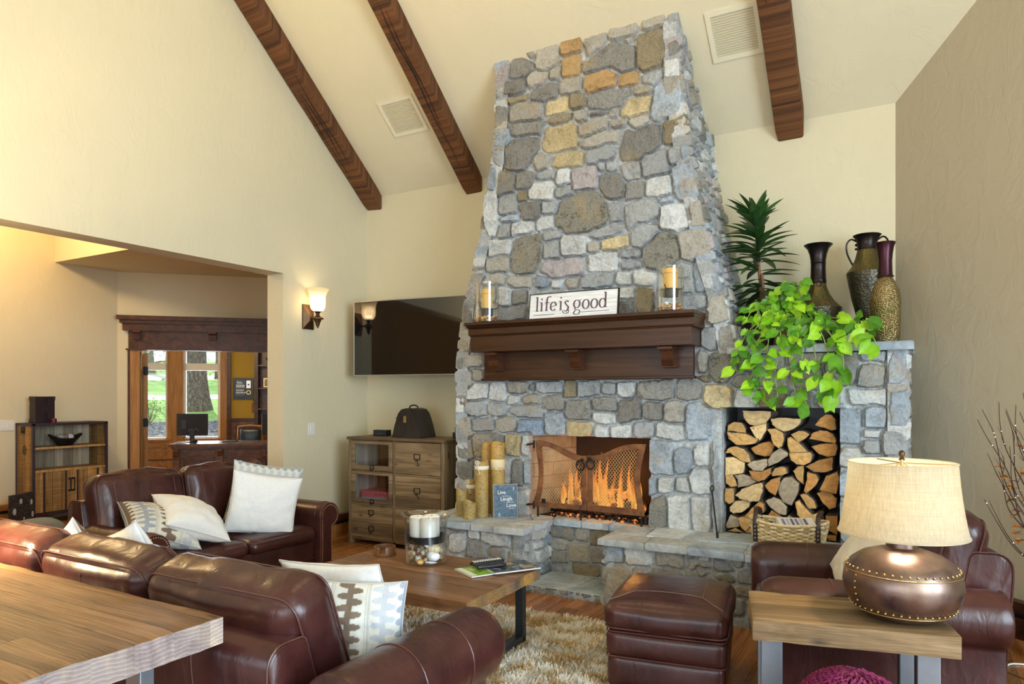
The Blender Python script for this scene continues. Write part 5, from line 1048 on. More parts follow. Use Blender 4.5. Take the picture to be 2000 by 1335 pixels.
# ---------------------------------------------------------------- candles and sign on the left hearth bench
m_cand = MT('mottled_candle', (.5, .36, .15), .55); _v = m_cand.co(); _n = m_cand.noise(_v, 70, 4, .7); _n2 = m_cand.noise(_v, 9, 3)
_c = m_cand.mix(m_cand.ramp(m_cand.sep(_v)[2], [(.0, (.36, .27, .11)), (.5, (.52, .30, .07)), (1, (.78, .36, .04))]), m_cand.ramp(_n2, [(.35, (.28, .22, .08)), (.6, (.58, .38, .10))]), .45)
m_cand.base(m_cand.mix(_c, (.085, .055, .02), m_cand.ramp(_n, [(.52, 0.0), (.66, .8)]))); m_cand = m_cand.m
m_band = plain('paper_band', (.80, .66, .40), .8); m_bandw = plain('cream_ribbon', (.85, .80, .66), .7)
def candle(x, y, r, h, label, sd, band=None, bow=False, hollow=True, sink=.03):
    o = root('pillar_candle', label, 'candle', (x, y, .482), 0, 'candles on the hearth'); rg = random.Random(sd); mb = MB(); n = 32; ph = rg.uniform(0, 6)
    rr = lambda k, z: r * (1 + .02 * math.sin(3 * k + ph))
    rings = []; hz = [0, .01, h * .3, h * .6, h - .03, h - .008]
    for z in hz: rings.append([(r * math.cos(2 * PI * k / n) * (1 if z > 0 else .97), r * math.sin(2 * PI * k / n) * (1 if z > 0 else .97), z) for k in range(n)])
    tops = lambda k: h + .012 * math.sin(2 * PI * k / n + ph) + .006 * math.sin(6 * PI * k / n)
    for s, dz in ((.97, 0), (.86, .002), (.76, -.012), (.68, -sink), (.3, -sink - .004), (.01, -sink - .004)): rings.append([(r * s * math.cos(2 * PI * k / n), r * s * math.sin(2 * PI * k / n), tops(k) + dz) for k in range(n)])
    mb.loft(rings); obj('wax', mb, m_cand, o)
    mb = MB(); mb.tube([(0, 0, h - sink), (.003, .002, h - sink + .014)], .0018, 5); obj('wick', mb, m_black, o)
    if band:
        z0, z1 = band; mb = MB(); mb.lathe([(r + .001, z0), (r + .0025, z0 + .002), (r + .0025, z1 - .002), (r + .001, z1)], 32, caps=False); bd = obj('band', mb, m_band if not bow else m_bandw, o)
        mb = MB()
        if bow:
            for s in (-1, 1): mb.tube(spline([(0, -r - .004, z1), (s * .018, -r - .012, z1 + .028), (s * .006, -r - .014, z1 + .045), (-s * .008, -r - .006, z1 + .012)], 6), .0028, 6)
            mb.tube(spline([(.0, -r - .006, z1), (.012, -r - .008, z0 - .01), (.02, -r - .008, z0 - .04)], 6), .0028, 6)
        else:
            mb.lathe([(r + .002, z0 - .012), (r + .0045, z0 - .009), (r + .002, z0 - .006)], 32, caps=False); mb.sphere((.02, -r - .004, z0 - .008), .008, 8)
        obj('ribbon', mb, m_bandw, bd)
    return o
candle(-3.165, 5.10, .046, .60, 'tall plain mottled candle at the back left of the hearth candles', 1)
candle(-3.015, 5.03, .058, .605, 'tallest thick mottled candle with a wide cream paper band', 2, (.405, .475))
candle(-3.105, 4.92, .056, .455, 'thick mottled candle with white ribbon and bow, front middle', 3, (.395, .425), True)
candle(-3.28, 5.03, .044, .29, 'short mottled candle with ribbon, half hidden at far left', 4, (.215, .245), True)
candle(-3.285, 4.885, .045, .215, 'short greenish bark-covered candle left of the front stub', 5, sink=.006)
candle(-3.13, 4.775, .052, .135, 'lowest candle stub with dripping amber rim at the hearth edge', 6, sink=.045)
s2 = root('wooden_sign', 'slate blue wooden sign reading Live Laugh Love on the hearth', 'sign', (-2.90, 4.97, .482))
SM2 = Matrix.Translation((-2.898, 4.965, .483)) @ Matrix.Rotation(rad(42), 4, 'Z') @ Matrix.Rotation(rad(-5), 4, 'X'); W, H = .205, .275
mb = MB(); mb.box(-W / 2, 0, 0, W / 2, .035, H, 0, SM2); obj('block', mb, plain('distressed_edge', (.5, .42, .32), .7, var=.7, sc=60), s2, True, 0, bevel=.002)
mb = MB(); mb.box(-W / 2 + .004, -.0015, .004, W / 2 - .004, .001, H - .004, 0, SM2); mslate = MT('slate_blue_paint', (.085, .14, .2), .6); _n = mslate.noise(mslate.co(), 45, 5); mslate.base(mslate.ramp(_n, [(.3, (.055, .095, .14)), (.6, (.10, .165, .235)), (.78, (.3, .34, .36))])); mslate = mslate.m
obj('painted_face', mb, mslate, s2, True, 0)
def lay(mbd, t, M, x, z): mbd.add([M @ Vector((x + p[0], -.002 - p[2], z + p[1])) for p in t.v], t.f)
for s_, x, z in (('Live', -.068, .195), ('Laugh', -.045, .142), ('Love', .005, .088)): mb = MB(); lay(mb, text_mb(s_, .043, .0005, None, 'LEFT', .0004), SM2, x, z); obj('lettering', mb, m_txt, s2, True, 0)
mb = MB()
for x0, x1, z in ((-.03, .03, .178), (.005, .07, .125), (.03, .075, .076)):
    nib(mb, [(lerp(x0, x1, k / 9), z + .004 * math.sin(k * 2.1)) for k in range(10)], .003, .0016, SM2 @ Matrix.Translation((0, -.001, 0)))
for x, z in ((.062, .225), (-.062, .012)):
    for k in range(4): nib(mb, [(x + .003 * (k % 2), z + k * .008), (x + .012, z + k * .008 + .005)], .003, .003, SM2 @ Matrix.Translation((0, -.001, 0)))
obj('flourish', mb, m_txt, s2, True, 0)
# ---------------------------------------------------------------- wicker basket with papers on the right hearth
bk = root('wicker_basket', 'oval wicker basket with two dark leather handles on the hearth', 'basket', (-.715, 5.02, .482)); m_wick = vcol('wicker', .6, .25, 40)
bx, by, bz = -.715, 5.005, .484; A, B, HB = .245, .145, .165; mb = MB(); rg = random.Random(4); NS = 36
def bpt(a, z, off=0):
    t = z / HB; k = .86 + .14 * t; return (bx + (A * k + off) * math.cos(a), by + (B * k + off) * math.sin(a), bz + z + .012 * math.cos(2 * a) * t)
for r_ in range(12):
    z = .009 + r_ * (HB - .02) / 11; n = NS * 2
    mb.tube([bpt(2 * PI * k / n, z + rg.gauss(0, .001), .009 * (1 if ((k // 2 + r_) % 2) else -1)) for k in range(n)], .0075, 5, True, col=rg.choice([(.62, .45, .20), (.76, .62, .38), (.46, .31, .12), (.70, .55, .30)]))
for k in range(NS): a = 2 * PI * (k + .5) / NS; mb.tube([bpt(a, q * HB) for q in (0, .5, 1)], .0045, 5, col=(.62, .46, .22))
obj('woven_body', mb, m_wick, bk, True)
mb = MB(); n = 90
for s in range(3): mb.tube([bpt(2 * PI * k / n, HB + .004 * math.sin(k * 1.4 + s * 2.1), .006 * math.cos(k * 1.4 + s * 2.1)) for k in range(n)], .006, 5, True, col=(.72, .58, .34))
obj('braided_rim', mb, m_wick, bk, True)
mb = MB(); mb.lathe([(.0, 0), (A * .85, 0), (A * .85, .006), (0, .006)], 40, (0, 0, 0), caps=False); mb.v = [(bx + p[0], by + p[1] * B / A, bz + p[2]) for p in mb.v]; mb.c = [(.5, .36, .18, 1)] * len(mb.v); obj('base', mb, m_wick, bk, True)
m_strap = leather('dark_strap_leather', (.03, .014, .012), (.055, .025, .02), .4)
for sx in (-1, 1):
    mb = MB(); ax = bx + sx * A * .80
    pts = [(ax, by - B * .62, bz + .02), (ax, by - B * .70, bz + HB * .55), (ax, by - B * .70, bz + HB + .0), (ax, by - B * .50, bz + HB + .055), (ax + sx * .01, by, bz + HB + .078), (ax, by + B * .5, bz + HB + .05), (ax, by + B * .62, bz + HB - .01), (ax, by + B * .62, bz + HB * .5)]
    mb.tube(spline(pts, 6), .0045, 8, flat=3.4); h_ = obj('leather_handle', mb, m_strap, bk, True)
    mb = MB()
    for z in (.05, .075, .10, .125): mb.sphere((ax, by - B * .70 - .006, bz + z), .006, 6)
    obj('rivet', mb, m_steel, h_, True)
m_paper = vcol('magazine_paper', .35)
mg = root('magazine', 'folded magazines lying in the wicker basket', 'magazine', (-.69, 5.0, .6)); mb = MB()
MM = Matrix.Translation((-.70, 5.0, .606)) @ Matrix.Rotation(rad(8), 4, 'Z') @ Matrix.Rotation(rad(10), 4, 'X')
for k, c in enumerate([(.75, .75, .76), (.35, .30, .42), (.6, .6, .64), (.8, .8, .8)]):
    M2 = MM @ Matrix.Translation((.012 * k, .006 * k, .009 * k)) @ Matrix.Rotation(rad(5 * (k - 1)), 4, 'Z'); n0 = len(mb.v); mb.box(-.115, -.08, 0, .115, .08, .008, 0, M2); mb.c = (mb.c or []) + [(*c, 1)] * 8
obj('pages', mb, m_paper, mg, True, 0)
mb = MB(); 
for k in range(6): 
    mb.box(-.09 + k * .028, -.06, .0355, -.072 + k * .028, .06, .0358, 0, MM @ Matrix.Translation((.036, .018, 0)) @ Matrix.Rotation(rad(10), 4, 'Z')); mb.c = (mb.c or []) + [((.25, .2, .35), (.5, .5, .6), (.15, .12, .2))[k % 3] + (1,)] * 8
obj('cover_print', mb, m_paper, mg, True, 0)
# ---------------------------------------------------------------- vases on the niche shelf
m_vneck = plain('black_patina', (.032, .024, .024), .34, .85, var=.4, sc=18, bump=.15, bsc=50)
def patina(name, a, b, c, hs, hb, rough=.38):
    M = MT(name, a, rough, .75); v = M.co(); n = M.noise(v, 6, 5, .6, .5); d = M.voro(v, hs); M.base(M.mix(M.ramp(n, [(.3, a), (.5, b), (.68, c)]), M.ramp(d, [(.1, 1.15), (.5, .7)]), .7, 'MULTIPLY')); M.bump(d, hb, .006); return M.m
m_vbody = patina('olive_patina', (.07, .05, .02), (.16, .125, .045), (.10, .13, .04), 50, .25)
m_vham = patina('hammered_brass', (.12, .13, .035), (.30, .22, .09), (.36, .27, .13), 95, .9, .33)
m_vgrey = patina('dark_hammered', (.05, .042, .03), (.10, .085, .055), (.08, .085, .04), 60, .5)
def vase(label, loc, parts, extra=None):
    o = root('metal_vase', label, 'vase', loc, 0)
    for nm, prof, m, ribs in parts:
        mb = MB(); n = 48; rings = [[(r * (1 - ribs * .035 * max(0, math.cos(2 * PI * k * 12 / n)) ** 3) * math.cos(2 * PI * k / n), r * (1 - ribs * .035 * max(0, math.cos(2 * PI * k * 12 / n)) ** 3) * math.sin(2 * PI * k / n), z) for k in range(n)] for r, z in prof]
        mb.loft(rings, caps=False); obj(nm, mb, m, o, smooth=45)
    if extra: extra(o)
    return o
def _ringpull(o):
    mb = MB(); mb.sphere((.012, -.052, .50), .009, 8); mb.tube([(.012 + .020 * math.cos(a), -.058, .478 + .022 * math.sin(a)) for a in [2 * PI * k / 18 for k in range(18)]], .0028, 6, True); obj('ring', mb, m_iron, o)
    mb = MB(); mb.sphere((-.05, 0, .45), .012, 8); obj('lug', mb, m_vneck, o)
vase('bottle-shaped metal vase with long black flared neck above the trailing plant', (-.60, 5.68, 1.846), [
    ('body', [(0, 0), (.085, 0), (.095, .01), (.125, .12), (.165, .285), (.166, .298)], m_vgrey, 0), ('shoulder', [(.166, .298), (.158, .305), (.118, .345), (.082, .40), (.060, .455), (.054, .485)], m_vbody, 1),
    ('neck', [(.054, .485), (.058, .487), (.056, .50), (.058, .505), (.055, .515), (.053, .58), (.052, .63), (.055, .635), (.052, .64), (.055, .646), (.053, .652), (.060, .70), (.075, .745), (.098, .772), (.102, .775), (.098, .779), (.070, .75), (.05, .70), (.045, .6), (0, .55)], m_vneck, 0)], _ringpull)
def _handles(o):
    for s in (-1, 1):
        mb = MB(); mb.tube(spline([(s * .062, 0, .775), (s * .105, 0, .80), (s * .135, 0, .765), (s * .132, 0, .70), (s * .105, 0, .63), (s * .085, 0, .60), (s * .083, 0, .615)], 7), [.0065] * 43, 8); mb.sphere((s * .07, -.0, .755), .012, 8); mb.sphere((s * .072, 0, .725), .010, 8); obj('handle', mb, m_vneck, o)
vase('two-handled metal amphora vase at the back near the corner', (-.275, 5.72, 1.846), [
    ('foot', [(0, 0), (.075, 0), (.078, .01), (.05, .06), (.040, .12), (.046, .17), (.055, .19)], m_vneck, 0), ('body', [(.055, .19), (.075, .24), (.105, .36), (.13, .49), (.138, .535), (.139, .545)], m_vgrey, 0),
    ('shoulder', [(.139, .545), (.134, .552), (.105, .59), (.082, .64), (.070, .69), (.065, .712)], m_vbody, 1), ('neck', [(.065, .712), (.069, .715), (.067, .73), (.066, .75), (.074, .79), (.092, .815), (.096, .818), (.092, .822), (.065, .79), (.055, .75), (0, .72)], m_vneck, 0)], _handles)
def _studs(o):
    mb = MB()
    for k in range(16): a = 2 * PI * k / 16; mb.sphere((.048 * math.cos(a), .048 * math.sin(a), .448), .005, 6)
    obj('stud_band', mb, m_vneck, o)
vase('slim hammered brass bottle vase with dark purple neck at the shelf end', (-.146, 5.32, 1.846), [
    ('body', [(0, 0), (.080, 0), (.086, .008), (.090, .10), (.094, .22), (.095, .285), (.0955, .290)], m_vham, 0), ('shoulder', [(.0955, .290), (.092, .31), (.085, .35), (.068, .395), (.048, .430), (.042, .44)], m_vham, 0),
    ('neck', [(.042, .44), (.046, .445), (.044, .46), (.042, .50), (.041, .55), (.045, .60), (.052, .645), (.062, .672), (.064, .675), (.060, .678), (.045, .64), (.036, .56), (0, .5)], plain('plum_patina', (.055, .018, .026), .32, .8, var=.4, sc=16), 0)], _studs)
# ---------------------------------------------------------------- plants
m_terra = plain('terracotta', (.42, .25, .14), .85, var=.2, sc=9); m_dpot = plain('brown_pot', (.07, .03, .018), .6, var=.3); m_soil = plain('potting_soil', (.03, .02, .014), 1)
m_pleaf = MT('plant_leaf', (.2, .5, .05), .38, spec=.4); _c = m_pleaf.attr()[0]; m_pleaf.base(m_pleaf.mix(_c, m_pleaf.ramp(m_pleaf.noise(m_pleaf.co(), 28, 4), [(.3, .82), (.7, 1.15)]), 1.0, 'MULTIPLY')); m_pleaf.b.inputs['Transmission Weight'].default_value = 0.0
_tr = m_pleaf.n('ShaderNodeBsdfTranslucent'); m_pleaf.l(_c, _tr.inputs[0]); _mx = m_pleaf.n('ShaderNodeMixShader'); _mx.inputs[0].default_value = .28; m_pleaf.l(m_pleaf.b.outputs[0], _mx.inputs[1]); m_pleaf.l(_tr.outputs[0], _mx.inputs[2]); m_pleaf.l(_mx.outputs[0], m_pleaf.o.inputs[0]); m_pleaf = m_pleaf.m
m_stem = plain('green_stem', (.30, .42, .09), .6, var=.3); m_bstem = plain('brown_stem', (.22, .10, .04), .7, var=.3)
def leaf(mb, base, d, up, L, w, col, heart=.0, bend=.3, fold=.25, rg=random):
    """one leaf: midrib from base along d, face normal near up"""
    d = d.normalized(); s = d.cross(up)
    s = s.normalized() if s.length > 1e-4 else Vector((1, 0, 0)); nrm = s.cross(d); n = 8; v = []; f = []; cols = []
    for i in range(n + 1):
        t = i / n
        if heart: ww = w * (math.sin(PI * min(1, t * .92 + .10)) ** .75) * (1 - t) ** .32 * 1.2 if t < 1 else 0
        else: ww = w * math.sin(PI * t ** .85) ** .8
        back = -heart * L * .16 * math.exp(-(t / .12) ** 2)
        p = base + d * (L * t) - nrm * (bend * L * t * t); ed = nrm * (fold * ww)
        v += [p + s * ww + ed + d * back, p + s * ww * .5 + ed * .35 + d * back * .4, p, p - s * ww * .5 + ed * .35 + d * back * .4, p - s * ww + ed + d * back]
        g = [.92 if j in (0, 4) else (1.0 if j != 2 else 1.12) for j in range(5)]; cols += [tuple(float(c) * q for c in col) + (1,) for q in g]
    for i in range(n):
        for j in range(4): a = i * 5 + j; f.append((a, a + 1, a + 6, a + 5))
    mb.add(v, f, 0, None, cols)
def pot(o, x, y, z, r, h, m):
    mb = MB(); mb.lathe([(0, 0), (r * .72, 0), (r * .95, h * .8), (r, h * .82), (r * 1.02, h), (r * .92, h), (r * .90, h * .9), (0, h * .88)], 32, (x, y, z)); obj('pot', mb, m, o, True, 40)
    mb = MB(); mb.lathe([(0, h * .9), (r * .9, h * .9)], 24, (x, y, z)); obj('soil', mb, m_soil, o, True)
dc = root('potted_dracaena', 'tall dark green dracaena in a pot beside the chimney', 'plant', (-1.0, 5.62, 1.846)); pot(dc, -1.0, 5.62, 1.846, .115, .20, m_dpot); rg = random.Random(9)
st = MB(); lf = MB()
tr_ = spline([(-.985, 5.62, 2.02), (-.99, 5.61, 2.2), (-1.01, 5.60, 2.45), (-1.03, 5.60, 2.70), (-1.035, 5.60, 2.84)], 8); st.tube(tr_, [.016 - .008 * i / len(tr_) for i in range(len(tr_))], 8)
st.tube([(-.96, 5.60, 2.0), (-.985, 5.58, 2.42)], .011, 7); obj('stem', st, m_bstem, dc, True)
for k in range(125):
    t = rg.random() ** 1.05; p = tr_[min(len(tr_) - 1, int((.22 + .78 * t) * (len(tr_) - 1)))]; a = k * 2.4 + rg.uniform(-.4, .4); el = lerp(-.15, 1.15, t ** 1.6) + rg.uniform(-.25, .25)
    d = Vector((math.cos(a) * math.cos(el), math.sin(a) * math.cos(el) * .8 - .1, math.sin(el))); L = rg.uniform(.24, .38) * (1 - .2 * t); c = rg.choice([(.035, .10, .022), (.05, .15, .03), (.028, .075, .02), (.07, .17, .04), (.04, .11, .03)])
    leaf(lf, Vector(p), d, Vector((0, 0, 1)), L, rg.uniform(.026, .040), c, 0, rg.uniform(.05, .4), .3)
obj('leaves', lf, m_pleaf, dc, True, 180)
po = root('potted_pothos', 'bright lime green trailing pothos spilling over the stone shelf', 'plant', (-.78, 5.46, 1.846)); pot(po, -.78, 5.46, 1.846, .115, .25, m_terra)
vines = MB(); lf = MB(); rg = random.Random(31); LEAFC = [(.30, .62, .02), (.40, .74, .03), (.22, .52, .03), (.13, .36, .025), (.42, .74, .035), (.08, .24, .02), (.27, .56, .02), (.16, .42, .03), (.11, .31, .025)]
def vine(pts, n, smin, smax, dark=0, ns=8):
    P = spline([Vector(p) for p in pts], ns); vines.tube(P, .0035, 5); n = int(n * 1.45)
    for k in range(n):
        i = min(len(P) - 1, int(len(P) * (k + rg.random() * .7) / n)); p = P[i]; a = rg.uniform(-PI, PI); L = rg.uniform(smin, smax)
        d = Vector((math.sin(a) * .75, -.35 + rg.uniform(-.45, .25), -.35 + math.cos(a) * .55)); stem = p + d * .35 * L + Vector((0, -.02, .02)); vines.tube([p, (p + stem) / 2 + Vector((0, 0, .012)), stem], .0022, 4)
        nr = Vector((rg.gauss(0, .5), -1, rg.uniform(.1, .8))); c = LEAFC[5 if rg.random() < dark else rg.randrange(len(LEAFC))]
        leaf(lf, stem, d + Vector((0, 0, -.25)), nr, L, L * rg.uniform(.36, .44), c, 1, rg.uniform(.0, .35), rg.uniform(.05, .3))
c0 = (-.78, 5.44, 2.09)
rim = 5.06
for (x1, zend, n) in ((-1.05, 1.66, 9), (-1.0, 1.52, 13), (-.93, 1.46, 13), (-.86, 1.43, 15), (-.78, 1.48, 14), (-.70, 1.42, 15), (-.63, 1.40, 14), (-.56, 1.46, 12), (-.48, 1.44, 11), (-.42, 1.62, 7)):
    vine([c0, (lerp(-.78, x1, .35), 5.28, 2.10 + rg.uniform(-.03, .05)), (lerp(-.78, x1, .8), 5.12, 1.95), (x1, rim, 1.80), (x1 + rg.uniform(-.05, .05), rim + .015, lerp(1.8, zend, .5)), (x1 + rg.uniform(-.06, .06), rim + .02, zend)], n, .055, .10, .12)
for k in range(7):                                                        # upright, climbing at the left behind the front leaves
    x1 = -1.0 + k * .055; vine([c0, (lerp(-.78, x1, .5), 5.36, 2.16), (x1, 5.30, 2.12 + .03 * k), (x1 + rg.uniform(-.04, .04), 5.24, 2.02)], 8, .05, .085, .1)
vine([c0, (-.77, 5.38, 2.2), (-.76, 5.36, 2.28), (-.74, 5.30, 2.20)], 10, .05, .085)
for k in range(8):                                                        # runners over the shelf to the right
    x1 = -.62 + k * .065; vine([c0, (-.66, 5.35, 2.06), (lerp(-.7, x1, .7), 5.24, 1.99 + rg.uniform(-.03, .03)), (x1, 5.12, 1.93 + rg.uniform(-.03, .04))], 8, .065, .11, .5)
vine([c0, (-.5, 5.25, 2.02), (-.32, 5.12, 1.93), (-.22, 5.06, 1.88), (-.18, 5.05, 1.80)], 9, .09, .125, 0)
vine([c0, (-.55, 5.2, 1.98), (-.42, 5.06, 1.84), (-.38, 5.045, 1.72), (-.41, 5.05, 1.60), (-.44, 5.06, 1.47)], 7, .10, .135, 0)
obj('vines', vines, m_stem, po, True); obj('leaves', lf, m_pleaf, po, True, 180)
# ---------------------------------------------------------------- TV, sconce
tv = root('television', 'large flat television on the wall left of the chimney', 'television', (-4.4, 5.63, 1.694)); ang = math.atan2(.15, 1.4)
TM = Matrix.Translation((-5.10, 5.55, 1.694)) @ Matrix.Rotation(ang, 4, 'Z'); W, H = 1.41, .785
mb = MB(); mb.box(0, .004, 0, W, .045, H, 0, TM); obj('back_shell', mb, m_black, tv, True, 0, bevel=.004)
mb = MB()
for q in ((0, 0, W, .011), (0, H - .011, W, H), (0, 0, .011, H), (W - .011, 0, W, H)): mb.box(q[0], -.004, q[1], q[2], .006, q[3], 0, TM)
obj('bezel', mb, plain('silver_bezel', (.5, .48, .45), .35, .7), tv, True, 0, bevel=.0015)
mb = MB(); mb.box(.010, -.001, .010, W - .010, .004, H - .010, 0, TM); obj('screen', mb, MT('tv_screen', (.006, .005, .005), .05, spec=1.0).m, tv, True, 0)
mb = MB(); mb.box(W / 2 - .3, .045, H / 2 - .2, W / 2 + .3, .07, H / 2 + .2, 0, TM); mb.tube([TM @ Vector((W / 2, .07, H / 2)), (-4.35, 5.85, 2.08), (-4.5, 5.995, 2.08)], .03, 8); mb.box(-4.65, 5.97, 1.9, -4.35, 5.998, 2.3); obj('wall_mount', mb, m_iron, tv, True, 0)
sc = root('wall_sconce', 'lit bronze wall sconce with frosted bell glass shade', 'sconce', (XL, 5.11, 2.28)); mb = MB(); yc, zc = 5.105, 2.285
w0, h0, w1, h1 = .075, .125, .02, .06
v = [(XL, yc - w0, zc - h0), (XL, yc + w0, zc - h0), (XL, yc + w0, zc + h0), (XL, yc - w0, zc + h0), (XL + .012, yc - w0, zc - h0), (XL + .012, yc + w0, zc - h0), (XL + .012, yc + w0, zc + h0), (XL + .012, yc - w0, zc + h0), (XL + .055, yc - w1, zc - .04), (XL + .055, yc + w1, zc - .04), (XL + .055, yc + w1, zc + .0), (XL + .055, yc - w1, zc + .0)]
mb.add(v, [(0, 1, 5, 4), (1, 2, 6, 5), (2, 3, 7, 6), (3, 0, 4, 7), (4, 5, 9, 8), (5, 6, 10, 9), (6, 7, 11, 10), (7, 4, 8, 11), (8, 9, 10, 11)]); mb.sphere((XL + .03, yc - .045, zc), .006, 6); obj('backplate', mb, m_bronze, sc, True, 0, bevel=.003)
sx, sz = XL + .14, 2.30
mb = MB(); mb.tube([(XL + .05, yc, zc - .02), (sx, yc, zc - .02)], .010, 8); obj('arm', mb, m_bronze, sc, True)
mb = MB(); mb.lathe([(0, -.135), (.010, -.13), (.011, -.115), (.018, -.11), (.022, -.085), (.038, -.05), (.060, -.042), (.060, -.034), (.036, -.018), (.020, -.008), (.018, .012), (.030, .028), (.045, .034), (.03, .036), (0, .036)], 24, (sx, yc, sz)); obj('finial', mb, m_bronze, sc, True, 40)
M = MT('sconce_glass', (.95, .80, .58), .5); t = M.t; tl = M.n('ShaderNodeBsdfTranslucent'); tl.inputs[0].default_value = (.95, .86, .70, 1); tp = M.n('ShaderNodeBsdfTransparent'); m1 = M.n('ShaderNodeMixShader'); m1.inputs[0].default_value = .45; M.l(tl.outputs[0], m1.inputs[1]); M.l(tp.outputs[0], m1.inputs[2]); m2 = M.n('ShaderNodeMixShader'); m2.inputs[0].default_value = .25; M.l(m1.outputs[0], m2.inputs[1]); M.l(M.b.outputs[0], m2.inputs[2]); M.l(m2.outputs[0], M.o.inputs[0]); m_sglass = M.m
mb = MB(); mb.lathe([(.03, .035), (.055, .045), (.072, .075), (.078, .12), (.075, .17), (.082, .20), (.100, .235), (.112, .258), (.110, .260), (.096, .234), (.078, .198), (.071, .17), (.074, .12), (.068, .078)], 40, (sx, yc, sz), caps=False); obj('glass_shade', mb, m_sglass, sc, True)
mb = MB(); mb.lathe([(0, .05), (.038, .055), (.042, .075), (.042, .165), (.034, .178), (0, .18)], 20, (sx, yc, sz)); obj('lamp_glow', mb, emit('bulb_glow', (1, .80, .52), 22), sc, True)
# ---------------------------------------------------------------- cabinet below the TV
m_cab = wood('grey_pine', ((.11, .066, .03), (.225, .15, .078), (.33, .235, .13)), axis=0, rough=.6, plank=.105, paxis=2, sc=1.4, gap=.008)
m_cabv = wood('grey_pine_upright', ((.11, .07, .034), (.215, .15, .08), (.32, .235, .135)), axis=2, rough=.6, sc=1.4)
m_cablit = wood('pale_lit_boards', ((.34, .32, .28), (.50, .48, .44), (.62, .60, .56)), axis=2, rough=.7, plank=.07, paxis=1, knots=False)  # pale tone puts light on the cabinet's inner left side into the colour
cb = root('storage_cabinet', 'weathered pine cabinet with glass doors and drawers below the television', 'cabinet', (-4.35, 5.5, 0)); x0, x1, yf, yb2, zt = -4.945, -3.76, 5.305, 5.76, 1.075
mb = MB(); mb.box(x0 - .012, yf - .015, zt - .028, x1 + .012, yb2, zt); obj('top', mb, wood('cabinet_top', ((.11, .066, .03), (.20, .13, .065), (.29, .20, .105)), axis=0, rough=.5, plank=.15, paxis=1, sc=1.2), cb, True, 0, bevel=.004)
mb = MB()
for a, b in ((x0, x0 + .04), (x1 - .04, x1)): mb.box(a, yf, 0, b, yf + .05, zt - .028); mb.box(a, yb2 - .05, 0, b, yb2, zt - .028)
mb.box(-4.372, yf + .002, .06, -4.342, yf + .05, zt - .028); obj('stile', mb, m_cabv, cb, True, 0, bevel=.003)
mb = MB(); mb.box(x1 - .03, yf + .05, .06, x1 - .006, yb2 - .05, zt - .028); obj('side_panel', mb, m_cabv, cb, True, 0); mb = MB(); mb.box(x0 + .006, yf + .05, .06, x0 + .03, yb2 - .05, zt - .028); obj('side_panel', mb, m_cabv, cb, True, 0); mb = MB(); mb.box(-4.365, yf + .05, .06, -4.349, yb2 - .02, zt - .028); obj('divider', mb, m_cabv, cb, True, 0)
mb = MB(); mb.box(x0 + .03, yb2 - .02, .06, x1 - .03, yb2 - .005, zt - .028); obj('back_panel', mb, wood('cabinet_back', ((.08, .045, .02), (.16, .10, .05), (.22, .14, .08)), axis=2, rough=.7, plank=.09, paxis=0), cb, True, 0)
for a, b in ((x0 + .04, -4.372), (-4.342, x1 - .04)):
    for z in (.052, .400, .742) if a < -4.5 else (.052, .398, .716): mb = MB(); mb.box(a, yf + .004, z, b, yb2 - .02, z + .016); obj('rail', mb, m_cab, cb, True, 0, bevel=.002)
mb = MB(); mb.box(x0 + .031, yf + .06, .42, x0 + .035, yb2 - .022, 1.04); obj('lit_inner_side', mb, m_cablit, cb, True, 0)
def label_pull(par, x, y, z, s=1.0, tas=True):
    mb = MB(); w, h = .036 * s, .026 * s
    for q in ((-w, -h, w, -h + .006), (-w, h - .006, w, h), (-w, -h, -w + .006, h), (w - .006, -h, w, h)): mb.box(x + q[0], y - .005, z + q[1], x + q[2], y, z + q[3])
    mb.tube(spline([(x - .012 * s, y - .004, z - h), (x, y - .02, z - h - .016 * s), (x + .014 * s, y - .004, z - h - .002)], 4), .0035, 6)
    if tas: mb.tube([(x + .006, y - .008, z - h - .012), (x + .022, y - .006, z - h - .055)], .003, 5)
    obj('label_pull', mb, m_iron, par, True, 0)
for z0, z1 in ((.752, 1.042), (.418, .738)):                                # framed glass doors
    a, b, s = x0 + .043, -4.376, .045; mb = MB()
    for q in ((a, z0, b, z0 + s), (a, z1 - s * .8, b, z1), (a, z0 + s, a + s, z1 - s * .8), (b - s, z0 + s, b, z1 - s * .8)): mb.box(q[0], yf - .006, q[1], q[2], yf + .016, q[3])
    d_ = obj('glass_door', mb, m_cab, cb, True, 0, bevel=.004); mb = MB(); mb.box(a + s - .004, yf + .004, z0 + s - .004, b - s + .004, yf + .007, z1 - s * .8 + .004); obj('pane', mb, m_glass, d_, True, 0)
    label_pull(d_, (a + b) / 2 + .01, yf - .006, z0 + .026, .72, False)
for a, b, z0, z1 in ((x0 + .043, -4.376, .226, .396), (x0 + .043, -4.376, .07, .222), (-4.339, x1 - .043, .735, 1.04), (-4.339, x1 - .043, .416, .714), (-4.339, x1 - .043, .07, .396)):
    mb = MB(); mb.box(a, yf - .005, z0, b, yf + .02, z1); d_ = obj('drawer', mb, m_cab, cb, True, 0, bevel=.003); label_pull(d_, (a + b) / 2, yf - .005, (z0 + z1) / 2 + .02, 1.0 if a > -4.5 else .92, a > -4.5)
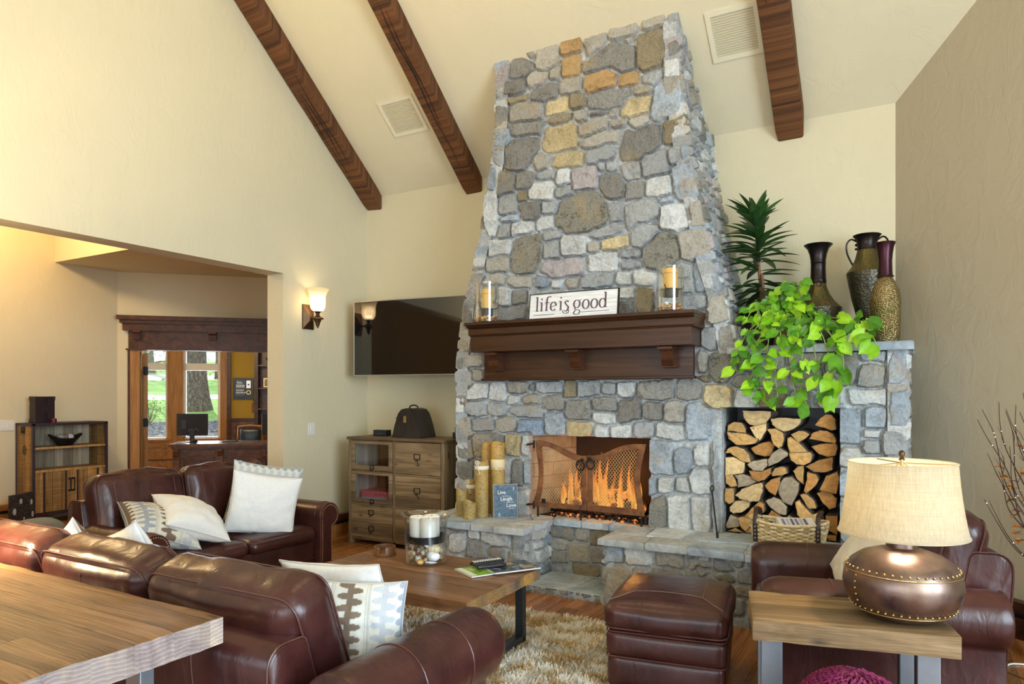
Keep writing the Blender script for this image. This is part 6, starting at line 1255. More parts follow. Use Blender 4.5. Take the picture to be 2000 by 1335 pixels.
def gbox(label, x, y, z, w, d, h, col, m2, rz=0, squig=True):
    r = root('game_box', label, 'box', (x, y, z), rz); mb = MB(); mb.box(-w / 2, -d / 2, 0, w / 2, d / 2, h); obj('carton', mb, plain('carton_' + label.split()[0], col, .5, var=.2, sc=20), r, smooth=0, bevel=.002)
    if squig:
        mb = MB(); nib(mb, [(lerp(-w * .05, w * .4, k / 12), h * .45 + h * .22 * math.sin(k * 2.3)) for k in range(13)], .006, .003, Matrix.Translation((0, -d / 2, 0))); obj('cover_lettering', mb, m2, r, smooth=0)
    return r
gbox('blue game box at the bottom of the two behind the lower glass door', -4.66, 5.52, .4165, .38, .26, .05, (.16, .30, .45), m_txt, 0, False)
gbox('pink game box on top of the blue one behind the lower glass door', -4.665, 5.52, .467, .37, .26, .062, (.50, .09, .17), plain('dark_red_print', (.22, .02, .05), .5))
r = root('picture_book', 'upright green and orange book in the lower glass cabinet door', 'book', (-4.43, 5.45, .4165)); mb = MB(); mb.box(-4.445, 5.36, .417, -4.415, 5.55, .66); obj('cover', mb, plain('green_cover', (.08, .22, .06), .5), r, True, 0, bevel=.002)
mb = MB(); mb.prism(arc(5.45, .54, .07, 0, 340, 14), -4.4465, -4.4455, YZ); obj('cover_disc', mb, plain('orange_print', (.65, .25, .04), .5), r, True, 0)
# things on top of the cabinet
cs = root('leather_case', 'black domed leather case with brass clasp on the pine cabinet', 'case', (-4.30, 5.55, zt)); m_blea = leather('black_leather', (.018, .014, .012), (.035, .027, .023), .42)
def casepoly(s=0): return [(-4.475 - s, 1.076), (-4.135 + s, 1.076), (-4.165 + s, 1.19), (-4.195 + s, 1.27), (-4.215, 1.315 + s), (-4.25, 1.352 + s), (-4.305, 1.365 + s), (-4.36, 1.352 + s), (-4.395, 1.315 + s), (-4.415 - s, 1.27), (-4.445 - s, 1.19)]
mb = MB(); mb.prism(casepoly(), 5.42, 5.69, XZ); obj('shell', mb, m_blea, cs, True, 25, bevel=.008)
mb = MB(); mb.prism([(-4.413, 1.268), (-4.197, 1.268), (-4.216, 1.313), (-4.252, 1.350), (-4.305, 1.363), (-4.358, 1.350), (-4.394, 1.313)], 5.414, 5.42, XZ); mb.prism([(-4.42, 1.262), (-4.19, 1.262), (-4.19, 1.272), (-4.42, 1.272)], 5.411, 5.42, XZ); obj('flap', mb, m_blea, cs, True, 25, bevel=.003)
mb = MB(); mb.box(-4.322, 5.404, 1.222, -4.292, 5.414, 1.29); mb.sphere((-4.307, 5.404, 1.262), .008, 8); mb.tube([(-4.307 + .009 * math.cos(a), 5.402, 1.242 + .012 * math.sin(a)) for a in [2 * PI * k / 12 for k in range(12)]], .002, 5, True); obj('clasp', mb, m_brass, cs, True, 0, bevel=.002)
mb = MB(); mb.tube(spline([(-4.36, 5.55, 1.36), (-4.345, 5.55, 1.385), (-4.305, 5.55, 1.393), (-4.265, 5.55, 1.385), (-4.25, 5.55, 1.36)], 5), .008, 8); obj('handle', mb, m_blea, cs, True)
for nm, lab, x, y, w, h, d in (('small_speaker', 'small black box speaker at the left on the pine cabinet', -4.72, 5.56, .165, .062, .09), ('small_speaker', 'small black two-tier speaker at right on the pine cabinet, by the stone', -3.80, 5.60, .085, .06, .09)):
    r = root(nm, lab, 'speaker', (x, y, zt)); mb = MB(); mb.box(-w / 2, -d / 2, .001, w / 2, d / 2, h); obj('housing', mb, m_black, r, smooth=0, bevel=.005)
    mb = MB(); mb.box(-w / 2 + .008, -d / 2 - .002, .010, w / 2 - .008, -d / 2 + .001, h - .008); obj('grille', mb, plain('speaker_grille', (.02, .02, .022), .8), r, smooth=0)
    if w < .1: mb = MB(); mb.box(-.025, -.03, h, .035, .03, h + .05); obj('top_unit', mb, m_black, r, smooth=0, bevel=.006)
    else: mb = MB(); mb.box(.0, -d / 2 - .003, .018, .02, -d / 2 - .001, .022); obj('badge', mb, m_steel, r, smooth=0)
# ================================================================ leather seating
m_foot = plain('dark_wood_foot', (.03, .014, .008), .4)
def nails(mb, pts, step, y):
    acc = 0; last = None
    for k in range(len(pts) - 1):
        a, b = pts[k], pts[k + 1]; L = math.dist(a, b); t = -acc
        while t + step <= L:
            t += step; q = t / L; mb.sphere((lerp(a[0], b[0], q), y, lerp(a[1], b[1], q)), .0052, 6, sc=(1, .5, 1))
        acc = L - t if L - t < step else 0
def loop3(w, h, r, y, M): return [M @ Vector((a, y, b)) for a, b in rrect(w, h, r, 4)]
def seating(name, label, cat, loc, rz, W, D, n, aw, ah, sh, fh, bh, R, scroll=True, thick=.23, tilt=13, seed=1, cush_y=None, nail=True, seam=True, backw=None, bcw=None, bco=0, arm_end=None, ws=None, bws=None):
    o = root(name, label, cat, loc, rz); inner = W - 2 * aw; cw = inner / n; ws = ws or [cw] * n; bws = bws or ([bcw / n] * n if bcw else ws)
    mb = MB(); mb.soft((inner + .06, D - .16, .22), .025, (0, 0, 0), 10, .002, seed, M=Matrix.Translation((0, D / 2 - .01, .19))); obj('base', mb, m_lea, o, smooth=60)
    mb = MB(); mb.tube([(-inner / 2, .065, .135), (inner / 2, .065, .135)], .004, 6); mb.tube([(-inner / 2, .065, .285), (inner / 2, .065, .285)], .006, 6); obj('base_welt', mb, m_leaP, o)
    for s in (-1, 1):
        for y in (.08, D - .08): mb = MB(); mb.lathe([(.03, 0), (.038, .02), (.034, .06), (.03, .085)], 14, (s * (W / 2 - aw * .6), y, 0)); obj('foot', mb, m_foot, o)
    for k in range(n):
        cw = ws[k]; xc = -sum(ws) / 2 + sum(ws[:k]) + cw / 2; th = sh - .28; d = D - .36
        mb = MB(); M = Matrix.Translation((xc, .02 + d / 2, .28 + th / 2)); mb.soft((cw - .012, d, th), .065, (0, .018, .022), 30, .009, seed + k, (2.5, 5, 3), M); c = obj('seat_cushion', mb, m_lea, o, smooth=180)
        mb = MB()
        for z in (-th / 2 + .028, th / 2 - .028): mb.tube([M @ Vector((a, b, z)) for a, b in rrect(cw - .028, d - .004, .06, 4)], .0042, 6, True)
        obj('piping', mb, m_leaP, c)
    # back frame
    pr = [(D - .04, .09), (D, fh - .12)] + arc(D - .075, fh - .075, .075, 0, 90, 6) + arc(D - .145, fh - .03, .03, 90, 170, 4) + [(D - .26, .34), (D - .27, .09)]
    hw = (backw or inner + .10) / 2; mb = MB(); xs = [-hw, -hw + .012, hw - .012, hw]; yc = D - .14; zc = fh * .5; rings = []
    for x, s in zip(xs, (.93, 1, 1, .93)): rings.append([(x, yc + (a - yc) * s, zc + (b - zc) * (1 - (1 - s) * .3)) for a, b in pr])
    mb.loft(rings); bf = obj('back_frame', mb, m_lea, o, smooth=50)
    for x in (-hw + .006, hw - .006): mb = MB(); mb.tube([(x, yc + (a - yc) * 1.005, b) for a, b in pr], .004, 6); obj('seam', mb, m_leaP, bf)
    for x in [(-hw + 2 * hw * k / (n * 2)) for k in range(1, n * 2)] if n > 1 else [0]: mb = MB(); mb.tube([(x, a + .0015, b + .001) for a, b in pr[:9]], .003, 6); obj('seam', mb, m_leaP, bf)
    # back cushions
    hgt = (bh - sh + .05); yc = cush_y or D - .27
    for k in range(n):
        bw_ = bws[k]; xc = bco - sum(bws) / 2 + sum(bws[:k]) + bw_ / 2; M = Matrix.Translation((xc, yc, sh - .03 + hgt / 2)) @ Matrix.Rotation(rad(-tilt), 4, 'X')
        mb = MB(); mb.soft((bw_ - .012, thick, hgt), .085, (.008, .035, .022), 38, .013, seed * 7 + k, (6, 2.2, 2.5), M); c = obj('back_cushion', mb, m_lea, o, smooth=180)
        mb = MB()
        for y in (-thick / 2 + .035, thick / 2 - .035):
            mb.tube(loop3(bw_ - .028, hgt - .012, .07, y, M), .0045, 6, True)
        if seam:
            for x in (-bw_ * .33, bw_ * .33): mb.tube([M @ Vector((x + .01 * z, -thick / 2 - .035 * (1 - (x / (bw_ / 2)) ** 2) * (1 - (2 * z / hgt) ** 2) + .002, z)) for z in np.linspace(-hgt / 2 + .08, hgt / 2 - .07, 9)], .0028, 5)
            mb.tube([M @ Vector((0, thick / 2 + .035 * (1 - (2 * z / hgt) ** 2) - .001, z)) for z in np.linspace(-hgt / 2 + .05, hgt / 2 - .05, 9)], .003, 5)
        obj('piping', mb, m_leaP, c)
    # rolled arms
    cz = ah - R
    for s in (-1, 1):
        x0 = s * inner / 2
        out = [(0, .09), (.004, cz * .6), (0, cz)] + arc(R, cz, R, 180, -75, 22)[1:] + [(R * 1.22, cz - R * 1.12), (R * 1.2, cz * .5), (R * 1.2, .09)]
        mb = MB(); rings = []; ae = arm_end or D - .05; ys = [0, .004, .016, .04, .08] + list(np.linspace(.14, ae - .05, 8)) + [ae - .01, ae]; mid = (R * .9, cz * .9)
        for y in ys:
            e = 1 - ((.045 - y) / .045) ** 2.2 * (.10 if scroll else .34) if y < .045 else 1
            if not scroll and y < .08: e = 1 - .30 * ((.08 - y) / .08) ** 2
            if y > ae - .005: e = .96
            rings.append([(x0 + s * (mid[0] + (a - mid[0]) * e), y, max(.085, (cz if b > cz * .7 else b) + ((b - cz) * e if b > cz * .7 else 0))) for a, b in out])
        mb.loft(rings); a_ = obj('arm', mb, m_lea, o, smooth=60)
        mb = MB()
        for y in ((.30, D * .62) if not scroll else (.06,)): mb = MB(); mb.tube([(x0 + s * (mid[0] + (a - mid[0]) * 1.004), y, cz + (b - cz) * 1.004) for a, b in out[2:-3]], .0038, 6); obj('arm_welt', mb, m_leaP, a_)
        mb = MB()
        if scroll: mb.tube([(x0 + s * (mid[0] + (a - mid[0]) * .93), -.002, b if b < cz * .7 else cz + (b - cz) * .93) for a, b in out], .0055, 6)
        if scroll:
            obj('front_welt', mb, m_leaP, a_); mb = MB(); k_ = .86; mb.prism([(x0 + s * (mid[0] + (a - mid[0]) * k_), .10 if b < .1 else (b if b < cz * .7 else cz + (b - cz) * k_)) for a, b in out][::s], -.010, .004, XZ); p_ = obj('arm_panel', mb, m_lea, a_, smooth=30, bevel=.004)
            if nail: mb = MB(); nails(mb, [(x0 + s * (mid[0] + (a - mid[0]) * .80), b if b < cz * .7 else cz + (b - cz) * .80) for a, b in out], .017, -.011); obj('nailhead_trim', mb, m_nail, p_, smooth=180)
    return o
seating('leather_sofa', 'burgundy leather sofa facing the fireplace, its back to the long rustic console', 'sofa', (-3.05, 2.56, 0), PI, 3.20, .955, 3, .31, .60, .40, .65, .80, .15, False, .24, 19, 2, .675, backw=2.40, bws=[.88, .83, .83], bco=.08)
seating('leather_loveseat', 'burgundy leather loveseat with brass nailhead scroll arms in the wall opening', 'sofa', (-4.27, 3.565, 0), PI / 2, 1.79, 1.0, 2, .22, .59, .40, .74, .90, .11, True, .22, 12, 5, .75, backw=1.60, bws=[.70, .79], bco=-.03, arm_end=.70)
seating('leather_armchair', 'burgundy leather armchair with white cushion beside the firewood niche', 'armchair', (-.715, 3.875, 0), rad(-76), 1.03, 1.08, 1, .225, .64, .46, .78, .925, .125, False, .22, 14, 9, .85, backw=.60, bcw=.60, arm_end=1.0)
# ottoman in front of the armchair
ot = root('leather_ottoman', 'burgundy leather ottoman with domed cushion top in front of the armchair', 'ottoman', (-1.085, 3.60, 0), rad(9))
mb = MB(); mb.soft((.60, .66, .15), .06, (.01, .01, .045), 30, .006, 3, (4, 3, 3), Matrix.Translation((0, 0, .395))); c = obj('top_cushion', mb, m_lea, ot, smooth=180)
mb = MB(); mb.tube([(a, b, .345) for a, b in rrect(.588, .648, .05, 4)], .0045, 6, True); obj('piping', mb, m_leaP, c); mb = MB()
q = lambda x, y: .470 + .045 * (1 - (x / .30) ** 2) * (1 - (y / .33) ** 2) + .0045
for a, b, c_, d_ in ((-.17, -.17, -.17, .25), (.17, -.17, .17, .25), (-.17, -.17, .17, -.17), (-.17, -.17, -.275, -.285), (.17, -.17, .275, -.285)): mb.tube([(lerp(a, c_, k / 8), lerp(b, d_, k / 8), q(lerp(a, c_, k / 8), lerp(b, d_, k / 8)) - .002) for k in range(9)], .0019, 5)
obj('top_stitching', mb, m_thread, c)
mb = MB(); mb.soft((.575, .63, .13), .03, (.006, .008, 0), 12, .003, 4, M=Matrix.Translation((0, 0, .262))); obj('upper_band', mb, m_lea, ot, smooth=180)
mb = MB(); mb.soft((.56, .615, .16), .025, (.006, .006, 0), 12, .003, 5, M=Matrix.Translation((0, 0, .125))); obj('lower_panel', mb, m_lea, ot, smooth=180)
mb = MB(); mb.soft((.53, .585, .32), .02, (0, 0, 0), 6, M=Matrix.Translation((0, 0, .20))); obj('core', mb, m_lea, ot, smooth=180)
mb = MB()
for z in (.203, .326): mb.tube([(a, b, z) for a, b in rrect(.574, .628, .03, 4)], .004, 6, True)
obj('welt', mb, m_leaP, ot)
for sx in (-1, 1):
    for sy in (-1, 1): mb = MB(); mb.lathe([(.025, 0), (.03, .05)], 12, (sx * .22, sy * .25, 0)); obj('foot', mb, m_foot, ot)
# ---------------------------------------------------------------- pillows
m_lin = vcol('white_linen', .85, .05, 60, .12, 300); m_kil = vcol('kilim_weave', .9, .10, 260, .35, 420)
m_lin_pipe = plain('linen_piping', (.62, .60, .55), .85)
def kilim(u, v, sd=0, horiz=False):
    """woven zigzag bands: u,v in -1..1"""
    if horiz: u, v = v, u
    cream = np.array((.70, .68, .60)); brown = np.array((.20, .145, .10)); blue = np.array((.34, .38, .44)); grey = np.array((.52, .54, .56))
    col = np.tile(cream, (len(u), 1)); f = lambda c, w, k, ph: (np.abs(u - c) < w * .22) | ((np.abs(u - c) / w) ** 3 + (np.abs(((v * k + ph + np.where(u > c, .5, 0)) % 1) - .5) / .29) ** 2 < 1)
    for c, w, cc, ph in ((-.62, .24, blue, .2), (.0, .24, brown, 0), (.64, .24, grey, .35), (-.98, .12, brown, .5), (1.0, .12, blue, .1)):
        m = f(c, w, 4.6, ph + sd); col[m] = cc
    for c in (-.33, .33): m = (np.abs(u - c) < .05) & ((u * 60).astype(int) % 2 == 0); col[m] = col[m] * .78
    rib = .93 + .07 * np.cos(u * 150); return col * rib[:, None]
def pillow(label, loc, nrm, upv, w, h, t, kind, seed, group=None, roll=0, horiz=False, sag=.0, name='throw_pillow'):
    o = root(name, label, 'pillow', loc, 0, group); nrm = Vector(nrm).normalized(); up = Vector(upv); up = (up - nrm * up.dot(nrm)).normalized(); rt = up.cross(nrm)
    if roll: R_ = Matrix.Rotation(rad(roll), 3, nrm); up = R_ @ up; rt = R_ @ rt
    n = 110 if kind == 'kilim' else 48; q = np.linspace(-1, 1, n + 1); q = np.sign(q) * (1 - (1 - np.abs(q)) ** 1.25); U, V = np.meshgrid(q, q); U = U.ravel(); V = V.ravel(); N = len(U)
    puff = ((1 - U ** 2) * (1 - V ** 2)); th = t / 2 * (puff ** .42) * (1 - .12 * (1 - puff)); pin = .07
    Xl = U * w / 2 * (1 - pin * (1 - V ** 2) * np.abs(U) ** 3); Yl = V * h / 2 * (1 - pin * (1 - U ** 2) * np.abs(V) ** 3)
    P = np.stack([U * 2.2, V * 2.2, np.full(N, seed * 5.1)], 1); edge = 1 - np.clip(puff * 2.2, 0, 1)
    fold = np.sin((np.arctan2(V, U) * 9 + seed) + 3 * vnoise(P, seed)) * .0035 * np.minimum(1, (U ** 2 + V ** 2)) * puff ** .3
    sagd = sag * (1 - V ** 2) * 0 + sag * U ** 2
    loc3 = lambda a, b, z: tuple(rt * float(a) + up * float(b) + nrm * float(z))
    pts = []; cols = []; F = []
    cf = kilim(U, V, seed * .13, horiz) if kind == 'kilim' else np.tile(np.array((.80, .79, .76)) if kind == 'white' else np.array((.76, .72, .64)), (N, 1)); cb_ = kilim(-U, V, seed * .13, horiz) if kind == 'kilim' else cf
    wv = fbm(P * 1.3, seed, 3) * .010 * puff ** .5
    for s in (1, -1):
        for i in range(N): pts.append(loc3(Xl[i], Yl[i], s * (th[i] + fold[i] + wv[i]) - sagd[i]))
        cols += [(*c, 1) for c in (cf if s > 0 else cb_)]
    idx = np.arange(N).reshape(n + 1, n + 1)
    for s in (0, 1):
        b = s * N
        for i in range(n):
            for j in range(n):
                f = (idx[i, j], idx[i, j + 1], idx[i + 1, j + 1], idx[i + 1, j]); f = f if s == 0 else f[::-1]; F.append(tuple(int(k) + b for k in f))
    mb = MB(); mb.v = pts; mb.f = F; mb.m = [0] * len(F); mb.c = cols; obj('cushion_cover', mb, m_kil if kind == 'kilim' else m_lin, o, smooth=180)
    rim = [idx[0, j] for j in range(n)] + [idx[i, n] for i in range(n)] + [idx[n, j] for j in range(n, 0, -1)] + [idx[i, 0] for i in range(n, 0, -1)]
    mb = MB(); mb.tube([loc3(Xl[i] * 1.004, Yl[i] * 1.004, -sagd[i]) for i in rim], .0035, 5, True); obj('piping', mb, m_lin_pipe if kind != 'kilim' else plain('kilim_piping', (.45, .45, .44), .85), o)
    return o
CR = Vector((.868, .4965, 0)); CB = Vector((.4965, -.868, 0))                 # along and against the sightline, only used to aim pillows
pillow('square white pillow standing in the far corner of the loveseat', (-4.47, 3.83, .625), (.82, -.54, .10), (-.1, .1, 1), .53, .48, .15, 'white', 1, 'pillows on the loveseat', -9)
pillow('kilim pillow standing behind the square white one on the loveseat', (-4.625, 3.97, .675), (.80, -.56, .12), (-.1, .1, 1), .55, .50, .14, 'kilim', 2, 'pillows on the loveseat', -9, True)
pillow('white pillow slumped on the kilim one in the middle of the loveseat', (-4.56, 3.25, .60), (.42, .26, .87), (-.55, .8, 0), .48, .48, .25, 'white', 3, 'pillows on the loveseat', 38)
pillow('fat kilim pillow slumped against the near arm of the loveseat', (-4.60, 3.03, .575), (.42, .24, .87), (-.55, .8, 0), .50, .46, .24, 'kilim', 4, 'pillows on the loveseat', 38)
pillow('kilim pillow whose corner peeks over the left back cushion of the sofa', (-3.90, 2.13, .575), (.05, .9, .35), (0, -.3, 1), .46, .46, .15, 'kilim', 5, 'pillows on the sofa', -25)
pillow('white pillow whose corner peeks over the middle back cushion of the sofa', (-3.37, 2.12, .61), (.05, .9, .35), (0, -.3, 1), .48, .48, .15, 'white', 6, 'pillows on the sofa', -20)
pillow('white pillow lying behind the big kilim one at the right end of sofa', (-2.14, 2.27, .575), (-.05, .9, .38), (0, -.3, 1), .56, .46, .15, 'white', 7, 'pillows on the sofa', -4)
pillow('big kilim pillow with brown zigzag standing at the right end of the sofa', (-1.945, 2.10, .535), (.42, -.88, .10), (.03, .06, 1), .44, .44, .12, 'kilim', 8, 'pillows on the sofa', 2)
pillow('cream pillow leaning on the back of the leather armchair', (-.17, 3.98, .70), (-.75, -.30, .55), (.5, .1, .8), .54, .54, .17, 'cream', 9, 'armchair pillow', -12)
# ================================================================ tables
m_rust_top = wood('rustic_top', ((.085, .036, .012), (.20, .095, .034), (.30, .155, .06)), axis=0, rough=.36, plank=.128, paxis=1, plen=1.9, sc=1.1, bump=.6, contrast=1.25, gap=.014)
m_cof_top = wood('coffee_top', ((.105, .045, .018), (.20, .095, .042), (.29, .15, .072)), axis=0, rough=.3, plank=.135, paxis=1, poff=.03, plen=1.6, sc=.9, bump=.3, gap=.008)
m_side_top = wood('side_top', poff=.05, c=((.10, .058, .024), (.23, .14, .062), (.36, .24, .12)), axis=0, rough=.5, plank=.14, paxis=1, sc=1.3, bump=.5, knots=True, gap=.006)
def endgrain(name, a, b, c, pw, paxis):
    M = MT(name, b, .6); v = M.co(); x = M.sep(v); p = x[paxis]; pi = M.math('FLOOR', M.math('DIVIDE', p, pw)); w = M.n('ShaderNodeTexWhiteNoise'); w.noise_dimensions = '1D'; M.l(pi, w.inputs['W'])
    fx = M.math('SUBTRACT', M.math('MULTIPLY', M.math('FRACT', M.math('DIVIDE', p, pw)), pw), M.math('MULTIPLY', w.outputs[0], pw)); fz = M.math('ADD', x[2], M.math('MULTIPLY', w.outputs[0], .05))
    r = M.math('SQRT', M.math('ADD', M.math('MULTIPLY', fx, fx), M.math('MULTIPLY', fz, fz))); r = M.math('ADD', r, M.math('MULTIPLY', M.noise(v, 11, 4), .034)); rings = M.math('SINE', M.math('MULTIPLY', r, 480.0))
    col = M.mix(M.ramp(M.noise(v, 9, 5, .6, .6), [(.32, a), (.5, b), (.68, c)]), M.ramp(rings, [(.2, .72), (.9, 1.08)]), .75, 'MULTIPLY'); col = M.mix(col, M.ramp(w.outputs[0], [(0, .78), (1, 1.15)]), 1.0, 'MULTIPLY')
    M.base(col); M.bump(rings, .15, .003); return M.m
m_end_con = endgrain('console_end_grain', (.26, .20, .19), (.42, .34, .31), (.52, .42, .32), .128, 1)
m_end_cof = endgrain('coffee_end_grain', (.17, .11, .075), (.28, .17, .085), (.52, .26, .05), .10, 1)
def slab_top(name, x0, x1, y0, y1, z0, z1, mt_, me_, par, seed, amp=.004):
    """thick board top with worn, slightly wavy edges and an end-grain face at its right end"""
    n = 60; m = 26; xs = np.linspace(x0, x1, n + 1); ys = np.linspace(y0, y1, m + 1); mb = MB()
    def pt(x, y, z, e): w = fbm(np.array([[x * 6, y * 6, seed + z * 9]]), seed, 3)[0] * amp; return (x + (w if x in (xs[0],) else 0), y, z + (w * .6 if e else 0))
    nzs = fbm(np.array([[a * 7, b * 16, seed] for b in ys for a in xs]), seed, 3).reshape(m + 1, n + 1)
    ew = fbm(np.array([[a * 9, seed, 0] for a in xs]), seed + 1, 3) * amp; ew2 = fbm(np.array([[a * 9, seed, 5] for a in xs]), seed + 2, 3) * amp; ex = fbm(np.array([[b * 12, seed, 9] for b in ys]), seed + 3, 3) * amp
    idx = {}
    for j in range(m + 1):
        for i in range(n + 1):
            x, y = xs[i], ys[j]
            if j == 0: y += ew[i]
            if j == m: y += ew2[i]
            if i == n: x += ex[j]
            ed = (i in (0, n)) or (j in (0, m)); idx[i, j] = len(mb.v); mb.v.append((x, y, z1 + nzs[j, i] * .0018 - (.004 if ed else 0)))
    for j in range(m):
        for i in range(n): mb.f.append((idx[i, j], idx[i + 1, j], idx[i + 1, j + 1], idx[i, j + 1])); mb.m.append(0)
    rim = [idx[i, 0] for i in range(n)] + [idx[n, j] for j in range(m)] + [idx[i, m] for i in range(n, 0, -1)] + [idx[0, j] for j in range(m, 0, -1)]; b = len(mb.v)
    for k in rim: p = mb.v[k]; mb.v.append((p[0], p[1], z0))
    L = len(rim); endf = []
    for k in range(L):
        f = (rim[(k + 1) % L], rim[k], b + k, b + (k + 1) % L)
        if n <= k < n + m: endf.append(f)
        else: mb.f.append(f); mb.m.append(0)
    mb.f.append(tuple(b + k for k in range(L - 1, -1, -1))); mb.m.append(0)
    t = obj(name, mb, mt_, par, True, 40); eb = MB(); eb.v = list(mb.v); eb.f = endf; eb.m = [0] * len(endf)
    u = sorted({k for f in endf for k in f}); mp = {k: i for i, k in enumerate(u)}; eb.v = [(mb.v[k][0] + .0003, mb.v[k][1], mb.v[k][2]) for k in u]; eb.f = [tuple(mp[k] for k in f) for f in endf]
    obj('end_grain', eb, me_, t, True, 0, label='end-grain face of the boards'); return t
co = root('console_table', 'long thick rustic wood console table behind the sofa, bottom left', 'table', (-3.2, 1.24, 0)); slab_top('table_top', -4.65, -2.0, .922, 1.55, .668, .76, m_rust_top, m_end_con, co, 3, .006)
def uframe(par, x0, x1, y0, y1, z1, w, m, nm='leg_frame'):
    mb = MB()
    for y in (y0, y1): mb.box(x0, y - w / 2, 0.0, x1, y + w / 2, z1)
    mb.box(x0, y0, 0.0, x1, y1, w * .8); mb.box(x0, y0, z1 - .02, x1, y1, z1); return obj(nm, mb, m, par, True, 0, bevel=.003)
uframe(co, -2.27, -2.19, 1.03, 1.40, .667, .05, m_steel); uframe(co, -4.45, -4.37, 1.03, 1.40, .667, .05, m_steel)
ct = root('coffee_table', 'low wooden coffee table with black steel legs on the shaggy rug', 'table', (-2.56, 3.35, .03)); slab_top('table_top', -3.18, -1.95, 2.945, 3.755, .382, .45, m_cof_top, m_end_cof, ct, 8, .003)
for x in (-2.05, -3.10):
    mb = MB(); w = .038
    for y in (3.03, 3.64): mb.box(x, y - w / 2, .03, x + .055, y + w / 2, .381)
    mb.box(x, 3.03, .03, x + .055, 3.64, .068); mb.box(x, 3.03, .365, x + .055, 3.64, .381); obj('leg_frame', mb, m_dsteel, ct, True, 0, bevel=.003)
stt = root('side_table', 'small thick wooden side table with steel legs carrying the copper lamp', 'table', (-.55, 2.91, 0), rad(13))
def local_top(par):
    t = slab_top('table_top', 0, .738, 0, .435, .515, .60, m_side_top, endgrain('side_end_grain', (.17, .09, .03), (.28, .16, .06), (.38, .24, .10), .14, 1), None, 12, .004)
    t.parent = par
    mb = MB(); mb.box(-.0006, .002, .517, .0, .433, .597); obj('end_grain', mb, bpy.data.materials['side_end_grain'], t, smooth=0)
local_top(stt)
for xa in (.035, .60):
    mb = MB()
    for y in (.055, .33): mb.box(xa, y, 0, xa + .082, y + .045, .514)
    mb.box(xa, .055, 0, xa + .082, .375, .012); mb.box(xa, .055, .502, xa + .082, .375, .514); obj('leg_frame', mb, m_steel, stt, smooth=0, bevel=.004)
# ---------------------------------------------------------------- copper lamp (and its twin that stands further along the console)
m_cop = MT('copper_patina', (.3, .16, .08), .34, .9); _n = m_cop.noise(m_cop.co(), 5, 5, .6, .6); m_cop.base(m_cop.ramp(_n, [(.3, (.13, .085, .075)), (.5, (.22, .15, .125)), (.7, (.30, .21, .15))])); m_cop.rough(m_cop.ramp(m_cop.noise(m_cop.co(), 22, 4), [(.3, .26), (.7, .44)])); m_cop = m_cop.m
def shade_mat():
    M = MT('burlap_shade', (.78, .62, .38), .85); v = M.co('' or (1, 1, 1)); n = M.noise(M.co((1, 1, 40)), 6, 4); n2 = M.noise(M.co((30, 30, 1)), 6, 4); c = M.mix(M.ramp(n, [(.3, (.86, .79, .63)), (.7, (.97, .92, .78))]), M.ramp(n2, [(.3, .86), (.7, 1.08)]), 1.0, 'MULTIPLY'); M.base(c)
    tl = M.n('ShaderNodeBsdfTranslucent'); M.l(c, tl.inputs[0]); mx = M.n('ShaderNodeMixShader'); mx.inputs[0].default_value = .78; M.l(M.b.outputs[0], mx.inputs[1]); M.l(tl.outputs[0], mx.inputs[2]); M.l(mx.outputs[0], M.o.inputs[0]); return M.m
m_shade = shade_mat()
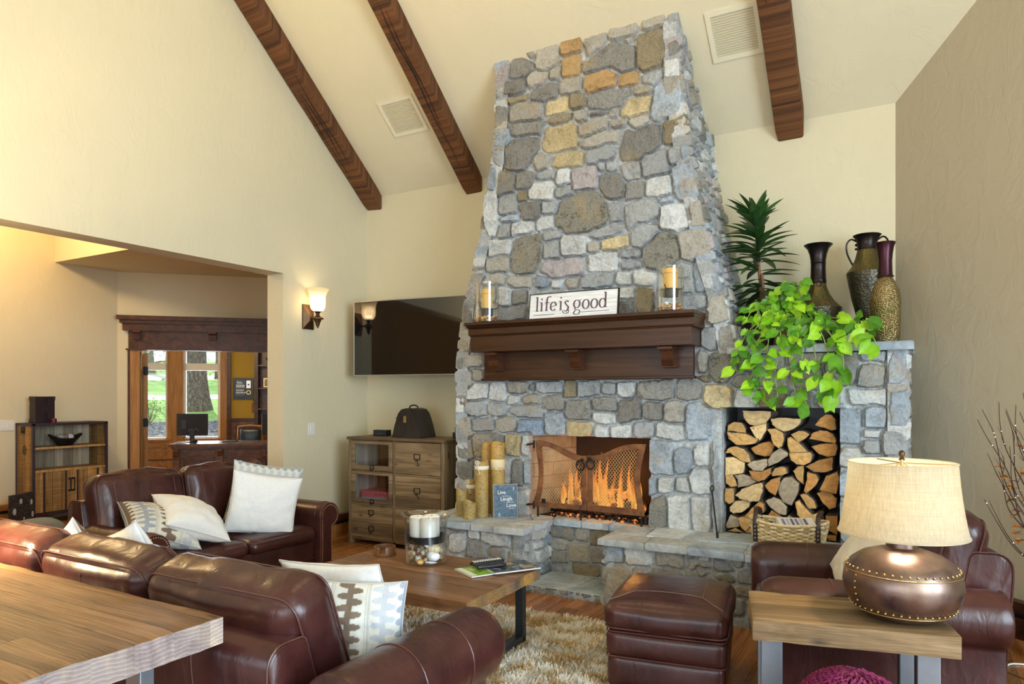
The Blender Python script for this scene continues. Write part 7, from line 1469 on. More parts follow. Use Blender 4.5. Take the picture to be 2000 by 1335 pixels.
def lamp(loc, label):
    o = root('table_lamp', label, 'lamp', loc); mb = MB()
    mb.lathe([(.0, .0), (.09, .0), (.135, .010), (.180, .040), (.208, .085), (.219, .135), (.214, .180), (.190, .222), (.150, .252), (.095, .272), (.062, .279)], 56, caps=False); b = obj('bowl_base', mb, m_cop, o, smooth=180)
    mb = MB()
    for z, r in ((.205, .203), (.052, .191)):
        for k in range(44): a = 2 * PI * k / 44; mb.sphere((r * math.cos(a), r * math.sin(a), z), .0048, 6)
        mb.tube([((r + (.010 if z > .1 else -.010)) * math.cos(2 * PI * k / 60), (r + (.010 if z > .1 else -.010)) * math.sin(2 * PI * k / 60), z - .013) for k in range(60)], .0022, 5, True)
    for a in (rad(222), rad(42)):
        for z, r in ((.08, .206), (.105, .2135), (.13, .2185), (.155, .2185), (.18, .2135)): mb.sphere((r * math.cos(a), r * math.sin(a), z), .0048, 6)
    obj('rivets', mb, m_brass, b, smooth=180)
    mb = MB(); mb.lathe([(.075, .276), (.066, .280), (.058, .284), (.056, .335), (.060, .338), (.060, .343), (.02, .345), (.016, .36)], 32, caps=False); obj('neck', mb, m_cop, o, smooth=40)
    mb = MB(); mb.lathe([(.058, .339), (.063, .342), (.058, .346), (0, .347)], 32, caps=False); mb.tube([(0, 0, .345), (0, 0, .635)], .006, 8)
    for s in (-1, 1): mb.tube(spline([(0, 0, .37), (s * .06, 0, .42), (s * .06, 0, .56), (0, 0, .628)], 6), .0025, 5)
    for k in range(3): a = k * 2.094; mb.tube([(0, 0, .622), (.19 * math.cos(a), .19 * math.sin(a), .622)], .0025, 5)
    mb.lathe([(.012, .345), (.02, .36), (.02, .395), (.012, .40)], 14); obj('harp', mb, m_brass, o)
    mb = MB(); mb.lathe([(.005, .63), (.012, .636), (.006, .645), (.011, .655), (.012, .663), (.007, .672), (0, .675)], 14); obj('finial', mb, m_bronze, o)
    mb = MB(); pr = [(.236, .338), (.228, .37), (.219, .42), (.210, .48), (.203, .54), (.198, .60), (.196, .625)]; mb.lathe(pr + [(r - .003, z) for r, z in pr[::-1]], 64, caps=False); obj('lamp_shade', mb, m_shade, o, smooth=60)
    for r, z in ((.2365, .338), (.1965, .625)): mb = MB(); mb.tube([(r * math.cos(2 * PI * k / 64), r * math.sin(2 * PI * k / 64), z) for k in range(64)], .003, 6, True); obj('shade_trim', mb, m_shade, o)
    mb = MB(); mb.sphere((0, 0, .45), .032, 14, sc=(1, 1, 1.3)); obj('bulb', mb, emit('lamp_bulb', (1, .78, .48), 14), o)
    return o
lamp((-.03, 3.24, .60), 'riveted copper bowl lamp with lit burlap shade on the small side table')
lamp((-4.0, 1.24, .7605), 'copper bowl lamp with lit shade on the far left end of the console')
# ---------------------------------------------------------------- things on the coffee table
gv = root('glass_candle_vase', 'big flared glass vase with white candles above seashells on the coffee table', 'vase', (-2.63, 3.515, .452)); R_ = .132
mb = MB(); pr = [(.10, .002), (.128, .004), (.132, .012), (.132, .20), (.131, .245), (.136, .268), (.150, .288), (.160, .298), (.163, .301), (.160, .304)]; mb.lathe(pr + [(.147, .292), (.131, .272), (.127, .245), (.128, .2), (.128, .014), (0, .012)], 56, caps=False); obj('glass', mb, m_glass, gv)
mb = MB(); mb.lathe([(.113, .130), (.116, .132), (.116, .170), (.119, .172), (.113, .174), (.110, .168), (.110, .135), (0, .135)], 40, caps=False)
for k in range(3): a = k * 2.1; mb.tube([(.117 * math.cos(a), .117 * math.sin(a), .165), (.127 * math.cos(a), .127 * math.sin(a), .185), (.127 * math.cos(a), .127 * math.sin(a), .205)], .004, 6)
obj('candle_holder', mb, m_iron, gv)
for k, (a, lab) in enumerate(((205, 'white pillar candle at the left in the glass vase'), (325, 'white pillar candle at the right front in the glass vase'), (85, 'white pillar candle at the back in the glass vase'))):
    x, y = -2.63 + .054 * math.cos(rad(a)), 3.515 + .054 * math.sin(rad(a)); c = root('pillar_candle', lab, 'candle', (x, y, .588), 0, 'white candles in the glass vase'); mb = MB(); mb.lathe([(.048, 0), (.05, .004), (.05, .145), (.046, .15), (.04, .146), (0, .140)], 28); obj('wax', mb, m_waxw, c); mb = MB(); mb.tube([(0, 0, .14), (.001, .001, .155)], .0016, 5); obj('wick', mb, m_black, c)
m_shell = vcol('sea_shell', .45, .18, 60); rg = random.Random(77)
def shell(label, p, s, col, typ, rot, grp=None):
    o = root('seashell', label, 'seashell', p, 0, grp); M = Euler(rot).to_matrix().to_4x4(); mb = MB()
    if typ == 'spiral':
        pts = []; rr = []
        for k in range(40): t = k / 39; a = t * 7 * PI; q = s * (1 - t) ** 1.1; pts.append((q * .45 * math.cos(a), q * .45 * math.sin(a), s * 1.6 * t)); rr.append(max(.0012, q * .5))
        mb.tube(pts, rr, 7, M=M, col=(*col, 1))
    elif typ == 'scallop':
        n = 18; m = 7; v = []; cl = []
        for sg_ in (1, -1):
            for i in range(m + 1):
                t = i / m
                for k in range(n + 1):
                    a = lerp(-1.2, 1.2, k / n); r = s * t * (1 + .03 * math.cos(k * PI)); v.append((r * math.sin(a), r * math.cos(a) - s * .5, sg_ * (s * .28 * math.sin(PI * min(1, .08 + t * .92)) + .02 * s * math.cos(k * PI) * t) * (1 - .35 * t))); cl.append((*[c * (1 - .15 * (k % 2)) for c in col], 1))
        f = [(b + i * (n + 1) + k, b + i * (n + 1) + k + 1, b + (i + 1) * (n + 1) + k + 1, b + (i + 1) * (n + 1) + k) for b in (0, (m + 1) * (n + 1)) for i in range(m) for k in range(n)]; mb.add(v, f, 0, M, cl)
    elif typ == 'long': mb.tube([(-s, 0, 0), (-s * .6, 0, .002), (0, .003, 0), (s * .6, 0, 0), (s, 0, 0)], [s * .12, s * .23, s * .26, s * .22, s * .10], 10, M=M, col=(*col, 1), flat=.7)
    else: mb.sphere((0, 0, 0), s, 14, 0, M, (1, .9, .72), (*col, 1))
    obj('shell', mb, m_shell, o, smooth=60); return o
gx, gy = -2.63, 3.515; tocam = Vector((.594, -.804, 0)); side = Vector((.804, .594, 0))
def sp(s_, d_, z): p = Vector((gx, gy, .466 + z)) + side * s_ + tocam * d_; return tuple(p)
shell('long white finger-like shell slanting across the top of the shells in the vase', sp(.0, .085, .108), .055, (.86, .86, .84), 'long', (0, rad(38), rad(36.5)), 'seashells in the glass vase')
shell('large round cream scallop shell right of the long white one in the vase', sp(.052, .088, .085), .036, (.80, .64, .40), 'round', (1.4, 0, .6), 'seashells in the glass vase')
shell('big white rounded shell at the lower right front of the vase', sp(.045, .094, .045), .042, (.86, .87, .88), 'round', (.3, .2, .4), 'seashells in the glass vase')
shell('amber round shell at the bottom left front of the vase', sp(-.035, .108, .014), .024, (.70, .46, .17), 'round', (.2, .1, 0), 'seashells in the glass vase')
shell('flat white shell at the bottom front of the vase', sp(.03, .100, .006), .036, (.84, .86, .90), 'long', (0, 0, .5), 'seashells in the glass vase')
SHC = [(.72, .56, .36), (.78, .70, .58), (.60, .40, .22), (.84, .80, .74), (.55, .38, .30), (.74, .64, .46)]
k = 0
for lay_, nn in ((0, 13), (1, 12), (2, 9)):
    for j in range(nn):
        a = 2 * PI * (j + .5 * lay_) / nn; rr = .092 if j % 3 else .05; s = rg.uniform(.016, .026); p = (gx + rr * math.cos(a), gy + rr * math.sin(a), .470 + .018 + lay_ * .032)
        shell('small tan or cream seashell in the pile inside the glass vase', p, s, rg.choice(SHC), rg.choice(['spiral', 'scallop', 'scallop', 'round', 'spiral']), (rg.uniform(0, 6), rg.uniform(0, 6), rg.uniform(0, 6)), 'small seashells in the glass vase'); k += 1
cr = root('coaster_holder', 'round brown leather coaster holder on the far left of the coffee table', 'coaster holder', (-3.0, 3.56, .452)); m_tan = leather('tan_leather', (.16, .07, .025), (.22, .10, .04), .4)
mb = MB(); n = 44; a0 = rad(-62) ; pr = []
for k in range(n + 1):
    a = a0 + rad(16) + (2 * PI - rad(32)) * k / n; pr.append(a)
rings = [[(r * math.cos(a), r * math.sin(a), z) for a in pr] for r, z in ((.066, .001), (.070, .003), (.070, .052), (.068, .055), (.064, .055), (.063, .05), (.063, .003), (.066, .001))]; mb.loft(rings, caps=False, closed=False); obj('ring_wall', mb, m_tan, cr)
mb = MB(); mb.lathe([(0, .001), (.064, .001), (.064, .018), (0, .018)], 32); mb.lathe([(.062, .0), (.072, .0), (.072, .012), (.062, .012)], 40); obj('coasters', mb, m_tan, cr, smooth=40)
def mag(label, x, y, z, rz, w, h, c, pr):
    o = root('magazine', label, 'magazine', (x, y, z), rad(rz)); mb = MB(); n = 10
    rings = [[(lerp(-w / 2, w / 2, k / n), yy, zz + (.004 * (k / n - .5) ** 2)) for k in range(n + 1)] for yy, zz in ((-h / 2, 0), (-h / 2, .007), (h / 2, .007), (h / 2, 0))]; mb.loft(rings, caps=False, closed=False); mb.add([(-w / 2, -h / 2, 0.001), (w / 2, -h / 2, .001), (w / 2, h / 2, .001), (-w / 2, h / 2, .001)], [(3, 2, 1, 0)]); mb.add([(-w / 2, -h / 2, 0), (-w / 2, h / 2, 0), (-w / 2, h / 2, .008), (-w / 2, -h / 2, .008)], [(0, 3, 2, 1)]); mb.add([(w / 2, -h / 2, 0), (w / 2, h / 2, 0), (w / 2, h / 2, .008), (w / 2, -h / 2, .008)], [(0, 1, 2, 3)]); obj('pages', mb, m_txt, o, smooth=0)
    mb = MB(); mb.add([(-w / 2 + .0, -h / 2 + .0, .0085), (w / 2, -h / 2, .0085), (w / 2, h / 2, .0085), (-w / 2, h / 2, .0085)], [(0, 1, 2, 3)]); cv = obj('cover', mb, c, o, smooth=0)
    mb = MB()
    for q in pr: mb.add([(q[0], q[1], .0089), (q[2], q[1], .0089), (q[2], q[3], .0089), (q[0], q[3], .0089)], [(0, 1, 2, 3)])
    if pr: obj('cover_print', mb, plain('cover_print_' + label.split()[0], pr[0][4], .4), cv, smooth=0)
    return o
m_cgreen = MT('green_cover_art', (.3, .5, .1), .3); _n = m_cgreen.noise(m_cgreen.co(), 14, 5); m_cgreen.base(m_cgreen.ramp(_n, [(.35, (.12, .32, .02)), (.55, (.34, .58, .06)), (.68, (.70, .75, .60))])); m_cgreen = m_cgreen.m
m_cdark = MT('dark_cover_art', (.1, .1, .12), .25); _n = m_cdark.noise(m_cdark.co(), 22, 6, .7); m_cdark.base(m_cdark.ramp(_n, [(.42, (.022, .03, .045)), (.56, (.10, .13, .17)), (.66, (.45, .50, .55))])); m_cdark = m_cdark.m
mag('green covered magazine, lower of the two on the coffee table', -2.20, 3.515, .4525, 62, .29, .215, m_cgreen, [(-.14, -.10, -.10, .10, (.75, .78, .70))])
mag('dark glossy magazine, upper of the two on the coffee table', -2.085, 3.625, .462, 56, .30, .215, m_cdark, [(.05, -.08, .12, -.02, (.35, .26, .14)), (-.02, .03, .04, .09, (.35, .26, .14))])
m_key = plain('white_keys', (.75, .75, .72), .5)
def remote(label, x, y, z, rz, L, keys):
    o = root('remote_control', label, 'remote control', (x, y, z), rad(rz)); mb = MB(); mb.soft((L, .048, .020), .008, (0, 0, .002), 8, M=Matrix.Translation((0, 0, .011))); obj('housing', mb, m_black, o, smooth=60); mb = MB()
    for i in range(11):
        for j in range(3): mb.box(-L / 2 + .016 + i * (L - .03) / 11, -.016 + j * .013, .020, -L / 2 + .016 + i * (L - .03) / 11 + .009, -.016 + j * .013 + .008, .0248)
    obj('buttons', mb, keys, o, smooth=0, bevel=.001)
remote('black remote control with rows of white buttons, on the magazines', -2.232, 3.60, .4715, 60, .22, m_key); remote('plain black remote control beside the white-buttoned one', -2.168, 3.535, .4715, 55, .19, m_dsteel)
# ---------------------------------------------------------------- shaggy rug
rx0, rx1, ry0, ry1 = -3.75, -1.24, 2.60, 4.20
rug = root('shag_rug', 'cream and tan shaggy rug under the coffee table', 'rug', ((rx0 + rx1) / 2, (ry0 + ry1) / 2, 0)); mb = MB(); mb.box(rx0, ry0, .002, rx1, ry1, .012); obj('backing', mb, plain('rug_backing', (.45, .38, .27), 1), rug, True, 0)
def tufts(n, x0, x1, y0, y1, L0, L1, w, sd, cols):
    g = np.random.default_rng(sd); bx_ = g.uniform(x0, x1, n); by_ = g.uniform(y0, y1, n); cl = vnoise(np.stack([bx_ * 14, by_ * 14, np.zeros(n)], 1), 4) * PI; a = cl * 1.0 + g.normal(0, .7, n); L = g.uniform(L0, L1, n); le = g.uniform(.25, .8, n); dx, dy = np.cos(a), np.sin(a); V = []; K = []
    nz = vnoise(np.stack([bx_ * 11, by_ * 11, np.ones(n)], 1), 8) + g.normal(0, .35, n); ci = np.clip(((nz + 1) / 2 * len(cols)).astype(int), 0, len(cols) - 1); C_ = np.array(cols)[ci] * g.uniform(.8, 1.12, (n, 1))
    for k, (t, ww) in enumerate(((0, 1), (.45, 1.0), (.8, .8), (1.0, .15))):
        cx_ = bx_ + dx * L * le * t ** 1.6; cy_ = by_ + dy * L * le * t ** 1.6; cz_ = .011 + L * (t - .38 * le * t * t) * .92
        for s in (-1, 1): V.append(np.stack([cx_ - dy * w * ww * s, cy_ + dx * w * ww * s, cz_], 1))
    V = np.stack(V, 1).reshape(-1, 3); F = []
    base = np.arange(n) * 8
    for k in range(3): F.append(np.stack([base + 2 * k, base + 2 * k + 1, base + 2 * k + 3, base + 2 * k + 2], 1))
    F = np.concatenate(F); C8 = np.repeat(np.concatenate([C_, np.ones((n, 1))], 1), 8, 0); m = MB(); m.v = V.tolist(); m.f = F.tolist(); m.m = [0] * len(F); m.c = C8.tolist(); return m
m_pile = MT('rug_pile', (1, 1, 1), .95, spec=.1); _c = m_pile.attr()[0]; m_pile.base(_c); _t = m_pile.n('ShaderNodeBsdfTranslucent'); m_pile.l(_c, _t.inputs[0]); _m = m_pile.n('ShaderNodeMixShader'); _m.inputs[0].default_value = .45; m_pile.l(m_pile.b.outputs[0], _m.inputs[1]); m_pile.l(_t.outputs[0], _m.inputs[2]); m_pile.l(_m.outputs[0], m_pile.o.inputs[0]); m_pile = m_pile.m
obj('pile', tufts(36000, rx0, rx1, ry0, ry1 + .01, .028, .050, .0042, 5, [(.68, .50, .26), (.84, .70, .45), (.93, .88, .74), (.96, .94, .88), (.97, .96, .93), (.96, .94, .88)]), m_pile, rug, True, 0, kind='stuff')
# ---------------------------------------------------------------- crocheted throw heap, bottom right
kn = root('crocheted_throw', 'heaped magenta crocheted throw in front of the side table, at the bottom edge', 'blanket', (-.17, 2.62, 0)); mb = MB(); rg = random.Random(2); m_yarn = plain('magenta_yarn', (.17, .008, .06), .9, var=.45, sc=40)
def kpt(a, z): r = .26 * math.sqrt(max(0, 1 - (z / .545) ** 3.2)) * (1 + .06 * math.sin(3 * a + 1)); return Vector((-.17 + r * math.cos(a), 2.64 + r * math.sin(a), z))
for i in range(34):
    z = .543 * math.sin(PI / 2 * (i + .5) / 34); n = max(16, int(2 * PI * .26 / .011 * math.sqrt(max(.03, 1 - (z / .545) ** 3)))); pts = []
    for k in range(n * 2): a = PI * k / n; p = kpt(a, z + .006 * (k % 2)); pts.append(p + (p - Vector((-.17, 2.64, .1))).normalized() * (.010 if (k // 2 + i) % 2 else -.004) + Vector((rg.gauss(0, .0015), rg.gauss(0, .0015), rg.gauss(0, .0015))))
    mb.tube(pts, .0065, 5, True)
obj('crochet_loops', mb, m_yarn, kn, True)
mb = MB(); mb.lathe([(.235, 0), (.235, .2), (.215, .34), (.17, .43), (.09, .485), (0, .50)], 32, (-.17, 2.64, 0)); obj('inner_layer', mb, plain('dark_yarn', (.05, .006, .02), 1), kn, True)
# ---------------------------------------------------------------- twig arrangement by the right wall
tw = root('twig_arrangement', 'tall curly twig arrangement with orange blossoms and fairy lights by the right wall', 'plant', (.56, 4.91, 0)); mb = MB(); mb.lathe([(.05, 0), (.06, .02), (.07, .2), (.06, .45), (.04, .56), (.05, .62), (.045, .62), (.035, .56), (0, .5)], 32, (.68, 4.86, 0)); obj('floor_vase', mb, m_dpot, tw, True, 40)
tg_ = MB(); fl_ = MB(); LI = []; rg = random.Random(6); b0 = Vector((.665, 4.87, .55))
tips = [(.365, 5.03, 1.41), (.372, 5.02, 1.35), (.443, 4.985, 1.455), (.47, 4.98, 1.40), (.505, 4.955, 1.415), (.528, 4.94, 1.44), (.545, 4.93, 1.51), (.385, 5.015, .875), (.408, 5.0, .87), (.43, 4.99, 1.05), (.56, 4.92, 1.4), (.60, 4.88, 1.45), (.64, 4.86, 1.38), (.70, 4.84, 1.3), (.40, 5.0, 1.15), (.48, 4.96, 1.2), (.66, 4.95, 1.48)]
for k, t in enumerate(tips):
    t = Vector(t); pts = []; cur = .022 if k not in (7, 8, 14) else .002
    for j in range(9): q = j / 8; p = b0.lerp(t, q); p += Vector((math.sin(q * 9 + k * 2) * cur, math.cos(q * 7 + k) * cur * .6, -.10 * math.sin(PI * q) * (1 if k in (7, 8) else .3))); pts.append(p)
    P = spline(pts, 5); tg_.tube(P, [.0042 * (1 - .75 * i / len(P)) + .0006 for i in range(len(P))], 6)
    for j in range(2):
        p = Vector(P[int(len(P) * rg.uniform(.3, .95))]); LI.append(p + Vector((0, 0, .004)))
    if cur > .01:
        for j in range(2): p = Vector(P[int(len(P) * rg.uniform(.4, .8))]); e = p + Vector((rg.uniform(-.07, .03), rg.uniform(-.01, .03), rg.uniform(.05, .12))); tg_.tube([p, (p + e) / 2 + Vector((.008, 0, 0)), e], [.002, .0016, .0006], 5)
obj('twigs', tg_, plain('dark_twig', (.06, .028, .02), .8, var=.4), tw, True); m_fairy = emit('fairy_light', (1, .85, .6), 5)
for p in LI: mb = MB(); mb.sphere(p, .0026, 6); obj('fairy_light', mb, m_fairy, tw, True)
for k, p in enumerate(((.455, 4.975, 1.075), (.475, 4.965, 1.02), (.515, 4.95, 1.0), (.515, 4.95, .955), (.508, 4.952, .89), (.55, 4.93, 1.2), (.53, 4.94, .83), (.525, 4.94, .80), (.535, 4.935, .74), (.53, 4.94, .70), (.545, 4.93, .66), (.56, 4.92, 1.05), (.58, 4.91, .9), (.50, 4.955, .965))):
    fl_ = MB(); pk_ = k in (0, 6)
    for j in range(9):
        a = j * 2.4; d = Vector((math.cos(a), math.sin(a) * .6 - .35, rg.uniform(-.3, .8))); leaf(fl_, Vector(p), d, Vector((0, 0, 1)), rg.uniform(.022, .034), .009, (.30, .02, .14) if pk_ and j < 4 else rg.choice([(.55, .20, .03), (.42, .11, .02), (.65, .27, .05)]), 0, .3, .2)
    obj('blossom', fl_, m_leaf, tw, True, 180)
# ---------------------------------------------------------------- cables on the floor at the right
for lab, pts, m, r in (('white power cable snaking over the floor by the right wall', [(.70, 4.78, .006), (.50, 4.74, .006), (.44, 4.62, .006), (.36, 4.50, .006), (.28, 4.42, .006), (.26, 4.2, .006)], m_white, .005), ('thin brown cable crossing the floor behind the armchair', [(.15, 4.62, .004), (.35, 4.66, .004), (.5, 4.55, .004), (.62, 4.36, .004), (.75, 4.2, .004)], m_bstem, .004), ('short white cable curl on the floor at the lower right', [(.38, 4.55, .006), (.41, 4.40, .006), (.40, 4.25, .006), (.44, 4.1, .006)], m_white, .004)):
    mb = MB(); mb.tube(spline(pts, 8), r, 6); o = obj('power_cable', mb, m, None, origin=pts[0]); tag(o, lab, 'cable')
# ================================================================ hall furniture
m_bc = wood('mango_boards', ((.22, .10, .025), (.47, .27, .09), (.62, .42, .18)), axis=2, rough=.55, plank=.10, paxis=1, sc=.9, saw=.35, knots=False, gap=.02)
m_bcs = wood('mango_side', ((.20, .085, .02), (.44, .24, .07), (.58, .36, .13)), axis=2, rough=.55, plank=.12, paxis=0, sc=.9, saw=.35, knots=False, gap=.02)
m_bcb = wood('bleached_boards', ((.26, .20, .13), (.44, .36, .24), (.58, .50, .36)), axis=2, rough=.6, plank=.11, paxis=1, sc=.8, knots=False, gap=.015); m_bciron = plain('purple_black_iron', (.045, .028, .04), .5, .3, var=.3)
bc = root('bookcase', 'industrial iron-framed bookcase of sawn boards against the hall wall', 'bookcase', (-8.9, 4.6, 0)); xf, xb, ya, yb_ = -8.70, -9.085, 4.185, 5.045; zt = 1.165
mb = MB(); e = .028
for y in (ya, yb_ - e):
    mb.box(xf - e, y, 0, xf, y + e, zt); mb.box(xb, y, 0, xb + e, y + e, zt)
for z in (zt - e, .10): mb.box(xf - e, ya, z, xf, yb_, z + e); mb.box(xb, ya, z, xf, ya + e, z + e); mb.box(xb, yb_ - e, z, xf, yb_, z + e)
obj('iron_frame', mb, m_bciron, bc, True, 0, bevel=.003)
for y0, y1, nm in ((ya + .006, ya + .024, 'side_panel'), (yb_ - .024, yb_ - .006, 'side_panel')): mb = MB(); mb.box(xb + e, y0, .12, xf - e, y1, zt - e); obj(nm, mb, m_bcs, bc, True, 0)
mb = MB(); mb.box(xb + .004, ya + .01, .12, xb + .02, yb_ - .01, zt - .01); obj('back_panel', mb, m_bcb, bc, True, 0)
mb = MB(); mb.box(xb, ya + .003, zt - .012, xf - .003, yb_ - .003, zt + .002); obj('top_panel', mb, m_bciron, bc, True, 0)
for z in (.865, .60): mb = MB(); mb.box(xb + .02, ya + .02, z, xf - .012, yb_ - .02, z + .022); obj('shelf', mb, wood('shelf_board_%d' % (z * 100), ((.30, .16, .05), (.50, .31, .12), (.62, .43, .2)), axis=1, rough=.5), bc, True, 0)
mb = MB(); mb.box(xb + .02, ya + .02, .11, xf - .02, yb_ - .02, .13); obj('bottom_board', mb, m_bciron, bc, True, 0)
ym = (ya + yb_) / 2
for y0, y1, s in ((ya + .03, ym - .002, 1), (ym + .002, yb_ - .03, -1)):
    mb = MB(); mb.box(xf - .030, y0, .135, xf - .006, y1, .598); d_ = obj('door', mb, m_bc, bc, True, 0, bevel=.002)
    for yy in (y0 + .095 if s > 0 else y0 + .065, y1 - .065 if s > 0 else y1 - .095): mb = MB(); mb.box(xf - .007, yy - .010, .135, xf - .002, yy + .010, .598); obj('iron_strap', mb, m_bciron, d_, True, 0)
    yh_ = y1 - .018 if s > 0 else y0 + .018; mb = MB(); mb.tube([(xf - .006, yh_, .50), (xf + .02, yh_, .50), (xf + .02, yh_, .36), (xf - .006, yh_, .36)], .006, 6); mb.box(xf - .007, yh_ - .02, .49, xf + .002, yh_ + .02, .51); mb.box(xf - .007, yh_ - .02, .35, xf + .002, yh_ + .02, .37); obj('handle', mb, m_iron, d_, True, 0)
mb = MB(); mb.box(xb + .13, ya - .004, 1.05, xb + .21, ya + .002, 1.13); mb.box(xb + .14, ya - .012, 1.06, xb + .2, ya - .004, 1.08); obj('latch', mb, m_iron, bc, True, 0)
mb = MB(); mb.tube([(xb + .20 + .035 * math.cos(a), ya + .0045, .86 + .055 * math.sin(a)) for a in [2 * PI * k / 20 for k in range(20)]], .003, 5, True); mb.tube([(xb + .20, ya + .0045, .82), (xb + .20, ya + .0045, .9)], .003, 5); mb.tube([(xb + .175, ya + .0045, .845), (xb + .225, ya + .0045, .875)], .003, 5); obj('burned_stamp', mb, m_iron, bc, True)
bw = root('wire_bowl', 'black boat-shaped wire bowl on the upper bookcase shelf', 'bowl', (-8.80, 4.60, .888)); mb = MB(); bcx, bcy = -8.82, 4.60
def bwl(t, s_): # t across -1..1 along y, s_ 0..1 from keel up
    hw = .185 * (.42 + .58 * s_) ; z = .888 + .085 * s_ + .055 * abs(t) ** 3 * s_; return (bcx, bcy + t * hw * 1.0, z)
for k in range(26):
    t = -1 + 2 * k / 25
    for sx in (-1, 1):
        hx = .11 * math.sqrt(max(.0, 1 - t * t * .97)); mb.tube([(bcx + sx * hx * s_ ** .6 * .9, *bwl(t, s_)[1:]) for s_ in (0, .25, .5, .75, 1)], .0045, 5)
for s_ in (.0, .2, .4, .6, .8, 1):
    mb.tube([(bcx + .11 * s_ ** .6 * .9 * math.cos(a), bcy + .185 * (.42 + .58 * s_) * math.sin(a), .888 + .085 * s_ + .055 * abs(math.sin(a)) ** 3 * s_) for a in [2 * PI * k / 40 for k in range(40)]], .0045 if s_ < 1 else .006, 5, True)
obj('wire_body', mb, m_iron, bw, True)
mb = MB(); v = []
mb.loft([[(bcx + .10 * s_ ** .6 * .88 * math.cos(a), bcy + .18 * (.42 + .58 * s_) * math.sin(a), .889 + .082 * s_ + .053 * abs(math.sin(a)) ** 3 * s_) for a in [2 * PI * k / 40 for k in range(40)]] for s_ in (.02, .3, .6, .95)], caps=False); obj('liner', mb, m_black, bw, True)
for lab, dy, c, s in (('grey woven ball in the black wire bowl', -.055, (.38, .38, .36), .042), ('brown woven ball in the middle of the wire bowl', .005, (.30, .2, .15), .038), ('white ball at the right in the wire bowl', .055, (.75, .72, .66), .042)):
    r = root('decor_ball', lab, 'ball', (bcx, bcy + dy, .955), 0, 'balls in the wire bowl'); mb = MB(); mb.sphere((0, 0, .03), s, 16); obj('ball', mb, plain('ball_' + lab[:5], c, .8, var=.3, sc=40, bump=.4), r)
bx_ = root('letter_bookend', 'dark iron H-shaped industrial bookend on top of the bookcase', 'bookend', (-8.85, 4.365, zt + .002)); mb = MB(); y0, y1, x0_, x1_ = 4.262, 4.472, -8.93, -8.80
H_ = [(y0, 1.168), (y0 + .085, 1.168), (y0 + .085, 1.29), (y1 - .085, 1.29), (y1 - .085, 1.168), (y1, 1.168), (y1, 1.476), (y1 - .085, 1.476), (y1 - .085, 1.38), (y0 + .085, 1.38), (y0 + .085, 1.476), (y0, 1.476)]
mb.prism(H_, x0_, x1_, YZ); m_hb = plain('plum_black_metal', (.035, .022, .03), .45, .5, var=.4); obj('letter_body', mb, m_hb, bx_, True, 0, bevel=.004)
mb = MB(); mb.box(x0_ + .01, y0 + .012, 1.169, x1_ - .02, y1 - .012, 1.474); obj('inner_plate', mb, m_hb, bx_, True, 0)
mb = MB(); mb.box(x0_ - .004, y0 - .006, 1.43, x1_ + .004, y0 + .012, 1.478); mb.box(x0_ - .004, y1 - .012, 1.43, x1_ + .004, y1 + .006, 1.478); mb.box(x0_ - .004, y0 - .008, 1.168, x1_ + .004, y0 + .02, 1.215); mb.box(x0_ - .004, y1 - .02, 1.168, x1_ + .004, y1 + .008, 1.215); obj('corner_bracket', mb, m_hb, bx_, True, 0, bevel=.003)
r = root('red_tin', 'small dark red tin beside the H-shaped bookend', 'tin', (-8.76, 4.44, zt + .002)); mb = MB(); mb.lathe([(.03, 0), (.032, .01), (.032, .045), (.02, .055), (0, .056)], 16); obj('tin_body', mb, plain('dark_red', (.10, .015, .02), .4), r, smooth=40)
# speckled panel and grey cushion near the bookcase
pn = root('decorative_panel', 'black speckled panel with pale oval spots leaning by the bookcase', 'panel', (-8.3, 3.85, 0)); a = Vector((-8.47, 3.90, .0)); b = Vector((-8.73, 4.27, 0)); a = Vector((-8.46, 3.84, 0)); b = Vector((-8.65, 4.165, 0)); dv = (b - a).normalized(); L = (b - a).length; nv = Vector((dv.y, -dv.x, 0))
pf = lambda u, z, d: tuple(a + dv * u + nv * d + Vector((0, 0, z)))
mb = MB(); mb.prism([(0, .0), (L, 0), (L, .405), (0, .405)], -.012, .012, pf); mpn = MT('speckled_black', (.02, .024, .03), .4); _n = mpn.noise(mpn.co(), 60, 4, .7); mpn.base(mpn.ramp(_n, [(.5, (.012, .014, .018)), (.68, (.16, .18, .21))])); obj('board', mb, mpn.m, pn, True, 0, bevel=.002)
mb = MB()
for (u, z, w, h) in ((.16, .32, .022, .030), (.06, .22, .026, .036), (.33, .29, .016, .03), (.13, .09, .014, .026), (.35, .15, .018, .034), (.21, .12, .010, .02)): mb.prism([(u + w * math.cos(q), z + h * math.sin(q)) for q in [2 * PI * k / 16 for k in range(16)]], .012, .0145, pf)
for (u, z, w, h) in ((.16, .32, .022, .030), (.06, .22, .026, .036), (.13, .09, .014, .026)): mb.prism([(u + w * math.cos(q), z + h * math.sin(q)) for q in [2 * PI * k / 16 for k in range(16)]], -.0145, -.012, pf)
obj('oval_spot', mb, plain('pale_spot', (.55, .56, .55), .5), pn, True, 0)
gc = root('grey_cushion', 'rounded blue-grey cushion on the hall floor in front of the speckled panel', 'cushion', (-7.4, 3.6, 0)); mb = MB(); mb.soft((.42, .42, .24), .1, (.02, .02, .03), 12, .006, 3, M=Matrix.Translation((0, 0, .135))); obj('cover', mb, plain('blue_grey_cloth', (.20, .23, .26), .9, var=.2, sc=30), gc, smooth=180)
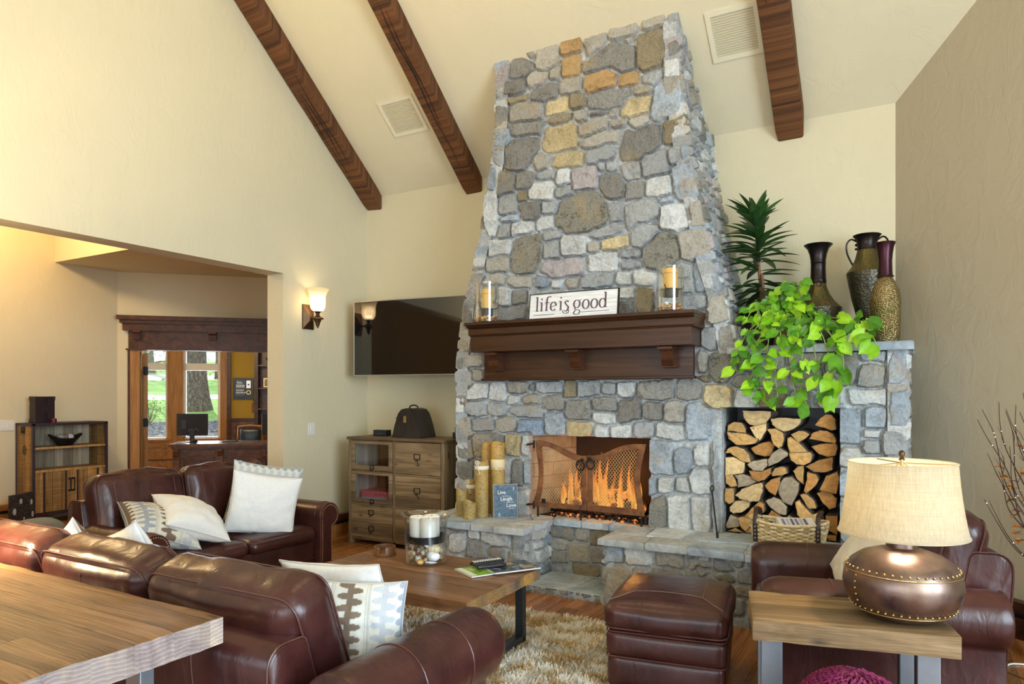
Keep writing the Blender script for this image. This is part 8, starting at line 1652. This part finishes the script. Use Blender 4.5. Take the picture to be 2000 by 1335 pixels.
# ================================================================ camera, light, sky
cam = bpy.data.cameras.new('camera'); co_ = bpy.data.objects.new('camera', cam); C.objects.link(co_); bpy.context.scene.camera = co_
cam.sensor_width = 36; cam.lens = 1360 / 2000 * 36; cam.shift_y = (770 - 667.5) / 2000; cam.clip_end = 200; cam.clip_start = .05
co_.location = (0, 0, 1.5); co_.rotation_euler = (PI / 2, 0, rad(29.77))
def light(kind, name, loc, rot, energy, col, **k):
    l = bpy.data.lights.new(name, kind); l.energy = energy; l.color = col
    for a, b in k.items(): setattr(l, a, b)
    o = bpy.data.objects.new(name, l); C.objects.link(o); o.location = loc; o.rotation_euler = rot; return o
light('AREA', 'daylight_side_window', (XR + .35, .2, 2.25), (0, rad(90), 0), 600, (.68, .85, 1.0), shape='RECTANGLE', size=3.4, size_y=3.8)
light('AREA', 'daylight_rear_window', (-.7, YR - .35, 1.55), (rad(90), 0, 0), 170, (.74, .88, 1.0), shape='RECTANGLE', size=7.2, size_y=2.2)
light('POINT', 'sconce_bulb', (XL + .14, 5.105, 2.42), (0, 0, 0), 8, (1, .74, .42), shadow_soft_size=.05)
light('POINT', 'side_lamp_bulb', (-.03, 3.24, 1.06), (0, 0, 0), 40, (1, .84, .60), shadow_soft_size=.04)
light('POINT', 'console_lamp_bulb', (-4.0, 1.24, 1.22), (0, 0, 0), 480, (1, .77, .44), shadow_soft_size=.06)
light('POINT', 'hall_pendant', (-8.0, 3.3, 3.65), (0, 0, 0), 115, (1, .70, .36), shadow_soft_size=.15)
light('POINT', 'ridge_chandelier', (-1.8, 2.6, 5.0), (0, 0, 0), 35, (1, .74, .42), shadow_soft_size=.3)
light('POINT', 'fire_glow', (-2.2, 5.42, .78), (0, 0, 0), 9, (1, .42, .10), shadow_soft_size=.12)
light('AREA', 'daylight_office_window', of(-.1, 1.6, 4.3), (rad(90), 0, rad(45 + 180)), 130, (.95, .98, 1.0), shape='RECTANGLE', size=2.0, size_y=1.8)
light('POINT', 'office_fill_light', of(1.1, 2.5, .9), (0, 0, 0), 45, (1, .82, .58), shadow_soft_size=.2)  # added warm fill to brighten the desk; no fitting hangs there
light('SUN', 'sun', (0, 0, 10), Euler((rad(52), 0, rad(-115))), 5.0, (1, .95, .86), angle=rad(1))
w = bpy.data.worlds.new('sky'); bpy.context.scene.world = w; w.use_nodes = True; bg = w.node_tree.nodes['Background']; bg.inputs[0].default_value = (.80, .90, 1.0, 1); bg.inputs[1].default_value = 1.6
s = bpy.context.scene; s.view_settings.view_transform = 'Standard'; s.view_settings.look = 'None'; s.view_settings.gamma = 1; s.view_settings.exposure = 0.12; s.view_settings.use_curve_mapping = False
s.cycles.use_denoising = True; s.cycles.max_bounces = 8; s.cycles.diffuse_bounces = 4; s.cycles.glossy_bounces = 4; s.cycles.transparent_max_bounces = 24; s.cycles.sample_clamp_indirect = 6; s.cycles.caustics_reflective = False; s.cycles.caustics_refractive = False
